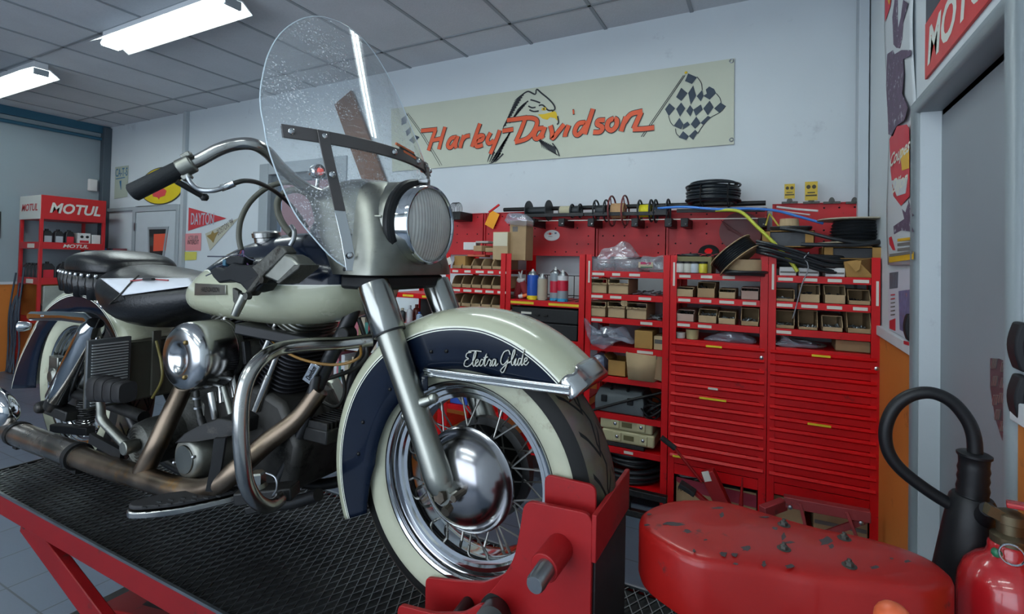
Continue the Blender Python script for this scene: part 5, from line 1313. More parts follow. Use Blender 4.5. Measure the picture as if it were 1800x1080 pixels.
rc_ = rack('shelf_rack', 'red open shelf rack left of the two drawer cabinets, with clear bags on top', RX0, RX1 - .004, [1.372, 1.234, 1.090, .920, .735, .515, .318, .10], 1.475,
     labels=[lx((1041, 1062), (1076, 1090), (1106, 1125)), lx((1040, 1060), (1073, 1093), (1123, 1145)), lx((1041, 1060), (1127, 1148)), lx((1122, 1150)), (), (), lx((1102, 1118))])
def cabinet(lab, x0, x1, lock_x, tapes, labels):
    t = rack('drawer_cabinet', lab, x0, x1, [1.374, 1.238, 1.097, .998], 1.475, 'drawer cabinet', labels=labels)
    for nm, a, b in (('side_panel', x0, x0 + .004), ('side_panel', x1 - .004, x1)): obj(nm, MB().lohi((a, Y0 + .037, .02), (b, Y0 + YD - .037, .997)), M_rr, t)
    n = 12; zt, st = .985, .0578
    for i in range(n):
        z1 = zt - i * st; z0 = z1 - st + .003
        g = MB(); pr = [(-.001, z0), (-.001, z1 - .022), (-.013, z1 - .017), (-.017, z1 - .012), (-.004, z1), (.004, z1), (.30, z1 - .006), (.30, z0)]
        g.loft([[Vector((x, Y0 + .004 + a, b)) for a, b in pr] for x in (x0 + .012, x1 - .012)], True, True)
        d = obj('drawer', g, M_rr, t, bevel=.001, ang=30)
        if i in tapes:
            for (px0, px1, m) in tapes[i]:
                label(d, (fx(px0) + fx(px1)) / 2, z1 - .010, fx(px1) - fx(px0), .011, Y0 - .0135, m)
        if i == 0: g = MB(); g.lathe([(.010, 0), (.010, .006), (.004, .008), (0, .008)], (lock_x, Y0 + .003, z0 + .006), (0, -1, 0), 16); obj('lock', g, M_chrome, d)
    g = MB(); g.lohi((x0 + .037, Y0 + .002, .235), (x1 - .037, Y0 + .006, zt - n * st)); obj('kick_rail', g, M_rr, t)
    obj('bottom_shelf', MB().lohi((x0 + .005, Y0 + .01, .02), (x1 - .005, Y0 + YD - .005, .03)), M_rr, t)
    return t
cA = cabinet('red drawer cabinet with a white sticker on one drawer, left of the matching pair', RX1, RX2 - .003, RX2 - .03, {0: [(1243, 1271, M_laby)], 4: [(1248, 1265, M_lab)], 5: [(1233, 1280, M_laby)], 11: [(1188, 1206, M_laby)]},
        [lx((1194, 1214), (1232, 1252), (1270, 1292)), lx((1193, 1214), (1230, 1251), (1265, 1291), (1306, 1330)), lx((1192, 1214), (1228, 1252))])
cB = cabinet('red drawer cabinet under the hose stack, right one of the matching pair', RX2, RX3, RX3 - .012, {0: [(1428, 1461, M_laby)], 6: [(1422, 1463, M_laby)]},
        [lx((1368, 1394), (1412, 1437), (1455, 1480), (1500, 1528)), lx((1366, 1394), (1409, 1438), (1454, 1481), (1500, 1526)), lx((1366, 1392))])
# vertical paper strips on the uprights
for x, z0, z1, par in ((RX0 + .020, 1.30, 1.435, rc_), (RX1 + .020, 1.30, 1.435, cA), (RX2 + .020, 1.30, 1.435, cB), (RX3 - .012, 1.24, 1.36, cB)):
    label(par, x, (z0 + z1) / 2, .011, z1 - z0, Y0 - .0005)
rD = rack('shelf_rack', 'red shelf rack holding spray cans above a black toolbox', -1.592, RX0 - .008, [1.168, .925, .55, .2], 1.475, labels=[[(-1.47, .17), (-1.24, .08), (-1.135, .13)]], lm=M_laby)
rE = rack('shelf_rack', 'red shelf rack of small cardboard parts bins behind the headlight', -2.082, -1.598, [1.362, 1.228, 1.095, .80, .40, .1], 1.475,
     labels=[lx((795, 805), (816, 827), (836, 850), (857, 867), (877, 891)), lx((796, 809), (815, 829), (835, 848), (854, 868), (875, 890))])
rF = rack('shelf_rack', 'red shelf rack with small bottles seen between the fork legs', -2.60, -2.09, [1.168, .942, .60, .2], 1.20, labels=[[(-2.42, .10), (-2.25, .08)], [(-2.5, .08), (-2.40, .10), (-2.27, .10)]], lm=M_laby)
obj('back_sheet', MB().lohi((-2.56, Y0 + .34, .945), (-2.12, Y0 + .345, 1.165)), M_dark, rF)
# wire grid standing at the back of the can shelf
g = MB()
for i in range(9): g.tube([(-1.58 + i * .068, Y0 + .36, 1.17), (-1.58 + i * .068, Y0 + .36, 1.33)], .003, 6)
for z in (1.19, 1.33): g.tube([(-1.585, Y0 + .36, z), (-1.035, Y0 + .36, z)], .003, 6)
for i in range(9): g.tube([(-1.58 + i * .068, Y0 + .02, 1.176), (-1.58 + i * .068, Y0 + .36, 1.176)], .0025, 6)
obj('wire_guard', g, M_blk2, rD)
# ---------------- pegboard panels
YP = 3.43
pegs = [(-2.62, -2.03, 1.47, 1.80, 'left of the orange tag'), (-2.02, -1.645, 1.47, 1.80, 'behind the orange tag'), (-1.635, -1.115, 1.47, 1.76, 'with a white oval sticker'), (-1.105, -.632, 1.47, 1.76, 'behind the tan wire spool'), (-.625, -.035, 1.47, 1.78, 'behind the dark red reel'), (-.005, .455, 1.48, 1.80, 'under the yellow cards in the corner')]
random.seed(11); pan = []
for x0, x1, z0, z1, w in pegs:
    t = thing('pegboard_panel', 'red perforated wall panel ' + w, 'pegboard', ((x0 + x1) / 2, YP, z0))
    g = MB(); g.lohi((x0, YP, z0), (x1, YP + .004, z1)); g.lohi((x0, YP - .012, z1 - .004), (x1, YP + .11, z1)); g.lohi((x0, YP - .012, z0), (x0 + .012, YP + .11, z1)); g.lohi((x1 - .012, YP - .012, z0), (x1, YP + .11, z1))
    for i in range(6):
        for j in range(5):
            if random.random() < .45: continue
            x = x0 + (x1 - x0) * (i + .6) / 6.2; z = z0 + .03 + (z1 - z0 - .06) * j / 4
            g.lathe([(.0055, 0), (0, 0.0001)], (x, YP - .0006, z), (0, -1, 0), 10, 1, caps=False)
    obj('perforated_sheet', g, [M_peg, M_hole], t, ang=20); pan.append(t)
t = thing('oval_sticker', 'white oval sticker on the red panel above the spray cans', 'sticker', (0, 0, 0)); a = P(970, 414, YP - .002)
t.location = (a.x, a.y, a.z)
g = MB(); g.loft([[a + Vector((.062 * math.cos(2 * PI * i / 40), dy, .040 * math.sin(2 * PI * i / 40))) for i in range(40)] for dy in (0, .0015)]); obj('sticker', g, mat('sticker_white', '#d5d6d6', .4), t)
g = MB(); g.box(a + Vector((-.014, -.001, .012)), (.020, .001, .017)); g.box(a + Vector((-.032, -.001, .012)), (.010, .001, .004)); g.box(a + Vector((.002, -.001, .012)), (.008, .001, .004)); obj('red_mark', g, mat('mark_red', '#c0392b', .5), t, weld=False)
g = MB(); text_mb(g, 'WÜRTH', a + Vector((-.012, -.001, -.008)), (1, 0, 0), (0, 0, 1), .008, .0002, .012); obj('lettering', g, M_black, t, ang=0)
g = MB(); g.box(a + Vector((.030, -.001, .016)), (.016, .001, .012)); obj('blue_mark', g, mat('mark_blue', '#5a6e8c', .5), t)
# orange tag hanging at the top edge of the panel
a = P(865, 386, YP - .03); t = thing('hang_tag', 'orange paper tag hanging from a red clip on the panel edge', 'tag', a)
R_ = Matrix.Rotation(.45, 3, 'Y')
g = MB(); g.box(a, (.085, .002, .125), R_); obj('tag', g, mat('tag_orange', '#f0a01c', .6), t)
g = MB(); b = a + R_ @ Vector((-.01, -.002, .07)); g.bar(b + Vector((-.05, 0, -.012)), b + Vector((.04, 0, .045)), .012, .014); obj('clip', g, M_rr, t)

# ---------------- containers
def open_bin(name, lab, cat, x0, x1, z0, z1, y=Y0 + .012, d=.26, lip=.42, m=None, fill=None, grp=None, tilt=0., flare=0.):
    """carton standing on a shelf with its front cut down to a lip"""
    t = thing(name, lab, cat, ((x0 + x1) / 2, y + d / 2, z0), grp); h = z1 - z0; th = .003; m = m or M_card
    g = MB(); g.lohi((x0, y, z0), (x1, y + d, z0 + th)); g.lohi((x0, y + d - th, z0), (x1, y + d, z1))
    for xa in (x0, x1 - th):
        s = -flare if xa == x0 else flare
        g.prism([(xa, y, z0), (xa, y + d, z0), (xa, y + d, z1), (xa, y + .05, z1), (xa, y - .0, z0 + h * lip)], (th, 0, 0))
    g.lohi((x0, y, z0), (x1, y + th, z0 + h * lip)); g.lohi((x0, y + .05, z1 - th), (x1, y + d, z1))
    obj('carton', g, m, t)
    if fill:
        f = MB(); random.seed(int(abs(x0) * 1000))
        for k in range(16 if fill is not M_dark else 9):
            c = Vector((random.uniform(x0 + .012, x1 - .012), y + random.uniform(.012, .10), z0 + h * lip * random.uniform(.55, 1.15)))
            dv = Vector((random.uniform(-1, 1), random.uniform(-.6, .6), random.uniform(-.5, .6))).normalized() * random.uniform(.006, .016)
            f.cyl(c - dv, c + dv, random.uniform(.003, .005), 6)
        f.lohi((x0 + .004, y + .004, z0 + .004), (x1 - .004, y + d - .01, z0 + h * lip * .62))
        obj('contents', f, fill, t).__setitem__('kind', 'stuff')
    return t
def pbin(x0, y0, x1, y1, lab, zs, **k):
    a, b, zl, zh = rect(x0, y0, x1, y1, Y0 + .012)
    return open_bin(k.pop('name', 'parts_bin'), lab, k.pop('cat', 'bin'), a, b, zs + .001, max(zs + .03, zs + (zh - zl)), **k)
ordi = ('leftmost', 'second from left', 'third from left', 'rightmost')
Z1, Z2, Z3 = 1.374, 1.238, 1.097
for i, (q, fl, lp) in enumerate((((1189, 506, 1219, 522), None, .8), ((1225, 497, 1257, 523), None, .62), ((1263, 509, 1293, 525), None, .7), ((1302, 509, 1334, 529), None, .75))):
    pbin(*q, 'carton bin on the upper bin row of the left drawer cabinet, ' + ordi[i], Z2, m=(M_card2, M_card, M_card2, mat('pink_card', '#b89a8c', .7))[i], fill=fl or M_dark, lip=lp, grp='carton bins on the drawer cabinets')
for i, (q, fl, lp) in enumerate((((1189, 548, 1220, 566), None, .7), ((1227, 546, 1260, 568), M_hw, .55), ((1262, 549, 1293, 569), M_hw, .5), ((1302, 544, 1334, 573), M_hw, .28))):
    pbin(*q, 'carton bin on the lower bin row of the left drawer cabinet, ' + ordi[i], Z3, m=(mat('pink_card', '#b89a8c'), M_card2, M_card2, M_card)[i], fill=fl or M_dark, lip=lp, grp='carton bins on the drawer cabinets')
for i, (q, fl, lp) in enumerate((((1363, 510, 1397, 530), M_hw, .25), ((1405, 504, 1442, 534), None, .48), ((1449, 506, 1487, 537), None, .5), ((1491, 515, 1531, 540), None, .3))):
    pbin(*q, 'carton bin on the upper bin row of the right drawer cabinet, ' + ordi[i], Z2, m=(M_card, M_card2, M_card2, M_card)[i], fill=fl or M_dark, lip=lp, grp='carton bins on the drawer cabinets')
for i, (q, fl, lp) in enumerate((((1363, 547, 1397, 576), M_hw, .2), ((1403, 550, 1438, 582), M_hw, .16), ((1445, 560, 1482, 585), M_hw, .3), ((1489, 555, 1532, 589), M_hw, .25))):
    pbin(*q, 'carton bin on the lower bin row of the right drawer cabinet, ' + ordi[i], Z3, m=(M_card, M_card, M_card2, M_card)[i], fill=fl, lip=lp, grp='carton bins on the drawer cabinets')
# small bins of the far rack: scalloped fronts, five to a row
def scoop(x0, x1, z0, z1, lab, grp, m=None, fill=None):
    t = thing('parts_bin', lab, 'bin', ((x0 + x1) / 2, Y0 + .12, z0), grp); y, d, h, th = Y0 + .012, .24, z1 - z0, .003
    g = MB(); g.lohi((x0, y, z0), (x1, y + d, z0 + th)); g.lohi((x0, y + d - th, z0), (x1, y + d, z1)); g.lohi((x0, y, z0), (x1, y + th, z0 + h * .3))
    for xa in (x0, x1 - th):
        pr = [(y, z0), (y + d, z0), (y + d, z1), (y + .06, z1), (y + .035, z1 - .006), (y + .014, z0 + h * .62), (y, z0 + h * .3)]
        g.prism([(xa, a, b) for a, b in pr], (th, 0, 0))
    obj('carton', g, m or M_card, t)
    f = MB(); f.lohi((x0 + .004, y + .006, z0 + .003), (x1 - .004, y + d - .01, z0 + h * .28)); obj('contents', f, fill or mat('mixed_parts', '#6d695f', .6, var=.4, vscale=60), t).__setitem__('kind', 'stuff')
    return t
five = ('leftmost', 'second from left', 'middle', 'fourth from left', 'rightmost')
for row, z, nm in ((0, 1.364, 'top'), (1, 1.230, 'middle'), (2, 1.097, 'lower')):
    for i in range(5):
        x0 = -2.035 + i * .0815
        scoop(x0, x0 + .079, z, z + (.085 if row else .075), 'cardboard parts bin on the %s shelf of the rack behind the headlight, %s' % (nm, five[i]), 'parts bins of the far rack', fill=(M_hw if (i + row) % 2 else None))
def carton(name, lab, cat, x0, x1, z0, z1, y, d, m, grp=None, flaps=False, band=None, rz=0.):
    t = thing(name, lab, cat, ((x0 + x1) / 2, y + d / 2, z0), grp); h = z1 - z0
    if flaps:
        g = MB(); th = .004
        for a, b in (((x0, y, z0), (x1, y + th, z1)), ((x0, y + d - th, z0), (x1, y + d, z1)), ((x0, y, z0), (x0 + th, y + d, z1)), ((x1 - th, y, z0), (x1, y + d, z1)), ((x0, y, z0), (x1, y + d, z0 + th))): g.lohi(a, b)
        obj('carton', g, m, t)
        for s, xx in ((-1, x0), (1, x1)):
            f = MB(); f.prism([(xx, y + .002, z1), (xx, y + d - .002, z1), (xx + s * .03, y + d - .01, z1 + .025), (xx + s * .03, y + .01, z1 + .025)], (0, 0, .003)); obj('flap', f, m, t)
    else:
        g = MB(); g.lohi((x0, y, z0), (x1, y + d, z1)); obj('carton', g, m, t, bevel=.003)
    if band: g = MB(); g.lohi((x0 + .004, y - .0015, z0 + h * band[0]), (x1 - .004, y, z0 + h * band[1])); obj('print_band', g, band[2], t)
    if rz: t.rotation_euler.z = rz
    return t
# cartons with torn fronts on the open rack
def torn(q, lab, zs, Y=Y0 + .012):
    a, b, zl, zh = rect(*q, Y); h = zh - zl
    t = thing('parts_carton', lab, 'carton', ((a + b) / 2, Y + .12, zs), 'torn cartons on the open rack'); d = .24
    g = MB(); g.lohi((a, Y, zs), (b, Y + .003, zs + h * .72)); g.lohi((a, Y, zs), (a + .003, Y + d, zs + h)); g.lohi((b - .003, Y, zs), (b, Y + d, zs + h)); g.lohi((a, Y, zs), (b, Y + d, zs + .003)); g.lohi((a, Y + .02, zs + h - .003), (b, Y + d, zs + h))
    obj('carton', g, M_card2, t)
    f = MB(); rg = [[Vector((a + (b - a) * i / 10, Y - .003 - .004 * math.sin(i * 1.7), zs + h * .72 - .012)), Vector((a + (b - a) * i / 10, Y - .006, zs + h * (.70 + .05 * math.sin(i * 2.3 + a * 40)))), Vector((a + (b - a) * i / 10, Y + .004, zs + h * .72))] for i in range(11)]
    f.loft(rg, False, False); obj('torn_lip', f, M_card2, t, solid=.002)
    obj('contents', MB().lohi((a + .004, Y + .005, zs + .003), (b - .004, Y + d - .01, zs + h * .66)), M_dark, t)
for i, q in enumerate(((1038, 492, 1067, 516), (1069, 493, 1105, 518))): torn(q, 'torn tan carton on the second shelf of the open rack, ' + ('left', 'right')[i] + ' one', 1.236)
for i, q in enumerate(((1036, 533, 1065, 557), (1068, 534, 1099, 560), (1101, 536, 1137, 562))): torn(q, 'torn tan carton on the third shelf of the open rack, ' + ('left', 'middle', 'right')[i] + ' one', 1.092)
c = P(1102, 532, Y0 + .08); t = thing('cardboard_tube', 'cardboard tube end poking out between torn cartons', 'tube', c); g = MB(); g.lathe([(.014, 0), (.021, 0), (.021, .2), (.014, .2)], (c.x, Y0 + .012, 1.185), (0, 1, 0), 20); obj('tube', g, M_card2, t)
# loose parts lying on the right of those shelves
for nm, lab, zs, x0, x1, m in (('bagged_part', 'flat grey bagged parts lying right on the second shelf of the open rack', 1.236, 1115, 1165, mat('bag_grey', '#6c6a70', .3, var=.3)), ('bolt_pile', 'pile of loose bolts lying right on the third shelf of the open rack', 1.092, 1140, 1166, M_hw)):
    a, b = fx(x0), fx(x1); t = thing(nm, lab, 'parts', ((a + b) / 2, Y0 + .1, zs)); g = MB(); random.seed(5)
    for k in range(26):
        c = Vector((random.uniform(a, b), Y0 + random.uniform(.03, .22), zs + random.uniform(.004, .02))); v = Vector((random.uniform(-1, 1), random.uniform(-1, 1), random.uniform(-.2, .3))).normalized() * .022
        g.bar(c - v, c + v, .012, .006)
    obj('pieces', g, m, t).__setitem__('kind', 'stuff')
# ---- clear plastic bins and bags
def film_mat(name, col, a):
    if name in MATS: return MATS[name]
    m = bpy.data.materials.new(name); MATS[name] = m; m.use_nodes = True; nt = m.node_tree; N = nt.nodes; L = nt.links; N.clear()
    o = N.new('ShaderNodeOutputMaterial'); tr = N.new('ShaderNodeBsdfTransparent'); gl = N.new('ShaderNodeBsdfGlossy'); df = N.new('ShaderNodeBsdfDiffuse'); m1 = N.new('ShaderNodeMixShader'); m2 = N.new('ShaderNodeMixShader')
    df.inputs[0].default_value = rgb(col); gl.inputs['Roughness'].default_value = .12; m1.inputs[0].default_value = a; m2.inputs[0].default_value = .12
    L.new(tr.outputs[0], m1.inputs[1]); L.new(df.outputs[0], m1.inputs[2]); L.new(m1.outputs[0], m2.inputs[1]); L.new(gl.outputs[0], m2.inputs[2]); L.new(m2.outputs[0], o.inputs[0]); return m
M_film = film_mat('clear_film', '#c9cdd6', .30); M_film2 = film_mat('cloudy_bag', '#bcc3d6', .34)
def bag(name, lab, pix, Y, d, m, seed, inside=None, top=None):
    """crumpled plastic bag filling an outline of pixels at depth Y"""
    pts = [P(x, y, Y) for x, y in pix]; c = sum(pts, Vector()) / len(pts); t = thing(name, lab, 'plastic bag', (c.x, Y + d / 2, min(p.z for p in pts)))
    pts, _ = spline(pts, 1, 4, True); n = len(pts); random.seed(seed); g = MB(); rings = []
    for k, (s, yy) in enumerate(((.25, -.10), (.62, -.06), (.92, -.01), (1, .15), (.98, .6), (.8, .95), (.3, 1.0))):
        rg = []
        for i, p in enumerate(pts):
            q = c + (p - c) * s; nn = noise.noise(Vector((q.x * 22, yy * 3 + seed, q.z * 22))); rg.append(Vector((q.x + nn * .012 * (k < 6), Y + d * yy + nn * .022, q.z + noise.noise(q * 31) * .010 * (k != 3))))
        rings.append(rg)
    g.loft(rings, True, True); obj('film', g, m, t, ang=20)
    if inside:
        q, im = inside; f = MB(); pp = [P(x, y, Y + .02) for x, y in q]; cc = sum(pp, Vector()) / len(pp)
        for k in range(60):
            w = [random.random() ** .5 for _ in (0,)][0]; p = random.choice(pp); b = cc.lerp(p, w); f.ball(b + Vector((0, random.uniform(0, d * .6), 0)), random.uniform(.008, .014), 6)
        obj('contents', f, im, t).__setitem__('kind', 'stuff')
    return t
a, b, zl, zh = rect(1037, 450, 1083, 474, Y0 + .02)
def tub(x0, x1, lab, hgt):
    a, b = fx(x0, Y0 + .02), fx(x1, Y0 + .02); t = thing('plastic_tub', lab, 'tub', ((a + b) / 2, Y0 + .16, Z1)); g = MB(); y, d = Y0 + .02, .28; z = 1.374
    g.loft([[(a, y, z), (b, y, z), (b, y + d, z), (a, y + d, z)], [(a - .001, y - .002, z + hgt), (b + .001, y - .002, z + hgt), (b + .001, y + d, z + hgt), (a - .001, y + d, z + hgt)]], True, False); obj('tub', g, M_film, t, solid=.002)
    g = MB(); random.seed(int(x0)); 
    for k in range(40): c = Vector((random.uniform(a + .015, b - .015), random.uniform(y + .02, y + d - .03), z + random.uniform(.01, hgt * .55))); v = Vector((random.uniform(-1, 1), random.uniform(-1, 1), random.uniform(-1, 1))).normalized() * .016; g.cyl(c - v, c + v, .005, 6)
    obj('contents', g, mat('bagged_bits', '#55616b', .4, var=.5, vscale=50), t).__setitem__('kind', 'stuff'); return t
tub(1037, 1080, 'clear plastic tub at the left end of the top shelf of the open rack', .075)
tub(1082, 1124, 'clear plastic tub in the middle of the top shelf of the open rack', .075)
bag('plastic_bag', 'clear bag bulging above the tubs on the open rack', [(1048, 456), (1058, 438), (1080, 434), (1095, 424), (1108, 438), (1118, 452), (1085, 458)], Y0 + .06, .16, M_film, 3)
bag('plastic_bag', 'clear bag with a pink and green label at the right end of the top shelf', [(1125, 474), (1124, 462), (1128, 450), (1150, 452), (1168, 449), (1169, 473), (1148, 475)], Y0 + .03, .2, M_film, 8)
c = P(1135, 466, Y0 + .012); t = thing('bag_label', 'pink and green printed label in front of the right hand bag', 'label', c); g = MB(); g.box(c, (.085, .002, .034)); g.box(c + Vector((0, -.001, .010)), (.06, .002, .014), None, 1); g.box(c + Vector((.005, -.001, -.013)), (.07, .002, .006), None, 2); obj('label', g, [mat('label_buff', '#b7a78c', .5), mat('label_pink', '#b5285a', .5), mat('label_green', '#2d6b4a', .5)], t)
bag('plastic_bag', 'torn cloudy bag of black rubber parts hanging over the shelf edge', [(1026, 560), (1036, 572), (1044, 584), (1060, 575), (1078, 580), (1090, 576), (1100, 590), (1112, 606), (1098, 600), (1080, 604), (1062, 616), (1045, 610), (1034, 598), (1027, 580)], Y0 - .03, .14, M_film2, 21, (([(1046, 584), (1060, 577), (1074, 584), (1078, 590), (1062, 594), (1048, 590)]), M_dark))
q = rect(1114, 584, 1146, 608); carton('carton', 'open brown carton beside the torn cloudy bag', 'carton', q[0], q[1], .922, .922 + .105, Y0 + .015, .2, M_cardd, flaps=False)
q = rect(1148, 590, 1167, 610); t = carton('carton', 'small carton with foil on top at the right of the bag shelf', 'carton', q[0], q[1], .922, .922 + .08, Y0 + .02, .16, M_card2, band=(.45, .75, mat('grey_print', '#54524f', .6)))
q = rect(1066, 642, 1098, 664); carton('carton', 'small brown open carton left of the large pale carton', 'carton', q[0], q[1], .737, .737 + .095, Y0 + .03, .18, M_cardd, flaps=True)
q = rect(1101, 624, 1150, 670); t = thing('carton', 'large pale carton with open flaps, fifth shelf of the open rack', 'carton', ((q[0] + q[1]) / 2, Y0 + .1, .737)); g = MB(); a, b = q[0], q[1]
g.loft([[(a + .014, Y0 - .01, .737), (b, Y0 - .01, .737), (b + .04, Y0 + .22, .737), (a + .03, Y0 + .22, .737)], [(a, Y0 - .018, .737 + .16), (b + .004, Y0 - .018, .737 + .155), (b + .05, Y0 + .23, .737 + .155), (a + .03, Y0 + .23, .737 + .16)]], True, False); obj('carton', g, M_card2, t, solid=.004)
g = MB(); g.prism([(b + .006, Y0 - .016, .76), (b + .045, Y0 + .02, .74), (b + .065, Y0 + .03, .885), (b + .02, Y0 - .012, .888)], (0, .003, 0)); obj('flap', g, M_card2, t)
bag('plastic_bag', 'grey film crumpled on top of the large pale carton', [(1112, 622), (1125, 615), (1145, 618), (1160, 616), (1172, 626), (1160, 634), (1148, 628), (1125, 628)], Y0 + .02, .12, M_film2, 31)
bag('plastic_bag', 'pale blue bag on the fifth shelf behind the fender tip', [(1032, 655), (1034, 632), (1048, 624), (1060, 628), (1062, 645), (1056, 662)], Y0 + .03, .15, film_mat('blue_film', '#7d97b8', .6), 33)
# toolboxes and cases
M_tbx = mat('toolbox_grey', '#4c5356', .5, var=.12); M_creamp = mat('cream_plastic', '#b5ae88', .45, var=.06)
t = thing('toolbox', 'grey plastic toolbox on the sixth shelf of the open rack', 'toolbox', (-.80, Y0 + .14, .517)); a = -.965
g = MB(); g.loft([[(a, Y0 + .02, .517), (a + .30, Y0 + .02, .517), (a + .30, Y0 + .26, .517), (a, Y0 + .26, .517)], [(a, Y0 + .015, .60), (a + .30, Y0 + .015, .60), (a + .30, Y0 + .265, .60), (a, Y0 + .265, .60)], [(a + .02, Y0 + .05, .655), (a + .28, Y0 + .05, .655), (a + .28, Y0 + .24, .655), (a + .02, Y0 + .24, .655)]]); obj('case', g, M_tbx, t, bevel=.006)
for dx in (.06, .22): g = MB(); g.box((a + dx, Y0 + .012, .60), (.035, .012, .04)); obj('latch', g, M_black, t, bevel=.003)
g = MB(); g.tube([(a + .10, Y0 + .03, .655), (a + .10, Y0 + .06, .688), (a + .20, Y0 + .06, .688), (a + .20, Y0 + .03, .655)], .009, 8); obj('handle', g, M_black, t)
t = thing('pry_bar', 'long dark steel bar lying across the sixth shelf', 'bar', (-.8, Y0 + .01, .55)); g = MB(); g.tube([P(1040, 722, Y0 - .008), P(1090, 708, Y0 - .006), P(1165, 690, Y0 + .05)], .008, 10); obj('bar', g, M_blk2, t)
t = thing('cable_bundle', 'tangle of dark cables and a clamp right on the sixth shelf', 'cables', (-.62, Y0 + .1, .517)); random.seed(9)
g = MB()
for k in range(7): c = Vector((-.625 + random.uniform(-.03, .03), Y0 + .06 + random.uniform(-.03, .05), .565 + random.uniform(-.02, .03))); g.tube([c + Vector((.05 * math.cos(i * PI / 5 + k), .04 * math.sin(i * PI / 5 + k), .04 * math.sin(i * PI / 5 + k * 2))) for i in range(10)], .006, 6, smooth=2, closed=True)
obj('cables', g, M_black, t).__setitem__('kind', 'stuff')
def case(z, lab, dx=0.):
    t = thing('tool_case', lab, 'case', (-.74 + dx, Y0 + .15, z), 'cream tool cases'); a, b = -.915 + dx, -.60 + dx
    g = MB(); g.lohi((a, Y0 + .012, z), (b, Y0 + .27, z + .074)); obj('shell', g, M_creamp, t, bevel=.012, seg=3)
    for x in (a + .07, b - .09): g = MB(); g.lohi((x, Y0 + .004, z + .012), (x + .05, Y0 + .014, z + .066)); l = obj('latch', g, M_creamp, t, bevel=.004); g = MB(); g.ball((x + .025, Y0 + .004, z + .04), .011, 10, sq=(1, .4, 1)); obj('latch_button', g, M_chrome, l)
    g = MB(); g.lohi((a + .135, Y0 + .008, z + .024), (b - .12, Y0 + .013, z + .052)); obj('grip_slot', g, mat('slot_olive', '#5c5432', .6), t)
case(.345, 'lower of the two cream plastic tool cases on the open rack'); case(.42, 'upper of the two cream plastic tool cases on the open rack', -.012)
q = carton('case_tray', 'dark flat case under the cream tool cases', 'case', -.93, -.66, .320, .344, Y0 + .015, .25, M_dark)
# hose coils on the bottom shelf
def coil(name, lab, c, R, r, n, h, m, cat='hose coil', seed=1, grp=None, wob=.01, rot=None, flat=1.0, turns_ring=28):
    t = thing(name, lab, cat, c, grp); random.seed(seed); g = MB(); c = Vector(c)
    for k in range(n):
        rr = R - random.uniform(0, wob * 3); z = h * (k + .5) / n; ph = random.uniform(0, 6)
        ring = [Vector((rr * math.cos(2 * PI * i / turns_ring), rr * flat * math.sin(2 * PI * i / turns_ring), z + wob * .5 * math.sin(2 * PI * i / turns_ring + ph))) for i in range(turns_ring)]
        if rot is not None: ring = [rot @ p for p in ring]
        g.tube([c + p for p in ring], r, 8, closed=True)
    obj('windings', g, m, t); return t
M_hoseb = mat('black_hose', '#212529', .35, var=.12)
for k, (z, R) in enumerate(((.115, .20), (.19, .17))): coil('hose_coil', 'coil of black hose on the bottom shelf of the open rack, ' + ('lower', 'upper') [k] + ' one', (-.78, Y0 + .215, z), R, .011, 7, .07, M_hoseb, seed=4 + k, wob=.016, grp='hose coils on the bottom shelf')
# ---- rail with cable spools above the panels
YS = 3.30
t = thing('spool_rail', 'dark steel rail and axle carrying cable spools above the red panels', 'rail', (-.9, YS, 1.73))
g = MB(); g.tube([P(886, 369, YS + .06), P(1346, 357, YS + .06)], .015, 14); ax_ = obj('axle', g, M_blk2, t)
for a, b, y in (((900, 380), (1026, 377), 0), ((1028, 377), (1174, 375), 0), ((1190, 371), (1345, 369), 0)):
    g = MB(); g.bar(P(*a, YS - .06), P(*b, YS - .06), .022, .022); obj('angle_rail', g, M_blk2, t)
g = MB(); g.bar(P(905, 389, YS), P(1345, 384, YS), .010, .006); obj('flat_bar', g, mat('bright_bar', '#9a948c', .4, metal=.9), t)
for x in (942, 993, 1044, 1120, 1178, 1206, 1340):
    p = P(x, 388, YS); g = MB(); g.lohi((p.x - .022, YS - .07, p.z - .045), (p.x + .022, YP, p.z + .01)); br = obj('bracket', g, M_black, t, bevel=.003)
    g = MB(); g.ball((p.x + .01, YS - .072, p.z - .03), .008, 8); obj('bolt_head', g, M_steel, br)
def spool(lab, x0, x1, yc, R, rc, m, fm, wire=False, winds=0):
    a, b = P(x0, yc, YS), P(x1, yc, YS); zc = P((x0 + x1) / 2, 371, YS).z; t = thing('cable_spool', lab, 'spool', ((a.x + b.x) / 2, YS, zc - R), 'cable spools on the rail')
    for x in (a.x, b.x):
        g = MB()
        if wire:
            g.tube([(x, YS + R * math.cos(2 * PI * i / 28), zc + R * math.sin(2 * PI * i / 28)) for i in range(28)], .006, 8, closed=True)
            for k in range(4): g.tube([(x, YS, zc), (x, YS + R * math.cos(k * PI / 2 + .5), zc + R * math.sin(k * PI / 2 + .5))], .004, 6)
        else: g.lathe([(0, -.003), (R, -.003), (R, .003), (0, .003)], (x, YS, zc), (1, 0, 0), 36)
        obj('flange', g, fm, t)
    g = MB(); pr = [(0, a.x)] ; n = winds or 1
    prof = []
    for k in range(n): u0 = a.x + (b.x - a.x) * k / n; u1 = a.x + (b.x - a.x) * (k + 1) / n; prof += [(rc * (.97 if winds else 1), u0 + .001), (rc, (u0 + u1) / 2), (rc * (.97 if winds else 1), u1 - .001)]
    g.lathe(prof, (0, YS, zc), (1, 0, 0), 28); obj('winding', g, m, t); return t
M_spk = mat('spool_black', '#1c2226', .45, var=.15)
spool('empty black spool with two solid discs, left end of the rail', 930, 965, 370, .075, .028, M_spk, M_spk)
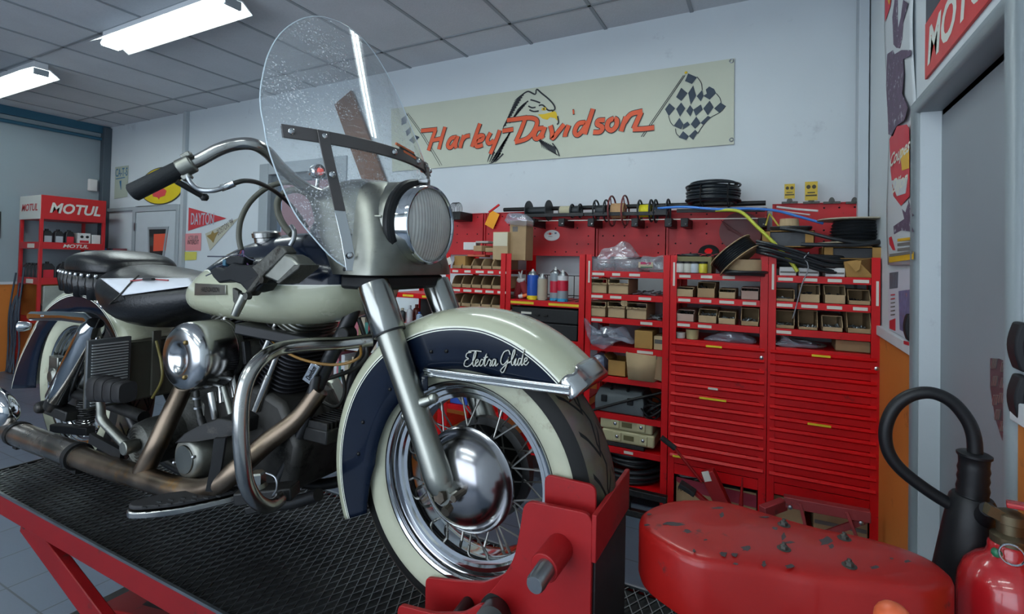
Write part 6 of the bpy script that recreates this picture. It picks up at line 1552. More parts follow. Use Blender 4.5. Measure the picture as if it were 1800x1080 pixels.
spool('cream and black spool between the solid discs and the wire spools', 985, 1004, 372, .035, .034, mat('cream_wire', '#b3ad90', .6), M_spk)
spool('small black spool with coiled cable ends', 1006, 1020, 372, .045, .030, M_spk, M_spk, True)
spool('black spool with wire rims left of the tan spool', 1048, 1066, 368, .072, .038, M_spk, M_spk, True)
spool('tan wire spool with tall dark red wire rims', 1076, 1099, 366, .10, .052, mat('tan_wire', '#b58f64', .6), mat('rim_darkred', '#6e2f30', .5), True, 10)
spool('yellow wire spool with black rims', 1125, 1145, 366, .070, .042, mat('yellow_wire', '#d9cf12', .5), M_spk, True, 8)
spool('black spool with wire rims right of the yellow spool', 1153, 1175, 365, .072, .036, M_spk, M_spk, True)
c = P(806, 372, YS); t = thing('wire_basket', 'black wire basket with looped cables at the left of the panels', 'basket', (c.x, YS, c.z - .07)); g = MB()
for k in range(5): g.tube([Vector((c.x - .05 + k * .012 + .035 * math.cos(2 * PI * i / 20), YS, c.z + .015 + .055 * math.sin(2 * PI * i / 20))) for i in range(20)], .0025, 6, closed=True)
obj('loops', g, M_black, t); g = MB(); g.lohi((c.x - .09, YS - .05, c.z - .07), (c.x + .05, YP, c.z - .005)); obj('basket', g, M_blk2, t, bevel=.004)
# ================================================================ THINGS ON THE RACKS, FLOOR THINGS
# ---- spray cans, cartridges
def can(px0, px1, ytop, ybase, lab, cols, Y=Y0 + .07, cap=True):
    a, b = P(px0, ybase, Y), P(px1, ybase, Y); r = (b.x - a.x) / 2; c = Vector(((a.x + b.x) / 2, Y, 1.170)); h = P((px0 + px1) / 2, ytop, Y).z - 1.17
    t = thing('spray_can', lab, 'spray can', c, 'spray cans on the rack'); g = MB(); hb = h * .80
    prof = []; 
    for (u0, u1, ci) in cols: prof.append((u0, u1, ci))
    ms = []
    for u0, u1, m in cols:
        g.lathe([(r, hb * u0), (r, hb * u1)], c, (0, 0, 1), 28, len(ms), caps=False); ms.append(m)
    obj('body', g, ms, t, ang=60)
    g = MB(); g.lathe([(r, hb), (r * .98, hb + .003), (r * .80, hb + .014), (r * .55, hb + .022), (r * .5, hb + .026), (0, hb + .026)], c, (0, 0, 1), 28, caps=False); obj('shoulder', g, M_steel, t)
    g = MB(); g.lathe([(r * .30, hb + .024), (r * .30, h - .012), (r * .18, h - .008), (r * .18, h), (0, h)], c, (0, 0, 1), 16, caps=False); obj('nozzle', g, cols[0][2] if not cap else M_white, t)
    return t, c, r, hb
bl, ye, wh, rd_, cy, gy = (mat('can_' + n, h, .3) for n, h in (('blue', '#1f4ea8'), ('yellow', '#e3cf25'), ('white', '#d5d7d8'), ('red', '#c3203a'), ('cyan', '#2f9ac8'), ('grey', '#8d959b')))
can(927, 945, 473, 525, 'blue spray can with a yellow foot band on the rack shelf', [(0, .17, ye), (.17, 1, bl)])
can(945, 961, 481, 525, 'cream spray can with a red cap on the rack shelf', [(0, .8, mat('can_cream', '#b3aa95', .4)), (.8, 1, mat('can_cream', '#b3aa95'))])
t, c, r, hb = can(967, 985, 469, 527, 'silver spray can with a red label half hidden by the white one', [(0, .1, cy), (.1, .3, gy), (.3, .72, rd_), (.72, 1, gy)], Y0 + .085)
t, c, r, hb = can(980, 998, 474, 529, 'white and red spray can with a blue foot, rightmost on the shelf', [(0, .12, cy), (.12, .42, gy), (.42, .82, rd_), (.82, 1, wh)], Y0 + .045)
for (x0, y0, x1, y1, k) in ((908, 500, 918, 476, 0), (925, 496, 912, 478, 1)):
    a, b = P(x0, y0 + 22, Y0 + .16), P(x1, y1, Y0 + .10); t = thing('sealant_cartridge', 'white nozzled sealant cartridge leaning at the left of the cans, ' + ('nearer the upright', 'nearer the blue can')[k], 'cartridge', (a.x, a.y, 1.17)); g = MB(); g.tube([a, a.lerp(b, .6)], .024, 18); obj('barrel', g, mat('cartridge_red', '#a9444a', .4), t); g = MB(); g.tube([a.lerp(b, .6), a.lerp(b, .66), a.lerp(b, .7), b], [.024, .024, .010, .004], 14); obj('nozzle', g, M_white, t)
a, b = P(912, 522, Y0 + .05), P(932, 518, Y0 + .07); t = thing('tube', 'small orange and white tube lying in front of the cartridges', 'tube', (a.x, a.y, 1.17)); g = MB(); g.tube([a, a.lerp(b, .35)], .014, 14, mi=0); g.tube([a.lerp(b, .35), b], .012, 14, mi=1); obj('tube', g, [M_white, mat('tube_orange', '#d0642a', .4)], t)
t = thing('toolbox', 'wide black toolbox under the spray can shelf', 'toolbox', (-1.32, Y0 + .17, .927)); g = MB(); g.lohi((-1.545, Y0 + .012, .927), (-1.085, Y0 + .32, 1.025)); obj('lower_case', g, M_dark, t, bevel=.006); g = MB(); g.lohi((-1.55, Y0 + .010, 1.028), (-1.08, Y0 + .32, 1.122)); lid = obj('lid', g, M_dark, t, bevel=.008)
g = MB(); g.box((-1.44, Y0 + .008, 1.085), (.075, .002, .014)); obj('label', g, M_lab, lid)
for dx in (-.03, .03): g = MB(); g.box((-1.33 + dx, Y0 + .005, 1.075), (.03, .012, .012)); obj('latch', g, M_blk2, lid, bevel=.002)
# bottles of the rack seen between the fork legs
def bottle(px, y0, y1, w, lab, col, cap, Y=Y0 + .06, zs=.944):
    c = P(px, y1, Y); c.z = zs; h = P(px, y0, Y).z - P(px, y1, Y).z; t = thing('bottle', lab, 'bottle', c, 'bottles between the fork legs'); r = w / 2
    g = MB(); g.lathe([(r * .95, 0), (r, .004), (r, h * .66), (r * .75, h * .76), (r * .38, h * .82), (r * .38, h * .86), (0, h * .86)], c, (0, 0, 1), 20, caps=False); obj('body', g, mat('bottle_' + col, col, .25), t)
    g = MB(); g.lathe([(r * .45, h * .84), (r * .45, h), (0, h)], c, (0, 0, 1), 14, caps=False); obj('cap', g, mat('bottle_' + cap, cap, .35), t)
bottle(707, 538, 562, .050, 'dark bottle with a pale cap, leftmost between the fork legs', '#2c3236', '#b5b29a')
bottle(720, 533, 563, .046, 'white bottle with a blue label and spout cap between the fork legs', '#b9bdc0', '#cfd2d4')
g = None
bottle(732, 530, 560, .060, 'brown red bottle behind the blue labelled one', '#6f2f22', '#5a2418', Y0 + .14)
bottle(737, 545, 565, .048, 'blue and white tin in front of the brown bottle', '#8fa4b8', '#2f5aa0')
# ---- stack on the cabinets and top shelf things
t = carton('carton', 'low open carton of small jars on the left drawer cabinet', 'carton', fx(1187), fx(1250), 1.376, 1.470, Y0 + .02, .25, mat('olive_card', '#7a744f', .7)); 
for i, (px, m) in enumerate(((1196, '#cfcdc6'), (1209, '#c9c8bb'), (1221, '#b9c2c9'), (1236, '#cdbf3a'))):
    c = P(px, 482, Y0 - .012 + .02); c.z = 1.378; t = thing('jar', 'small labelled jar in the carton on the left drawer cabinet, ' + ordi[i], 'jar', c, 'jars in the low carton'); g = MB(); g.lathe([(.022, 0), (.023, .003), (.023, .048), (.021, .052)], c, (0, 0, 1), 20); obj('glass', g, mat('jar_%d' % i, m, .3), t); g = MB(); g.lathe([(.0235, .052), (.0235, .064), (0, .064)], c, (0, 0, 1), 20); obj('lid', g, M_dark, t)
for i, q in enumerate(((1370, 467, 1400, 483), (1404, 470, 1440, 485), (1451, 471, 1486, 488))): r_ = rect(*q); carton('parts_box', 'small white printed box on the top shelf of the right cabinet, ' + ('left', 'middle', 'right')[i] + ' one', 'box', r_[0], r_[1], 1.376, 1.376 + .045, Y0 + .010, .2, M_white, 'white boxes on the right cabinet', band=(.3, .5, M_ink))
r_ = rect(1484, 455, 1546, 488); t = thing('carton', 'crushed brown carton at the right end of the top shelf by the corner', 'carton', (r_[0] + .08, Y0 + .1, 1.376)); g = MB(); a, b = r_[0], r_[1] - .016
g.loft([[(a + .01, Y0 + .01, 1.376), (b, Y0 + .01, 1.376), (b, Y0 + .25, 1.376), (a, Y0 + .25, 1.376)], [(a, Y0 + .0, 1.452), (a + .05, Y0 - .006, 1.462), (b, Y0 + .006, 1.475), (a, Y0 + .25, 1.47)]]); obj('carton', g, M_cardd, t, bevel=.003)
g = MB(); g.prism([(a + .01, Y0 - .004, 1.452), (a + .07, Y0 - .008, 1.46), (a + .06, Y0 - .02, 1.415), (a + .045, Y0 - .02, 1.405)], (0, .003, 0)); obj('torn_flap', g, M_cardd, t)
# tilted hose reel and tan ring (left cabinet), grey hose reel
def ringband(name, lab, c, R, w, ax, m_out, m_in, cat, hose=None, thick=.004):
    t = thing(name, lab, cat, c); c = Vector(c); ax = Vector(ax).normalized()
    g = MB(); g.lathe([(R - .03, -w / 2), (R + .012, -w / 2), (R + .012, -w / 2 + thick), (R - .026, -w / 2 + thick)], c, ax, 48); g.lathe([(R - .03, w / 2), (R + .012, w / 2), (R + .012, w / 2 - thick), (R - .026, w / 2 - thick)], c, ax, 48); obj('flange', g, m_in, t)
    g = MB(); g.lathe([(R - .034, -w / 2), (R - .028, -w / 2), (R - .028, w / 2), (R - .034, w / 2)], c, ax, 48); obj('core', g, m_in, t)
    if hose:
        n = 7; pr = []
        for k in range(n): h0 = -w / 2 + thick + (w - 2 * thick) * k / n; h1 = -w / 2 + thick + (w - 2 * thick) * (k + 1) / n; pr += [(R - .004, h0 + .0005), (R + .003, (h0 + h1) / 2), (R - .004, h1 - .0005)]
        g = MB(); g.lathe([(R - .028, -w / 2 + thick)] + pr + [(R - .028, w / 2 - thick)], c, ax, 56); obj('winding', g, hose, t)
    return t
ringband('hose_reel', 'tilted reel wound with dark grey hose leaning on the left cabinet top', P(1292, 450, Y0 + .03), .118, .08, (.66, -.12, -.74), M_card2, M_card2, 'reel', M_hoseb)
c = P(1308, 470, Y0 + .045); c.z = 1.378; t = thing('cardboard_ring', 'wide tan cardboard ring standing under the tilted hose reel', 'ring', c); g = MB(); g.lathe([(.096, 0), (.098, 0), (.098, .078), (.092, .078), (.092, 0)], c, (0, 0, 1), 48); obj('ring', g, M_card2, t)
coil('hose_coil', 'flat coil of dark hose under the tan cardboard ring', (c.x, c.y - .02, 1.373), .115, .007, 4, .02, M_hoseb, seed=12)
c = P(1246, 440, Y0 + .20); c.z = 1.49; t = thing('wire_roll', 'flat black roll lying behind the jars with a red core', 'roll', c); g = MB(); g.lathe([(.02, 0), (.055, .004), (.06, .012), (.055, .022), (.02, .024)], c, (0, -.75, .65), 30); obj('roll', g, M_black, t)
g = MB(); g.lathe([(0, .02), (.022, .026), (0, .027)], c, (0, -.75, .65), 20); obj('core', g, M_rr, t)
t = thing('wire_tangle', 'loose pink red wire loops on the carton of jars', 'wire', P(1222, 450, Y0 + .12)); g = MB()
for k in range(5): cc = P(1205 + k * 10, 450, Y0 + .1); g.tube([cc + Vector((.06 * math.cos(2 * PI * i / 14 + k), .05 * math.sin(2 * PI * i / 14 + k), .012 * math.sin(4 * PI * i / 14 + k))) for i in range(14)], .0022, 6, smooth=2, closed=True)
obj('loops', g, mat('wire_pink', '#b23a45', .5), t); t.children[0]['kind'] = 'stuff'
coil('hose_coil', 'thin flat coil of black tube on the carton of jars', (-.42, Y0 + .12, 1.472), .085, .006, 3, .012, M_hoseb, seed=14)
# big coil of black cable on the rail
cc = P(1253, 360, YS); t = coil('cable_coil', 'big tied coil of black cable on top of the spool rail', (cc.x, YS - .01, P(1253, 357, YS).z), .155, .0065, 26, .115, mat('cable_sheath', '#1c2329', .3), 'cable coil', seed=6, wob=.010)
for px in (1232, 1280):
    q = P(px, 345, YS - .16); g = MB(); g.tube([(q.x, q.y, q.z - .058), (q.x - .002, q.y - .012, q.z), (q.x, q.y, q.z + .066), (q.x + .004, q.y + .06, q.z + .07), (q.x + .004, q.y + .06, q.z - .058)], .004, 6, smooth=3, closed=True); obj('cable_tie', g, M_black, t)
# dark red wire reel on the panel
cc = P(1302, 408, YP - .06); t = thing('wire_reel', 'dark red slotted reel tangled with wire on the panel right of centre', 'reel', (cc.x, cc.y, cc.z - .12)); ax2 = (0, -1, 0)
M_dr = mat('reel_darkred', '#5d1d1f', .5, var=.25)
for h in (-.02, .035):
    g = MB(); g.lathe([(.105, h), (.118, h), (.118, h + .005), (.105, h + .005)], cc, ax2, 40)
    for k in range(6): a_ = k * PI / 3 + .3; d = Vector((math.cos(a_), 0, math.sin(a_))); g.bar(cc + d * .02 - Vector((0, h, 0)), cc + d * .112 - Vector((0, h, 0)), .02, .004, (0, 1, 0))
    obj('flange', g, M_dr, t)
g = MB(); g.lathe([(.015, -.016), (.058, -.016), (.062, .01), (.058, .03), (.015, .03)], cc, ax2, 32); obj('winding', g, mat('reel_wire', '#3a1517', .6, var=.4, vscale=60), t)
g = MB()
for k in range(6): g.tube([P(1268 + k * 2, 388 + 3 * k, YP - .11), P(1295 + 3 * k, 408 + k * 2, YP - .13), P(1330 + k, 428 + 2 * k, YP - .11)], .0025, 6, smooth=4)
obj('loose_wire', g, M_dr, t).__setitem__('kind', 'stuff')
# plastic tubes
def ptube(lab, pts, r, col):
    q = [P(*p) for p in pts]; t = thing('plastic_tube', lab, 'tube', q[0]); g = MB(); g.tube(q, r, 12, smooth=6); obj('tube', g, mat('tube_' + col, col, .35), t); return t
ptube('yellow green plastic tube bending down from the rail to the white boxes', [(1258, 370, YS - .17), (1300, 372, YS - .2), (1332, 400, YS - .26), (1365, 432, YS - .28), (1388, 458, YS - .30), (1402, 478, YS - .315)], .0095, '#b8bd3c')
ptube('bright blue plastic tube sticking out right of the cable coil', [(1150, 367, YS), (1200, 364, YS - .16), (1260, 368, YS - .18), (1310, 367, YS - .16), (1360, 370, YS - .12), (1400, 380, YS - .08), (1447, 393, YS - .05)], .0075, '#4a86d8')
ptube('white plastic tube above the blue one, pointing right', [(1365, 364, YS), (1400, 368, YS), (1438, 371, YS - .02)], .0065, '#d0c8c6')
ptube('short pinkish white tube under the longer white one', [(1370, 371, YS), (1400, 375, YS), (1424, 378, YS - .02)], .005, '#cdb9b8')
ptube('thin bent yellow tube hanging behind the thick yellow one', [(1346, 397, YS - .1), (1352, 378, YS - .09), (1356, 380, YS - .1), (1376, 406, YS - .14), (1395, 412, YS - .16)], .005, '#b5a53c')
# hose and carton stack on the right cabinet
def tray(lab, x0, y0, x1, y1, Y, d, slot=None):
    r_ = rect(x0, y0, x1, y1, Y); t = thing('carton_tray', lab, 'carton', ((r_[0] + r_[1]) / 2, Y + d / 2, r_[2])); g = MB(); th = .004; z0, z1 = r_[2], r_[3]
    g.lohi((r_[0], Y, z0), (r_[1], Y + d, z0 + th)); g.lohi((r_[0], Y, z1 - th), (r_[1], Y + d, z1)); w = r_[1] - r_[0]
    for a, b in ((0, .17), (.83, 1)): g.lohi((r_[0] + w * a, Y, z0), (r_[0] + w * b, Y + th, z1))
    g.lohi((r_[0], Y, z0), (r_[0] + th, Y + d, z1)); g.lohi((r_[1] - th, Y, z0), (r_[1], Y + d, z1)); obj('carton', g, M_cardd, t)
    g = MB(); g.lohi((r_[0] + .02, Y + .03, z0 + .006), (r_[1] - .02, Y + d - .02, z1 - .008)); obj('contents', g, M_hoseb, t); return t
zc_ = 1.475
coil('hose_coil', 'wide flat coil of black hose on the right cabinet, under the carton trays', (.19, Y0 + .2, 1.425), .215, .010, 6, .055, M_hoseb, seed=41, wob=.015)
tray('upper left carton tray in the stack on the right cabinet', 1338, 406, 1432, 434, Y0 + .06, .26)
tray('right carton tray with a dark slot in the stack on the right cabinet', 1447, 434, 1552, 455, Y0 + .04, .28)
g = [(1330, 430, Y0 + .0), (1355, 434, Y0 - .03), (1400, 446, Y0 - .03), (1450, 462, Y0 - .01), (1490, 466, Y0 + .05)]
for k in range(7): 
    q = [P(x, y + k * 3.4 - 6 + 2 * math.sin(k * 2 + i), Y + .004 * (k % 3)) for i, (x, y, Y) in enumerate(g)]; t = thing('hose_length', 'run of black hose drooping across the front of the stack, %s' % ('topmost', 'second from top', 'third from top', 'middle', 'third from bottom', 'second from bottom', 'lowest')[k], 'hose', q[0], 'black hose runs in the stack'); m_ = MB(); m_.tube(q, .0078, 8, smooth=5); obj('hose', m_, M_hoseb, t)
coil('hose_coil', 'flat coil of hose under the beige roll on the left tray', (P(1390, 404, Y0 + .2).x, Y0 + .2, P(1390, 404, Y0 + .2).z - .015), .10, .008, 4, .03, M_hoseb, seed=44)
c = P(1387, 398, Y0 + .2); t = thing('tape_roll', 'beige paper roll on the coil at the left of the stack', 'roll', c); g = MB(); g.lathe([(.02, 0), (.05, 0), (.046, .040), (.02, .040)], c, (0, 0, 1), 28); obj('roll', g, M_card2, t)
c = P(1500, 428, Y0 + .19); t = thing('hose_drum', 'cable drum with a cream top disc wound with black hose, top of the stack', 'drum', c)
ztop = P(1498, 387, Y0 + .19).z; hgt = ztop - c.z
for z in (0, hgt): g = MB(); g.lathe([(.03, z - .003), (.165, z - .003), (.165, z + .003), (.03, z + .003)], c, (0, 0, 1), 48); obj('flange', g, mat('drum_cream', '#b7ac96', .6), t)
pr = []
for k in range(7): z = .004 + (hgt - .008) * (k + .5) / 7; pr += [(.10 - .003 * abs(k - 3), z - .007), (.112 - .004 * abs(k - 2), z), (.10 - .003 * abs(k - 3), z + .007)]
g = MB(); g.lathe([(.03, .003)] + pr + [(.03, hgt - .003)], c, (0, 0, 1), 40); obj('winding', g, M_hoseb, t)
g = MB(); g.lathe([(.03, -.001), (.03, .0042), (.055, .0042), (.055, -.001)], c + Vector((0, 0, hgt)), (0, 0, 1), 32); obj('hub_ring', g, M_dark, t)
t = thing('hose_length', 'two long grey hoses bowed across the middle of the stack', 'hose', P(1360, 415, Y0)); 
t['label'] = 'long grey hose bowed across the middle of the stack, upper of the two'; m_ = MB(); m_.tube([P(1372, 402, Y0 + .05), P(1415, 408, Y0), P(1465, 420, Y0 - .02), P(1510, 427, Y0), P(1548, 424, Y0 + .08)], .009, 10, smooth=6); obj('hose', m_, M_hoseb, t)
t = thing('hose_length', 'long grey hose across the middle of the stack, lower of the two', 'hose', P(1410, 430, Y0)); m_ = MB(); m_.tube([P(1408, 430, Y0 - .01), P(1460, 431, Y0 - .02), P(1510, 431, Y0), P(1546, 426, Y0 + .06)], .010, 10, smooth=6); obj('hose', m_, M_hoseb, t)
t = thing('cable_end', 'thin grey cable dangling in front of the right cabinet shelves', 'cable', P(1420, 455, Y0)); m_ = MB(); m_.tube([P(1422, 444, Y0 - .03), P(1413, 455, Y0 - .03), P(1419, 462, Y0 - .03), P(1420, 476, Y0 - .03), P(1410, 500, Y0 - .02), P(1398, 545, Y0 - .02), P(1393, 560, Y0 - .01)], .0028, 8, smooth=6); obj('cable', m_, mat('cable_grey', '#8a8d92', .5), t)
# clips with yellow cards on the corner panel
for i, (px, y0, y1, lab) in enumerate(((1388, 324, 349, 'clip holding a small yellow card, leftmost on the corner panel'), (1426, 320, 352, 'clip holding a larger yellow card printed with two eyes'), (1462, 0, 0, 'empty steel clip on the corner panel right of the yellow cards'), (1502, 0, 0, 'empty steel clip nearest the room corner'))):
    c = P(px, 356, YP - .01); t = thing('clip', lab, 'clip', c, 'steel clips on the corner panel'); g = MB(); g.lohi((c.x - .042, YP - .022, c.z - .008), (c.x + .042, YP - .006, c.z + .004)); g.prism([(c.x + .016 * math.cos(PI * k / 10) * (1.0), YP - .012, c.z + .030 * math.sin(PI * k / 10)) for k in range(11)], (0, .003, 0)); obj('clip_plate', g, M_cast, t)
    if y0:
        a, b = P(px - (9 if i == 0 else 11), y0, YP - .014), P(px + (9 if i == 0 else 11), y1, YP - .014); t2 = thing('card', ('small worn yellow card with a printed face held by the left clip', 'larger yellow card with black eyes held by the second clip')[i], 'card', ((a.x + b.x) / 2, YP - .014, b.z)); g = MB(); g.lohi((a.x, YP - .016, a.z), (b.x, YP - .013, b.z)); obj('card', g, mat('card_yellow', '#c7a93a', .6, var=.12, vscale=30), t2)
        g = MB(); w = b.x - a.x; hh = a.z - b.z
        for s in (-1, 1):
            cx_ = (a.x + b.x) / 2 + s * w * .22; g.loft([[Vector((cx_ + w * .17 * math.cos(2 * PI * k / 14), YP - dy, a.z - hh * .28 + hh * .11 * math.sin(2 * PI * k / 14))) for k in range(14)] for dy in (.016, .0168)])
        g.lohi(((a.x + b.x) / 2 - w * .3, YP - .0168, a.z - hh * .62), ((a.x + b.x) / 2 + w * .3, YP - .016, a.z - hh * .56)); g.lohi((a.x + w * .06, YP - .0168, a.z - hh * .78), (b.x - w * .06, YP - .016, a.z - hh * .70)); obj('print', g, mat('card_print', '#3a3426', .6), t2, weld=False)
# on top of the far rack: small boxes, tall torn carton
r_ = rect(895, 388, 925, 450, Y0 + .1); t = carton('carton', 'tall torn brown carton stuffed with film on the far rack', 'carton', r_[0], r_[1], 1.43, r_[3], Y0 + .1, .12, M_card); g = MB(); g.box(((r_[0] + r_[1]) / 2 - .02, Y0 + .099, r_[3] - .06), (.04, .002, .035)); obj('print', g, M_ink, t)
bag('plastic_bag', 'pinkish film crumpled on the tall torn carton', [(884, 388), (892, 378), (905, 374), (922, 378), (928, 392), (920, 398), (900, 396)], Y0 + .08, .12, M_film2, 51)
r_ = rect(866, 408, 893, 444, Y0 + .06); carton('carton', 'cream topped box on the pile of the far rack', 'carton', r_[0], r_[1], 1.43, r_[3], Y0 + .06, .12, M_card2, band=(.5, .98, mat('cream_print', '#cfc7ae', .6)))
for i, (q, m, lab, yy) in enumerate((((798, 452, 818, 472), M_cardd, 'brown box at the left end on the far rack pile', .0), ((812, 426, 832, 448), M_white, 'white carton tilted on the far rack pile', .08), ((833, 432, 850, 450), M_card, 'open scoop box in the middle of the far rack pile', .06), ((850, 436, 868, 452), M_card, 'open scoop box right of the middle in the far rack pile', .05), ((820, 452, 848, 458), mat('pile_orange', '#b5553a', .6), 'flat orange red packet on the far rack pile', .02), ((836, 424, 860, 434), mat('pile_grey', '#a9a5a0', .6), 'flat grey packet on top of the far rack pile', .1))):
    r_ = rect(*q, Y0 + yy + .02); z0 = {0: 1.44, 1: 1.50, 2: 1.49, 3: 1.485, 4: 1.45, 5: 1.55}[i]; carton('small_box', lab, 'box', r_[0], r_[1], z0 if i else r_[2], max(r_[3], z0 + .015), Y0 + yy + .02, .12, m, 'boxes piled on the far rack', rz=(.0, .25, -.2, .3, .2, -.1)[i])
a = P(786, 461, Y0 - .03); t = thing('paper_slip', 'white paper slip sticking out left of the far rack', 'paper', a); g = MB(); g.box(a, (.075, .002, .05), Matrix.Rotation(-.45, 3, 'Y')); obj('slip', g, M_lab, t)
# cubby holes of the cabinets
for i, (px, lab, col) in enumerate(((1196, 'white round tub at the left of the left cubby', '#c9ccc8'), (1217, 'cream printed tub next to the white tub in the left cubby', '#b3a87c'))):
    c = P(px, 598, Y0 + .05); c.z = 1.0; t = thing('tub', lab, 'tub', c); g = MB(); g.lathe([(.026 + .006 * i, 0), (.028 + .008 * i, .03 + .02 * i), (.029 + .008 * i, .032 + .022 * i), (0, .034 + .022 * i)], c, (0, 0, 1), 24, caps=False); obj('tub', g, mat('tub_%d' % i, col, .4), t)
bag('plastic_bag', 'clear bags crumpled in the left cubby above the drawers', [(1238, 598), (1255, 588), (1280, 584), (1310, 590), (1328, 600), (1322, 606), (1280, 604)], Y0 + .06, .14, M_film2, 61)
bag('plastic_bag', 'clear bag at the left of the right cubby above the drawers', [(1362, 606), (1372, 598), (1376, 588), (1392, 602), (1420, 604), (1440, 612), (1400, 612)], Y0 + .05, .14, M_film2, 63)
r_ = rect(1469, 600, 1535, 622, Y0 + .05); carton('carton', 'flat brown carton in the right cubby above the drawers', 'carton', r_[0], r_[1] - .01, 1.0, 1.055, Y0 + .06, .2, M_card)
coil('cable_coil', 'flat coil of clear cable under the bag in the right cubby', (.13, Y0 + .18, 1.0), .13, .004, 4, .012, mat('clear_cable', '#8f8a86', .4), 'cable coil', seed=66)
# ---- floor in front of and under the cabinets
t = thing('carton', 'open carton marked HAUT with a red lid edge, stuffed with black bags', 'carton', (-.27, Y0 + .16, .03)); a, b = RX1 + .045, RX2 - .045; yb_ = Y0 + .03; zb_ = .031
g = MB(); th = .004; zt_ = .205
for q0, q1 in (((a, yb_, zb_), (b, yb_ + th, zt_)), ((a, yb_ + .26, zb_), (b, yb_ + .26 + th, zt_)), ((a, yb_, zb_), (a + th, yb_ + .26, zt_)), ((b - th, yb_, zb_), (b, yb_ + .26, zt_)), ((a, yb_, zb_), (b, yb_ + .26, zb_ + th))): g.lohi(q0, q1)
obj('carton', g, M_card, t); g = MB(); g.prism([(a, yb_ - .003, zt_ + .004), (b, yb_ - .003, zt_ - .01), (b, yb_ - .003, zt_ - .075), (a + .1, yb_ - .003, zt_ - .065), (a, yb_ - .003, zt_ - .02)], (0, .003, 0)); obj('red_edge', g, mat('carton_red', '#8e2238', .6), t)
g = MB(); text_mb(g, 'HAUT', (a + .045, yb_ - .0035, zt_ - .06), (1, 0, 0), (0, 0, 1), .022, .0004, .01, width=.07); obj('lettering', g, M_black, t, ang=0)
bag('plastic_bag', 'shiny black bag bulging out of the HAUT carton', [(1178, 838), (1185, 826), (1205, 820), (1225, 822), (1250, 828), (1285, 838), (1320, 850), (1334, 864), (1300, 866), (1220, 850)], Y0 + .06, .18, mat('black_bag', '#101113', .25), 71)
# red jack with long handle
t = thing('floor_jack', 'red jack with a black gripped lever standing before the left cabinet', 'jack', (-.42, 2.78, 0)); YJ = 2.80
g = MB(); g.tube([P(1186, 788, YJ), P(1234, 848, YJ)], .008, 12); lv = obj('lever', g, M_red, t); g = MB(); g.tube([P(1162, 769, YJ), P(1187, 789, YJ)], .0145, 14); obj('lever_grip', g, M_rub, lv)
g = MB(); a, b = P(1243, 828, YJ), P(1270, 885, YJ); g.bar(a, b + (b - a) * 1.6, .07, .062, (0, 1, 0)); obj('body', g, M_red, t, bevel=.004); g = MB(); q = P(1242, 838, YJ - .036); g.box(q, (.035, .002, .05), Matrix.Rotation(-.35, 3, 'Y')); obj('label', g, M_lab, t)
g = MB(); g.bar(P(1195, 850, YJ - .02), P(1222, 868, YJ - .02), .06, .025); obj('pedal', g, M_rub, t, bevel=.004)
g = MB(); g.bar(P(1222, 866, YJ), P(1262, 900, YJ), .03, .02); g.lohi((-.50, YJ - .09, 0), (-.16, YJ + .09, .03)); obj('foot', g, M_red, t, bevel=.003)
a = P(1300, 885, 2.82); t = thing('spike', 'thin red pointed bar standing right of the jack', 'bar', (a.x, a.y, 0)); g = MB(); a.z = 0; b = P(1305, 840, 2.82); g.tube([a, a.lerp(b, .6), b], [.012, .011, .003], 10); obj('bar', g, M_red, t)
# red trestle frame with crossbars
YT = 2.84; t = thing('trestle', 'red bolted trestle frame lying under the right drawer cabinet front', 'trestle', (.2, YT, 0)); M_redf = mat('faded_red', '#8f3034', .5, var=.2, dirt='#5a2a2a', dscale=12, damt=.3)
g = MB(); g.bar(P(1378, 880, YT), P(1530, 908, YT), .045, .05); obj('upper_beam', g, M_redf, t, bevel=.003)
g = MB(); g.bar(P(1340, 900, YT - .1), P(1378, 886, YT), .04, .05); obj('side_beam', g, M_redf, t, bevel=.003)
for x0, y0, x1, y1 in ((1406, 884, 1416, 926), (1488, 900, 1508, 950)): g = MB(); a_ = P(x0, y0, YT - .02); b_ = P(x1, y1, YT - .02); b_ = a_ + (b_ - a_) * (a_.z / (a_.z - b_.z)); g.bar(a_, b_, .014, .025, (0, 1, 0)); obj('leg', g, M_redf, t, bevel=.002)
g = MB(); g.bar(P(1420, 950, YT), P(1520, 915, YT), .03, .012, (0, -1, 0)); obj('brace', g, M_redf, t)
for px, py in ((1389, 892), (1514, 920)): g = MB(); q = P(px, py, YT - .026); g.lathe([(.010, 0), (.010, .005), (.005, .007), (0, .007)], q, (0, -1, 0), 14); obj('bolt', g, M_steel, t)
for i, (x0, x1, lab) in enumerate(((.0, .16, 'brown carton under the right drawer cabinet, left one'), (.20, .43, 'printed brown carton under the right drawer cabinet, right one'))): t = carton('carton', lab, 'carton', x0, x1, .031, .21 - .02 * i, Y0 + .05, .25, M_card, band=((.5, .62, M_ink) if i else None))
# black ladder rails lying under the open rack
t = thing('steel_rails', 'black steel frame lying on the floor under the open rack', 'frame', (-.75, 2.9, 0)); g = MB(); g.lohi((-1.02, 2.86, .115), (-.50, 2.90, .15)); g.lohi((-1.02, 2.86, .0), (-.50, 2.9, .035)); 
for x in (-.95, -.72, -.52): g.lohi((x, 2.865, .035), (x + .02, 2.895, .115))
obj('frame', g, M_blk2, t, bevel=.003)
# things on the low shelves behind the wheel
for i, (px0, px1, zs, h, m, lab) in enumerate(((792, 822, .402, .05, mat('file_blue', '#2b55b5', .4), 'blue box on the low shelf seen through the spokes'), (823, 850, .402, .055, mat('file_pale', '#9fb3b8', .5), 'pale blue box on the low shelf seen through the spokes'))): a, b = fx(px0), fx(px1); carton('box', lab, 'box', a, b, zs, zs + h, Y0 + .03, .2, m)
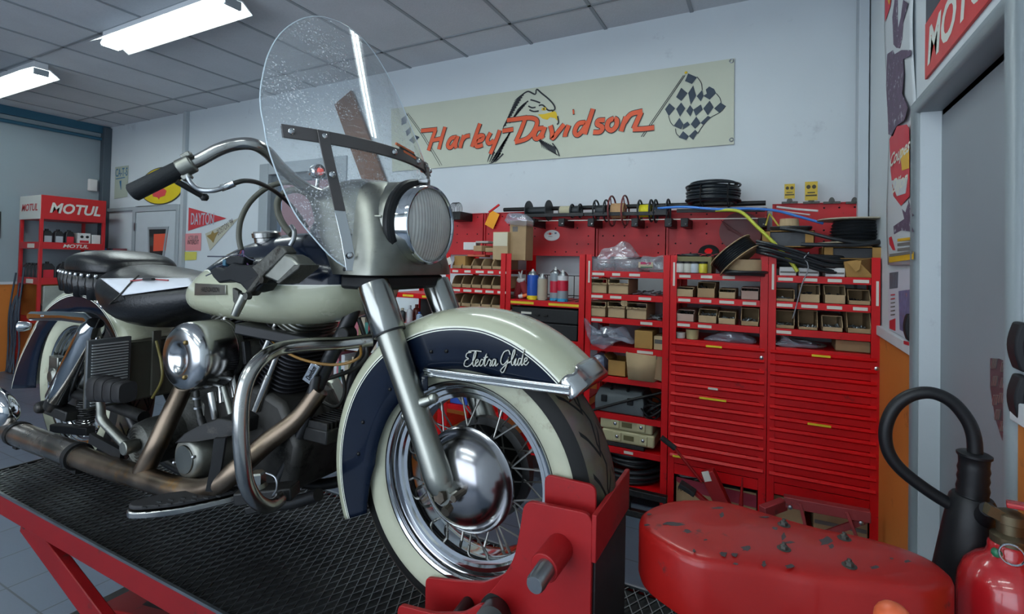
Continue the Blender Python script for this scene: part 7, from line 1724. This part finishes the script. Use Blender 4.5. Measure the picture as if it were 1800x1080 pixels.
# ================================================================ WALL DECORATION, LEFT END OF THE ROOM
def flat(mb, pts, d, mi=0):
    """thin slab from wall points, d = thickness vector towards the room"""
    mb.prism(pts, d, mi); return mb
def ribbon(mb, pts, w, d, mi=0, k=4, taper=False):
    pts = [Vector(p) for p in pts]
    if k and len(pts) > 2: pts, _ = spline(pts, 1, k)
    d = Vector(d); n = d.normalized(); L_, R_ = [], []
    for i, p in enumerate(pts):
        t = (pts[min(i + 1, len(pts) - 1)] - pts[max(i - 1, 0)]); s = n.cross(t)
        if s.length < 1e-9: continue
        ww = w / 2 * ((1 - i / (len(pts) - 1)) * .85 + .15 if taper else 1); s = s.normalized() * ww
        L_.append(p + s); R_.append(p - s)
    if len(L_) > 1: mb.loft([[a + d, b + d] for a, b in zip(L_, R_)], False, False, mi)
    return mb
# ---- racing banner on the back wall
YW = YB - .006
def B(u, v): return P(660 + u * .36667, 80 + v * .36667, YW)
M_ban = mat('banner_cloth', '#c0c4b2', .65, var=.05, vscale=2.5, bump=.25, bscale=2.2); M_bo = mat('banner_orange', '#d9552c', .55, var=.08, vscale=14); M_bk = mat('banner_black', '#23262c', .6); M_byel = mat('banner_yellow', '#d8b51f', .55); M_bw = mat('banner_white', '#d9dccd', .6); M_bnavy = mat('banner_navy', '#2b3a4a', .6, var=.25, vscale=9)
c0, c1, c2, c3 = P(688, 192, YW), P(1291, 103, YW), P(1290, 254, YW), P(690, 302, YW)
ban = thing('banner', 'long cream cloth banner with eagle head and orange lettering on the back wall', 'banner', ((c0.x + c1.x) / 2, YW, c3.z))
def bpt(u, v):
    p = c0.lerp(c1, u).lerp(c3.lerp(c2, u), v); e = min(u, v, 1 - u, 1 - v) ; p.y = YW - .004 - .006 * noise.noise(Vector((u * 9, v * 2, 3))) * min(1, e * 8) * 0 - .001 * math.sin(u * 40); return p
mb = MB(); mb.grid(bpt, 120, 8); obj('cloth', mb, M_ban, ban, solid=.003, ang=0)
D1, D2, D3 = Vector((0, -.009, 0)), Vector((0, -.0105, 0)), Vector((0, -.0125, 0))
g = MB()                                     # eagle: black feather strokes
for s in ([(708, 236), (735, 222), (768, 236), (775, 212), (800, 232), (832, 258), (856, 285), (862, 306), (848, 318)], [(745, 262), (768, 268), (792, 277)], [(785, 290), (805, 288), (830, 312), (852, 312)], [(735, 292), (752, 300), (770, 298)], [(740, 310), (760, 318), (785, 316)], [(875, 340), (880, 370), (872, 380)]): ribbon(g, [B(*p) for p in s], .012, D1)
for i in range(13): ribbon(g, [B(712 - i * 7, 236 + i * 12), B(690 - i * 6, 250 + i * 11.5), B(668 - i * 4.5, 268 + i * 11)], .020, D1, taper=True)
for i in range(10): ribbon(g, [B(735 - i * 9, 268 + i * 10), B(706 - i * 6, 288 + i * 9), B(680 - i * 4, 312 + i * 7)], .014, D1, taper=True)
for i in range(12): ribbon(g, [B(655 - i * 6, 400 + i * 13), B(640 - i * 7, 430 + i * 12), B(612 - i * 6, 468 + i * 9)], .017, D1, taper=True)
for i in range(5): ribbon(g, [B(615 - i * 14, 520 - i * 3), B(592 - i * 12, 545), B(575 - i * 9, 561)], .016, D1, taper=True)
for i in range(11): ribbon(g, [B(782 + i * 8, 448 + i * 4), B(796 + i * 7, 470 + i * 5), B(800 + i * 8, 492 + i * 3.5)], .015, D1, taper=True)
ribbon(g, [B(850, 470), B(872, 500), B(884, 532)], .010, D1)
obj('eagle_feathers', g, M_bk, ban, ang=0)
g = MB(); flat(g, [B(*p) + D1 * .8 for p in ((780, 332), (812, 330), (842, 322), (855, 314), (868, 322), (876, 345), (874, 362), (862, 350), (840, 345), (826, 358), (802, 352))], (0, -.0012, 0)); obj('eagle_beak', g, M_byel, ban)
g = MB(); c = B(810, 306); g.loft([[c + D1 + Vector((.020 * math.cos(2 * PI * i / 16), dy, .012 * math.sin(2 * PI * i / 16))) for i in range(16)] for dy in (0, -.001)]); obj('eagle_eye', g, M_byel, ban)
g = MB(); g.loft([[c + D2 + Vector((.007 * math.cos(2 * PI * i / 12), dy, .007 * math.sin(2 * PI * i / 12))) for i in range(12)] for dy in (0, -.001)]); obj('eagle_pupil', g, M_bk, ban)
strokes = [[(222, 411), (262, 407), (298, 404)], [(292, 406), (276, 450), (258, 506)], [(338, 392), (322, 445), (308, 500)], [(270, 458), (300, 452), (328, 446)],
 [(392, 442), (366, 448), (350, 478), (362, 492), (382, 470), (398, 438)], [(400, 436), (388, 476), (392, 494)], [(428, 432), (415, 470), (410, 494)], [(416, 462), (434, 440), (456, 434)], [(505, 376), (482, 440), (466, 488)],
 [(490, 462), (514, 454), (520, 436), (500, 436), (484, 462), (490, 486), (518, 478)], [(556, 420), (540, 452), (548, 472), (572, 458)], [(600, 408), (580, 462), (554, 522)], [(612, 412), (664, 404)],
 [(634, 361), (690, 354), (730, 348)], [(722, 352), (700, 410), (676, 464)], [(700, 352), (752, 350), (778, 366), (764, 410), (730, 448), (672, 466)],
 [(808, 398), (778, 404), (764, 436), (778, 450), (802, 424), (814, 392)], [(816, 392), (802, 432), (806, 448)], [(842, 386), (850, 420), (852, 448), (884, 410), (908, 380)], [(930, 384), (914, 424), (912, 440)], [(948, 322), (956, 320)],
 [(1008, 372), (976, 378), (958, 414), (972, 432), (1000, 404), (1020, 366)], [(1046, 306), (1024, 372), (1006, 428)], [(1102, 360), (1072, 362), (1066, 380), (1090, 394), (1080, 416), (1046, 418)], [(1146, 352), (1120, 366), (1114, 396), (1134, 410), (1156, 390), (1160, 362), (1146, 352)],
 [(1204, 344), (1188, 388), (1180, 414)], [(1196, 372), (1224, 334), (1262, 322), (1282, 318)], [(1276, 322), (1256, 366), (1240, 402)], [(1236, 404), (1290, 402), (1338, 396)]]
g = MB()
for i, s in enumerate(strokes): ribbon(g, [B(*p) for p in s], .0435, D2 + Vector((0, -i * .00006, 0)))
obj('lettering_outline', g, M_bk, ban, ang=0)
g = MB()
for i, s in enumerate(strokes): ribbon(g, [B(*p) for p in s], .033, D3 + Vector((0, -i * .00006, 0)))
obj('lettering', g, M_bo, ban, ang=0)
def F(u, v): return P(1000 + u * .2222, v * .2222, YW)
chk = [[(945, 585), (1015, 615), (975, 668), (920, 645)], [(890, 698), (940, 740), (890, 802), (850, 772)], [(985, 680), (1008, 760), (965, 832), (945, 740)], [(1055, 715), (1066, 762), (1045, 806), (1012, 765)], [(1084, 712), (1112, 688), (1150, 708), (1166, 740), (1115, 792), (1064, 762), (1092, 745)], [(797, 820), (842, 860), (792, 922), (762, 868)], [(890, 814), (922, 860), (880, 926), (850, 866)], [(960, 835), (986, 870), (962, 925), (930, 882)], [(1045, 830), (1060, 870), (1005, 920), (985, 872)], [(1115, 800), (1146, 852), (1100, 916), (1064, 862)], [(1200, 815), (1242, 842), (1190, 896), (1150, 862)], [(876, 936), (908, 985), (890, 1026), (830, 1000)], [(940, 965), (960, 990), (900, 1028), (908, 988)], [(1010, 925), (1042, 976), (1000, 1022), (965, 986)], [(1100, 920), (1126, 932), (1062, 990), (1042, 976)], [(1000, 1030), (1020, 1050), (985, 1110), (950, 1080)], [(905, 1040), (950, 1080), (930, 1110), (870, 1090)]]
g = MB()
for q in chk: flat(g, [F(*p) + D1 * .95 for p in q], (0, -.0012, 0))
def B6(u, v): return B(u, v)
for q in ([(128, 352), (156, 330), (152, 374), (128, 384)], [(148, 412), (176, 386), (172, 420), (154, 436)], [(164, 456), (190, 430), (214, 440), (186, 472)]): flat(g, [B6(*p) + D1 * .95 for p in q], (0, -.0012, 0))
obj('flag_checks', g, M_bnavy, ban, ang=0, weld=False)
g = MB()
for s in ([(920, 600), (740, 865), (590, 1085)], [(908, 600), (726, 865), (574, 1085)], [(1015, 612), (1048, 660), (1056, 716)], [(1166, 742), (1196, 780), (1206, 820)], [(790, 920), (806, 970), (832, 1000)], [(1242, 842), (1200, 890), (1120, 935), (1060, 1000), (1020, 1060)], [(845, 1020), (852, 1060), (880, 1085)]): ribbon(g, [F(*p) for p in s], .005, D1)
for s in ([(150, 325), (230, 440), (312, 578)], [(158, 325), (240, 440), (322, 576)]): ribbon(g, [B(*p) for p in s], .004, D1)
obj('flag_outline', g, M_bk, ban, ang=0)
for u, v in ((1288, 486), (1286, 1108)):
    c = F(u, v); g = MB(); g.tube([c + Vector((.011 * math.cos(2 * PI * i / 16), -.007, .011 * math.sin(2 * PI * i / 16))) for i in range(16)], .004, 8, closed=True); obj('eyelet', g, M_steel, ban)
c = F(928, 578); g = MB(); g.ball(c + D1, .010, 8, sq=(1, .4, 1)); obj('staff_finial', g, M_byel, ban)
# small crack line marks left of the banner stay in the paint; leaning wooden board seen through the windshield
a, b = P(604, 172, YB - .03), P(668, 345, YB - .03); t = thing('wooden_board', 'brown wooden board fixed aslant on the back wall, seen through the windshield', 'board', (b.x, YB - .03, b.z)); g = MB(); g.bar(a, b, .24, .03, (0, -1, 0)); obj('board', g, mat('board_wood', '#6d4a34', .6, var=.2, vscale=6), t, bevel=.003)

# ---- right wall: event poster, bike calendar, oil brand sign over the door
def Q(x, y, o=.004): return PX(x, y, XR - o)
DR = Vector((-.0012, 0, 0))
def rflat(mb, pix, o=.006, mi=0): mb.prism([Q(x, y, o) for x, y in pix], DR, mi); return mb
po = thing('event_poster', 'tall white event poster with purple print and red crest beside the door', 'poster', Q(1585, 465))
g = MB()
def pp(u, v): 
    x0, x1 = 1556 + 6 * v, 1607 + 2 * v; p = Q(x0 + (x1 - x0) * u, -40 + 506 * v, .006); p.x -= .010 * math.sin(PI * u) * .6 + .006 * math.sin(v * 9); return p
g.grid(pp, 10, 30); obj('sheet', g, mat('poster_white', '#c5cbce', .5), po, solid=.0015)
M_pur = mat('poster_purple', '#5d4a60', .6, var=.35, vscale=40, dirt='#b9bcc2', dscale=30, damt=.4); M_pred = mat('poster_red', '#c01f30', .5); M_pyel = mat('poster_yellow', '#d9a91c', .5)
def pin(pix, m, nm, o=.018):
    g = MB(); rflat(g, pix, o); obj(nm, g, m, po, ang=0)
pin([(1560, 95), (1570, 88), (1572, 96), (1585, 88), (1602, 88), (1600, 98), (1588, 104), (1589, 130), (1586, 165), (1596, 190), (1590, 212), (1578, 220), (1570, 240), (1562, 236), (1561, 205), (1558, 150), (1559, 118)], M_pur, 'rider_print')
pin([(1573, 0), (1578, 0), (1579, 50), (1584, 30), (1588, 0), (1596, 6), (1588, 40), (1586, 68), (1582, 85), (1576, 84), (1571, 78), (1569, 30)], M_pur, 'tree_print')
pin([(1556, -6), (1567, -6), (1565, 12), (1556, 38)], M_pred, 'corner_print'); pin([(1558, -10), (1567, -6), (1563, 8)], M_pyel, 'corner_print', .0195)
pin([(1564, 245), (1576, 222), (1594, 219), (1598, 225), (1599, 345), (1584, 362), (1571, 345), (1566, 300)], M_pred, 'crest')
pin([(1582, 262), (1598, 262), (1598, 296), (1586, 300)], M_pyel, 'crest_panel', .0192)
pin([(1567, 318), (1596, 312), (1592, 340), (1577, 345)], mat('poster_white', '#c5cbce'), 'crest_ribbon', .0193)
for txt, x, y, hh, w in (('Coupes', 1581, 272, .075, .36), ('Dijon', 1582, 324, .080, .28)):
    g = MB(); a, b = Q(1566, y + 9, .0205), Q(1598, y - 9, .0205); text_mb(g, txt, (a + b) / 2, (0, -1, 0), (0, -.35, 1), hh, 0, .02, .3, width=w); obj('lettering', g, M_bw, po, ang=0)
pin([(1571, 398), (1590, 385), (1586, 368), (1592, 374), (1598, 352), (1601, 372), (1606, 378), (1600, 386), (1606, 408), (1585, 405), (1572, 412)], M_pur, 'palm_print')
for i, y in enumerate((420, 428, 437)): pin([(1578, y), (1603, y - 3), (1603, y + 2), (1578, y + 5)], (M_pyel, M_ink, M_ink)[i], 'text_line')
pin([(1563, 418), (1567, 416), (1574, 440), (1570, 440), (1564, 430)], M_pred, 'logo_print'); pin([(1563, 450), (1606, 443), (1606, 456), (1563, 462)], M_pyel, 'yellow_band'); pin([(1564, 447), (1605, 441), (1605, 446), (1564, 452)], M_ink, 'text_line', .019)
ca = thing('calendar', 'wall calendar page with a purple motorcycle picture above the white ledge', 'calendar', Q(1584, 592)); g = MB(); rflat(g, [(1562, 478), (1608, 470), (1608, 604), (1562, 578)], .004); obj('page', g, mat('page_white', '#c9cbd6', .5), ca)
def cin(pix, m, nm):
    g = MB(); rflat(g, pix, .0056); obj(nm, g, m, ca, ang=0)
cin([(1580, 512), (1610, 508), (1609, 590), (1598, 588), (1582, 580)], mat('photo_purple', '#6d6a94', .5, var=.4, vscale=30, dirt='#b76a6a', dscale=24, damt=.35), 'photo'); cin([(1564, 480), (1579, 478), (1578, 506), (1564, 508)], mat('photo_small', '#55606f', .5, var=.4, vscale=40), 'thumbnail'); cin([(1564, 564), (1574, 560), (1574, 582), (1564, 578)], M_pred, 'red_box'); cin([(1604, 478), (1609, 477), (1609, 494), (1603, 494)], M_pyel, 'yellow_tag')
for i in range(6): cin([(1566, 518 + i * 7), (1573, 517 + i * 7), (1573, 519 + i * 7), (1566, 520 + i * 7)], (M_pred, M_pred, M_ink, M_ink, M_ink, M_ink)[i], 'text_line')
sg_ = thing('oil_sign', 'red and white oil brand sign above the grey door at the right', 'sign', Q(1628, 138)); s0, s1 = Q(1628, 140), Q(1626, 47); L_s = .72; z0, z1 = s0.z, s1.z; ys = s0.y
g = MB(); g.lohi((XR - .008, ys - L_s, z0), (XR, ys, z1)); obj('panel', g, mat('sign_red', '#c22a26', .4), sg_, bevel=.001)
g = MB(); text_mb(g, 'MOTUL', (XR - .0085, ys - L_s / 2, (z0 + z1) / 2), (0, -1, 0), (0, 0, 1), (z1 - z0) * .66, 0, .03, .18, width=L_s * .90); obj('lettering', g, mat('sign_white', '#d6dcd2', .45), sg_, ang=0)
g = MB(); g.lohi((XR - .006, ys - L_s, z1 + .004), (XR, ys, z1 + .5)); obj('picture', g, mat('sign_dark_picture', '#2b2b33', .35, var=.4, vscale=4), sg_)
t = thing('ledge_sticker', 'tiny red sticker on the white ledge by the calendar', 'sticker', Q(1594, 604)); g = MB(); g.prism([Q(1589, 599, .0225), Q(1598, 602, .0225), Q(1598, 608, .0225), Q(1589, 605, .0225)], DR); obj('sticker', g, M_pred, t)

# ---- oil display rack at the far left
XM, YM0, YM1 = -7.5, 2.66, 3.30; M_mo = mat('display_red', '#b71d22', .4, var=.06); M_mw = mat('display_white', '#cfcfc8', .45)
mo = thing('display_rack', 'red oil display rack with a lettered header box at the left wall', 'display rack', (-7.77, 2.98, 0))
g = MB(); g.lohi((-8.05, YM0, 1.805), (XM, YM1, 2.085)); hd = obj('header_box', g, M_mo, mo, bevel=.004); g = MB(); g.lohi((-8.05, YM0 - .003, 1.807), (XM - .004, YM0, 2.083)); obj('side_panel', g, M_mw, hd)
g = MB(); text_mb(g, 'MOTUL', (XM + .001, (YM0 + YM1) / 2 + .01, 1.945), (0, 1, 0), (0, 0, 1), .125, .001, .03, .22, width=.50); obj('lettering', g, M_mw, hd, ang=0)
g = MB(); text_mb(g, 'MOTUL', (-7.78, YM0 - .004, 1.945), (1, 0, 0), (0, 0, 1), .085, .001, .02, .22, width=.42); obj('lettering', g, M_mo, hd, ang=0)
for x in (-8.03, XM - .02):
    for y in (YM0, YM1 - .03): g = MB(); g.lohi((x - .015, y, 0), (x + .02, y + .03, 1.805)); obj('upright', g, M_mo, mo, bevel=.002)
shz = (1.505, 1.09, .64, .18)
for k, z in enumerate(shz):
    g = MB(); g.lohi((-8.04, YM0 + .004, z - .005), (XM - .004, YM1 - .004, z)); g.lohi((XM - .004, YM0 + .03, z - .045), (XM + .002, YM1 - .03, z + .035)); g.lohi((-8.02, YM0, z - .045), (XM - .03, YM0 + .003, z + .035)); s = obj('shelf', g, M_mo, mo, bevel=.001)
    if k == 0: g = MB(); text_mb(g, 'MOTUL', (XM + .0025, (YM0 + YM1) / 2 + .02, z - .005), (0, 1, 0), (0, 0, 1), .042, .0006, .03, .22, width=.25); obj('lettering', g, M_mw, s, ang=0)
    if k in (0, 1): g = MB(); g.box((-7.72, YM0 - .001, z - .01), (.18, .002, .05)); obj('label', g, M_lab, s)
def oilcan(x, y, z, h, w, lab, col='#1c1d20', grp='oil cans on the display rack', lm=None):
    t = thing('oil_can', lab, 'oil can', (x, y, z), grp); g = MB(); g.loft([[(x - .04, y - w / 2, z), (x + .04, y - w / 2, z), (x + .04, y + w / 2, z), (x - .04, y + w / 2, z)], [(x - .04, y - w / 2, z + h * .72), (x + .04, y - w / 2, z + h * .72), (x + .04, y + w / 2, z + h * .72), (x - .04, y + w / 2, z + h * .72)], [(x - .03, y - w * .3, z + h * .9), (x + .03, y - w * .3, z + h * .9), (x + .03, y + w * .3, z + h * .9), (x - .03, y + w * .3, z + h * .9)]]); obj('body', g, mat('oilcan_' + col, col, .35), t, bevel=.006)
    g = MB(); g.cyl((x, y, z + h * .88), (x, y, z + h), .018, 12); obj('cap', g, M_dark, t); g = MB(); g.box((x + .041, y, z + h * .36), (.002, w * .8, h * .42)); obj('label', g, lm or M_pred, t); return t
wh5 = ('first', 'second', 'third', 'fourth', 'fifth')
for i in range(3): oilcan(XM - .07, YM0 + .085 + i * .105, 1.506, .19, .085, 'dark oil can on the top shelf of the display rack, %s from the left' % wh5[i], lm=(mat('can_label_pale', '#a9b0b5', .4) if i < 2 else None))
t = thing('battery_box', 'white printed box on the top shelf of the display rack, right end', 'box', (XM - .1, YM1 - .17, 1.506)); g = MB(); g.lohi((XM - .18, YM1 - .27, 1.506), (XM - .03, YM1 - .14, 1.665)); obj('carton', g, M_white, t, bevel=.003); g = MB(); g.box((XM - .029, YM1 - .205, 1.56), (.002, .09, .03)); obj('print', g, M_pred, t); 
for dy in (-.025, .03): g = MB(); g.cyl((XM - .031, YM1 - .205 + dy, 1.62), (XM - .028, YM1 - .205 + dy, 1.62), .017, 12); obj('port_print', g, M_dark, t)
t = thing('white_box', 'smaller white box beside the printed one, top shelf of the display rack', 'box', (XM - .1, YM1 - .08, 1.506)); g = MB(); g.lohi((XM - .17, YM1 - .125, 1.506), (XM - .035, YM1 - .035, 1.65)); obj('carton', g, M_white, t, bevel=.003)
for i in range(3): oilcan(XM - .07, YM0 + .10 + i * .16, 1.091, .22, .12, 'black red labelled oil can on the second shelf of the display rack, %s from left' % wh5[i])
t = thing('parts_tray', 'pale translucent tray hanging below the second shelf of the display rack', 'tray', (XM, 2.95, .78)); g = MB(); g.lohi((XM - .06, YM0 + .05, .70), (XM + .004, YM0 + .42, 1.03)); obj('tray', g, mat('tray_pale', '#8f958d', .35, var=.2), t, bevel=.01)
for i in range(4): oilcan(XM - .06, YM0 + .09 + i * .14, .641, .2, .1, 'dark oil can on the third shelf of the display rack, %s from the left' % wh5[i])
for i in range(4): oilcan(-7.93 + i * .10, YM0 + .05, 1.091, .2, .075, 'dark oil can at the side of the second display shelf, %s from the wall' % wh5[i])
t = thing('cable_bundle', 'bundle of blue black cables hanging at the left side of the display rack', 'cables', (-7.95, YM0 - .06, 0)); g = MB(); random.seed(77)
for k in range(9): x = -8.0 + .045 * k * .6; g.tube([(x, YM0 - .03, 1.15 + random.uniform(-.3, .1)), (x + random.uniform(-.05, .05), YM0 - .07, .7), (x + random.uniform(-.08, .08), YM0 - .06, .3), (x + random.uniform(-.1, .1), YM0 - .1, .015)], .009, 6, smooth=4)
obj('cables', g, mat('cable_bluegrey', '#26394a', .5, var=.2), t).__setitem__('kind', 'stuff')
# things on the back wall at the left
YL = YB - .004
def wallthing(name, lab, cat, pix, m, th=.002):
    pts = [P(x, y, YL) for x, y in pix]; lo = min(p.z for p in pts); t = thing(name, lab, cat, (sum(p.x for p in pts) / len(pts), YL, lo)); g = MB(); g.prism(pts, (0, -th, 0)); obj('sheet', g, m, t); return t
def wtext(t, txt, c, right, h, w, m, dy=.003, sh=0., bold=.01):
    p = P(*c, YL); p.y -= dy; g = MB(); text_mb(g, txt, p, right, Vector((0, -1, 0)).cross(Vector(right)) if False else (-Vector(right).z, 0, Vector(right).x), h, .0004, bold, sh, width=w); obj('lettering', g, m, t, ang=0)
t = wallthing('small_poster', 'small cream poster with blue brush marks near the room corner', 'poster', [(203, 294), (226, 291), (224, 346), (201, 350)], mat('poster_cream', '#a9b3a4', .6))
M_pb = mat('brush_blue', '#2c6a94', .6); wtext(t, 'CA-T-S', (214, 303), (1, 0, 0), .11, .30, M_pb)
g = MB(); ribbon(g, [P(204, 315, YL), P(220, 312, YL)], .012, (0, -.003, 0)); ribbon(g, [P(212, 318, YL), P(213, 334, YL)], .05, (0, -.003, 0), taper=True); obj('brush_mark', g, M_pb, t, ang=0)
c = P(284, 327, YL); t = thing('round_sign', 'round yellow sign with a red emblem, half hidden by the handlebar grip', 'sign', (c.x, YL, c.z - .25)); g = MB(); ell = lambda rx, rz, dy: [c + Vector((rx * math.cos(2 * PI * i / 48), dy, rz * math.sin(2 * PI * i / 48))) for i in range(48)]
g.loft([ell(.48, .235, 0), ell(.48, .235, -.006)]); obj('rim', g, mat('sign_dark_rim', '#3c3a2c', .4), t); g = MB(); g.loft([ell(.465, .222, -.006), ell(.465, .222, -.008)]); obj('disc', g, mat('sign_yellow', '#d8be14', .4), t)
g = MB(); text_mb(g, 'PENNZOIL', c + Vector((.0, -.0085, .03)), (1, 0, .12), (-.12, 0, 1), .10, .0004, .03, .15, width=.70); obj('lettering', g, M_black, t, ang=0)
g = MB(); q = P(281, 341, YL); g.prism([q + Vector((x, -.0095, z)) for x, z in ((-.16, .03), (-.10, .055), (.10, .06), (.16, .03), (.13, -.03), (.02, -.045), (.0, -.075), (-.03, -.045), (-.13, -.03))], (0, -.001, 0)); obj('emblem', g, mat('sign_emblem_red', '#cf3f45', .4), t)
t = wallthing('pennant', 'red felt pennant lettered DAYTON on the back wall', 'pennant', [(332, 365), (398, 384), (331, 406)], mat('pennant_red', '#b8323a', .7)); wtext(t, 'DAYTON', (356, 385), (1, 0, -.02), .14, .44, mat('pennant_grey', '#a9b0bb', .6))
t = wallthing('pennant', 'small cream pennant lettered BOSTON with an eagle, pointing up right', 'pennant', [(361, 411), (420, 383), (369, 441)], mat('pennant_cream', '#b3b2a0', .7)); wtext(t, "BOSTON '94", (396, 399), (.87, 0, .42), .075, .30, M_ink)
g = MB(); q = P(374, 415, YL); g.prism([q + Vector((x, -.0035, z)) for x, z in ((-.11, .0), (-.03, .02), (.0, .06), (.03, .03), (.11, .05), (.05, -.02), (.02, -.08), (-.02, -.05))], (0, -.001, 0)); obj('eagle_print', g, mat('print_ochre', '#8a7440', .6), t)
t = wallthing('notice', 'pink paper notice reading ATELIER INTERDIT beside the far door', 'notice', [(326, 411), (354, 410), (353, 441), (326, 441)], mat('paper_pink', '#d58a8e', .6)); wtext(t, 'ATELIER', (340, 418), (1, 0, 0), .045, .2, M_ink); wtext(t, 'INTERDIT', (340, 426), (1, 0, 0), .05, .22, M_bk)
t = wallthing('sticky_note', 'yellow sticky note under the pink notice', 'note', [(325, 443), (346, 443), (345, 457), (325, 458)], mat('paper_yellow', '#c9c25a', .6))
t = wallthing('notice', 'orange notice taped inside the far door window', 'notice', [(275, 412), (299, 411), (295, 441), (274, 442)], mat('paper_orange', '#d8543a', .6)); t.location.y -= .028
for i, s in enumerate(('MAGASIN', 'SALLE', 'DETENTE')): wtext(t, s, (286 - i * .7, 417 + i * 9), (1, 0, 0), .05, (.20, .14, .18)[i], M_bk)
c = PX(161, 326, XL); t = thing('alarm_box', 'small white sensor box on the left wall near the corner post', 'box', (XL, c.y, c.z - .08)); g = MB(); g.lohi((XL, c.y - .05, c.z - .08), (XL + .05, c.y + .05, c.z + .08)); obj('case', g, M_white, t, bevel=.012)
c = PX(0, 396, XL); t = thing('wall_picture', 'edge of a dark blue framed picture on the left wall', 'picture', (XL, c.y, c.z)); g = MB(); g.lohi((XL, c.y - .3, c.z - .16), (XL + .02, c.y - .0, c.z + .16)); obj('frame', g, M_dark, t); g = MB(); g.lohi((XL + .02, c.y - .27, c.z - .13), (XL + .022, c.y - .03, c.z + .13)); obj('print', g, mat('picture_blue', '#47667c', .4), t)
# books and papers beyond the seat, low cabinet with them
t = thing('low_cabinet', 'low grey cabinet at the back wall behind the seat', 'cabinet', (-7.6, 3.3, 0)); g = MB(); g.lohi((-7.95, 3.34, 0), (-7.35, 3.54, 1.38)); obj('body', g, M_frame_l, t, bevel=.004)
for i, (x, col) in enumerate(((-7.86, '#2a4d86'), (-7.80, '#22252c'), (-7.74, '#2f6aa5'), (-7.62, '#6b2430'), (-7.56, '#2a2c3a'), (-7.47, '#7b3f46'))): t = carton('folder', 'dark coloured folder standing on the low cabinet, %s from the left' % (wh5 + ('sixth',))[i], 'folder', x, x + .05, 1.381, 1.49, 3.37, .14, mat('folder_%d' % i, col, .5), 'folders on the low cabinet')
# bookshelf behind the front wheel
t = thing('bookshelf', 'white bookshelf against the back wall seen behind the engine', 'bookshelf', (-3.6, 3.4, 0)); x0, x1 = -4.4, -2.75
for z in (.05, .33, .66, .98): obj('shelf', MB().lohi((x0, 3.2, z - .02), (x1, 3.54, z)), M_white, t, bevel=.002)
for x in (x0, x1, -3.6): obj('side', MB().lohi((x - .01, 3.2, 0), (x + .01, 3.54, .98)), M_white, t, bevel=.002)
ORD = 'first second third fourth fifth sixth seventh eighth ninth tenth eleventh twelfth thirteenth'.split()
random.seed(42); cols = [('white', '#c9cbd0'), ('red', '#a03440'), ('pink', '#b56a78'), ('cream', '#b9ae9a'), ('blue', '#3d5d8c'), ('teal', '#3d7a72'), ('olive', '#7c7650'), ('dark brown', '#3d2a28')]
for row, z, nm in ((0, .66, 'upper'), (1, .33, 'middle')):
    x = -4.35; cnt = {}; last = None
    while x < -2.82:
        w = random.uniform(.02, .045)
        if -3.63 < x < -3.58 or -3.62 < x + w < -3.59: x = -3.579; continue
        hgt = random.uniform(.19, .27); cn, ch = random.choice(cols)
        if cn == last: continue
        b_ = thing('book', 'x', 'book', (x + w / 2, 3.32, z), 'books on the low white bookshelf'); g = MB(); g.lohi((x, 3.23, z), (x + w - .002, 3.42, z + hgt)); obj('cover', g, mat('book_' + cn, ch, .55), b_, bevel=.001)
        cnt[cn] = cnt.get(cn, 0) + 1; b_['label'] = '%s %s book from the left on the %s shelf of the white bookshelf' % (ORD[cnt[cn] - 1], cn, nm); last = cn; x += w
# paper sheet and lead on the seat
def seat_hit(x, y):
    """first point of the rider seat met by the ray through a pixel"""
    for k in range(420):
        p = P(x, y, .78 + k * .001)
        if -2.03 < p.x < -1.44:
            zb_, zt_, hw = [cub([(a[0], a[q]) for a in seat_tab], p.x) for q in (1, 2, 3)]
            if abs((p.y - AY) / hw) ** 2.1 + abs((p.z - H - (zb_ + zt_) / 2) / ((zt_ - zb_) / 2)) ** 2.1 < 1: return p
    return P(x, y, .98)
t = thing('paper_sheet', 'white paper sheet lying across the rider seat under a thin lead', 'paper', seat_hit(250, 505))
cq = [(179, 493), (338, 492), (342, 506), (218, 523)]
def sheet(u, v):
    x = (cq[0][0] * (1 - u) + cq[1][0] * u) * (1 - v) + (cq[3][0] * (1 - u) + cq[2][0] * u) * v; y = (cq[0][1] * (1 - u) + cq[1][1] * u) * (1 - v) + (cq[3][1] * (1 - u) + cq[2][1] * u) * v
    return seat_hit(x, y) + Vector((0, -.004, .006))
g = MB(); g.grid(sheet, 18, 8); obj('sheet', g, mat('paper_white', '#c6c9cf', .6), t, solid=.0008)
lead = [(246, 489), (232, 502), (214, 522), (196, 538), (180, 552)]
t = thing('lead', 'thin dark lead draped over the paper and rider seat', 'wire', PZ(214, 522, H - .05)); g = MB(); pts = []
pts = [seat_hit(x, y) for x, y in lead]; g.tube([p + Vector((.004, -.006, .008)) for p in pts], .0024, 8, smooth=5); obj('lead', g, M_cable, t)
t = thing('tool_clip', 'small red handled clip lying on the paper on the seat', 'clip', seat_hit(262, 500)); g = MB(); a, b = seat_hit(232, 501) + Vector((0, -.004, .012)), seat_hit(298, 500) + Vector((0, -.004, .012)); g.tube([a, a.lerp(b, .5) + Vector((0, 0, .004)), b], .0022, 8, smooth=3); obj('red_wire', g, mat('wire_red', '#8c2a2f', .5), t); g = MB(); q_ = seat_hit(262, 501) + Vector((0, -.004, .012)); g.bar(q_ + Vector((-.02, 0, .004)), q_ + Vector((.03, 0, .006)), .012, .008); obj('clip_body', g, M_dark, t, bevel=.002)
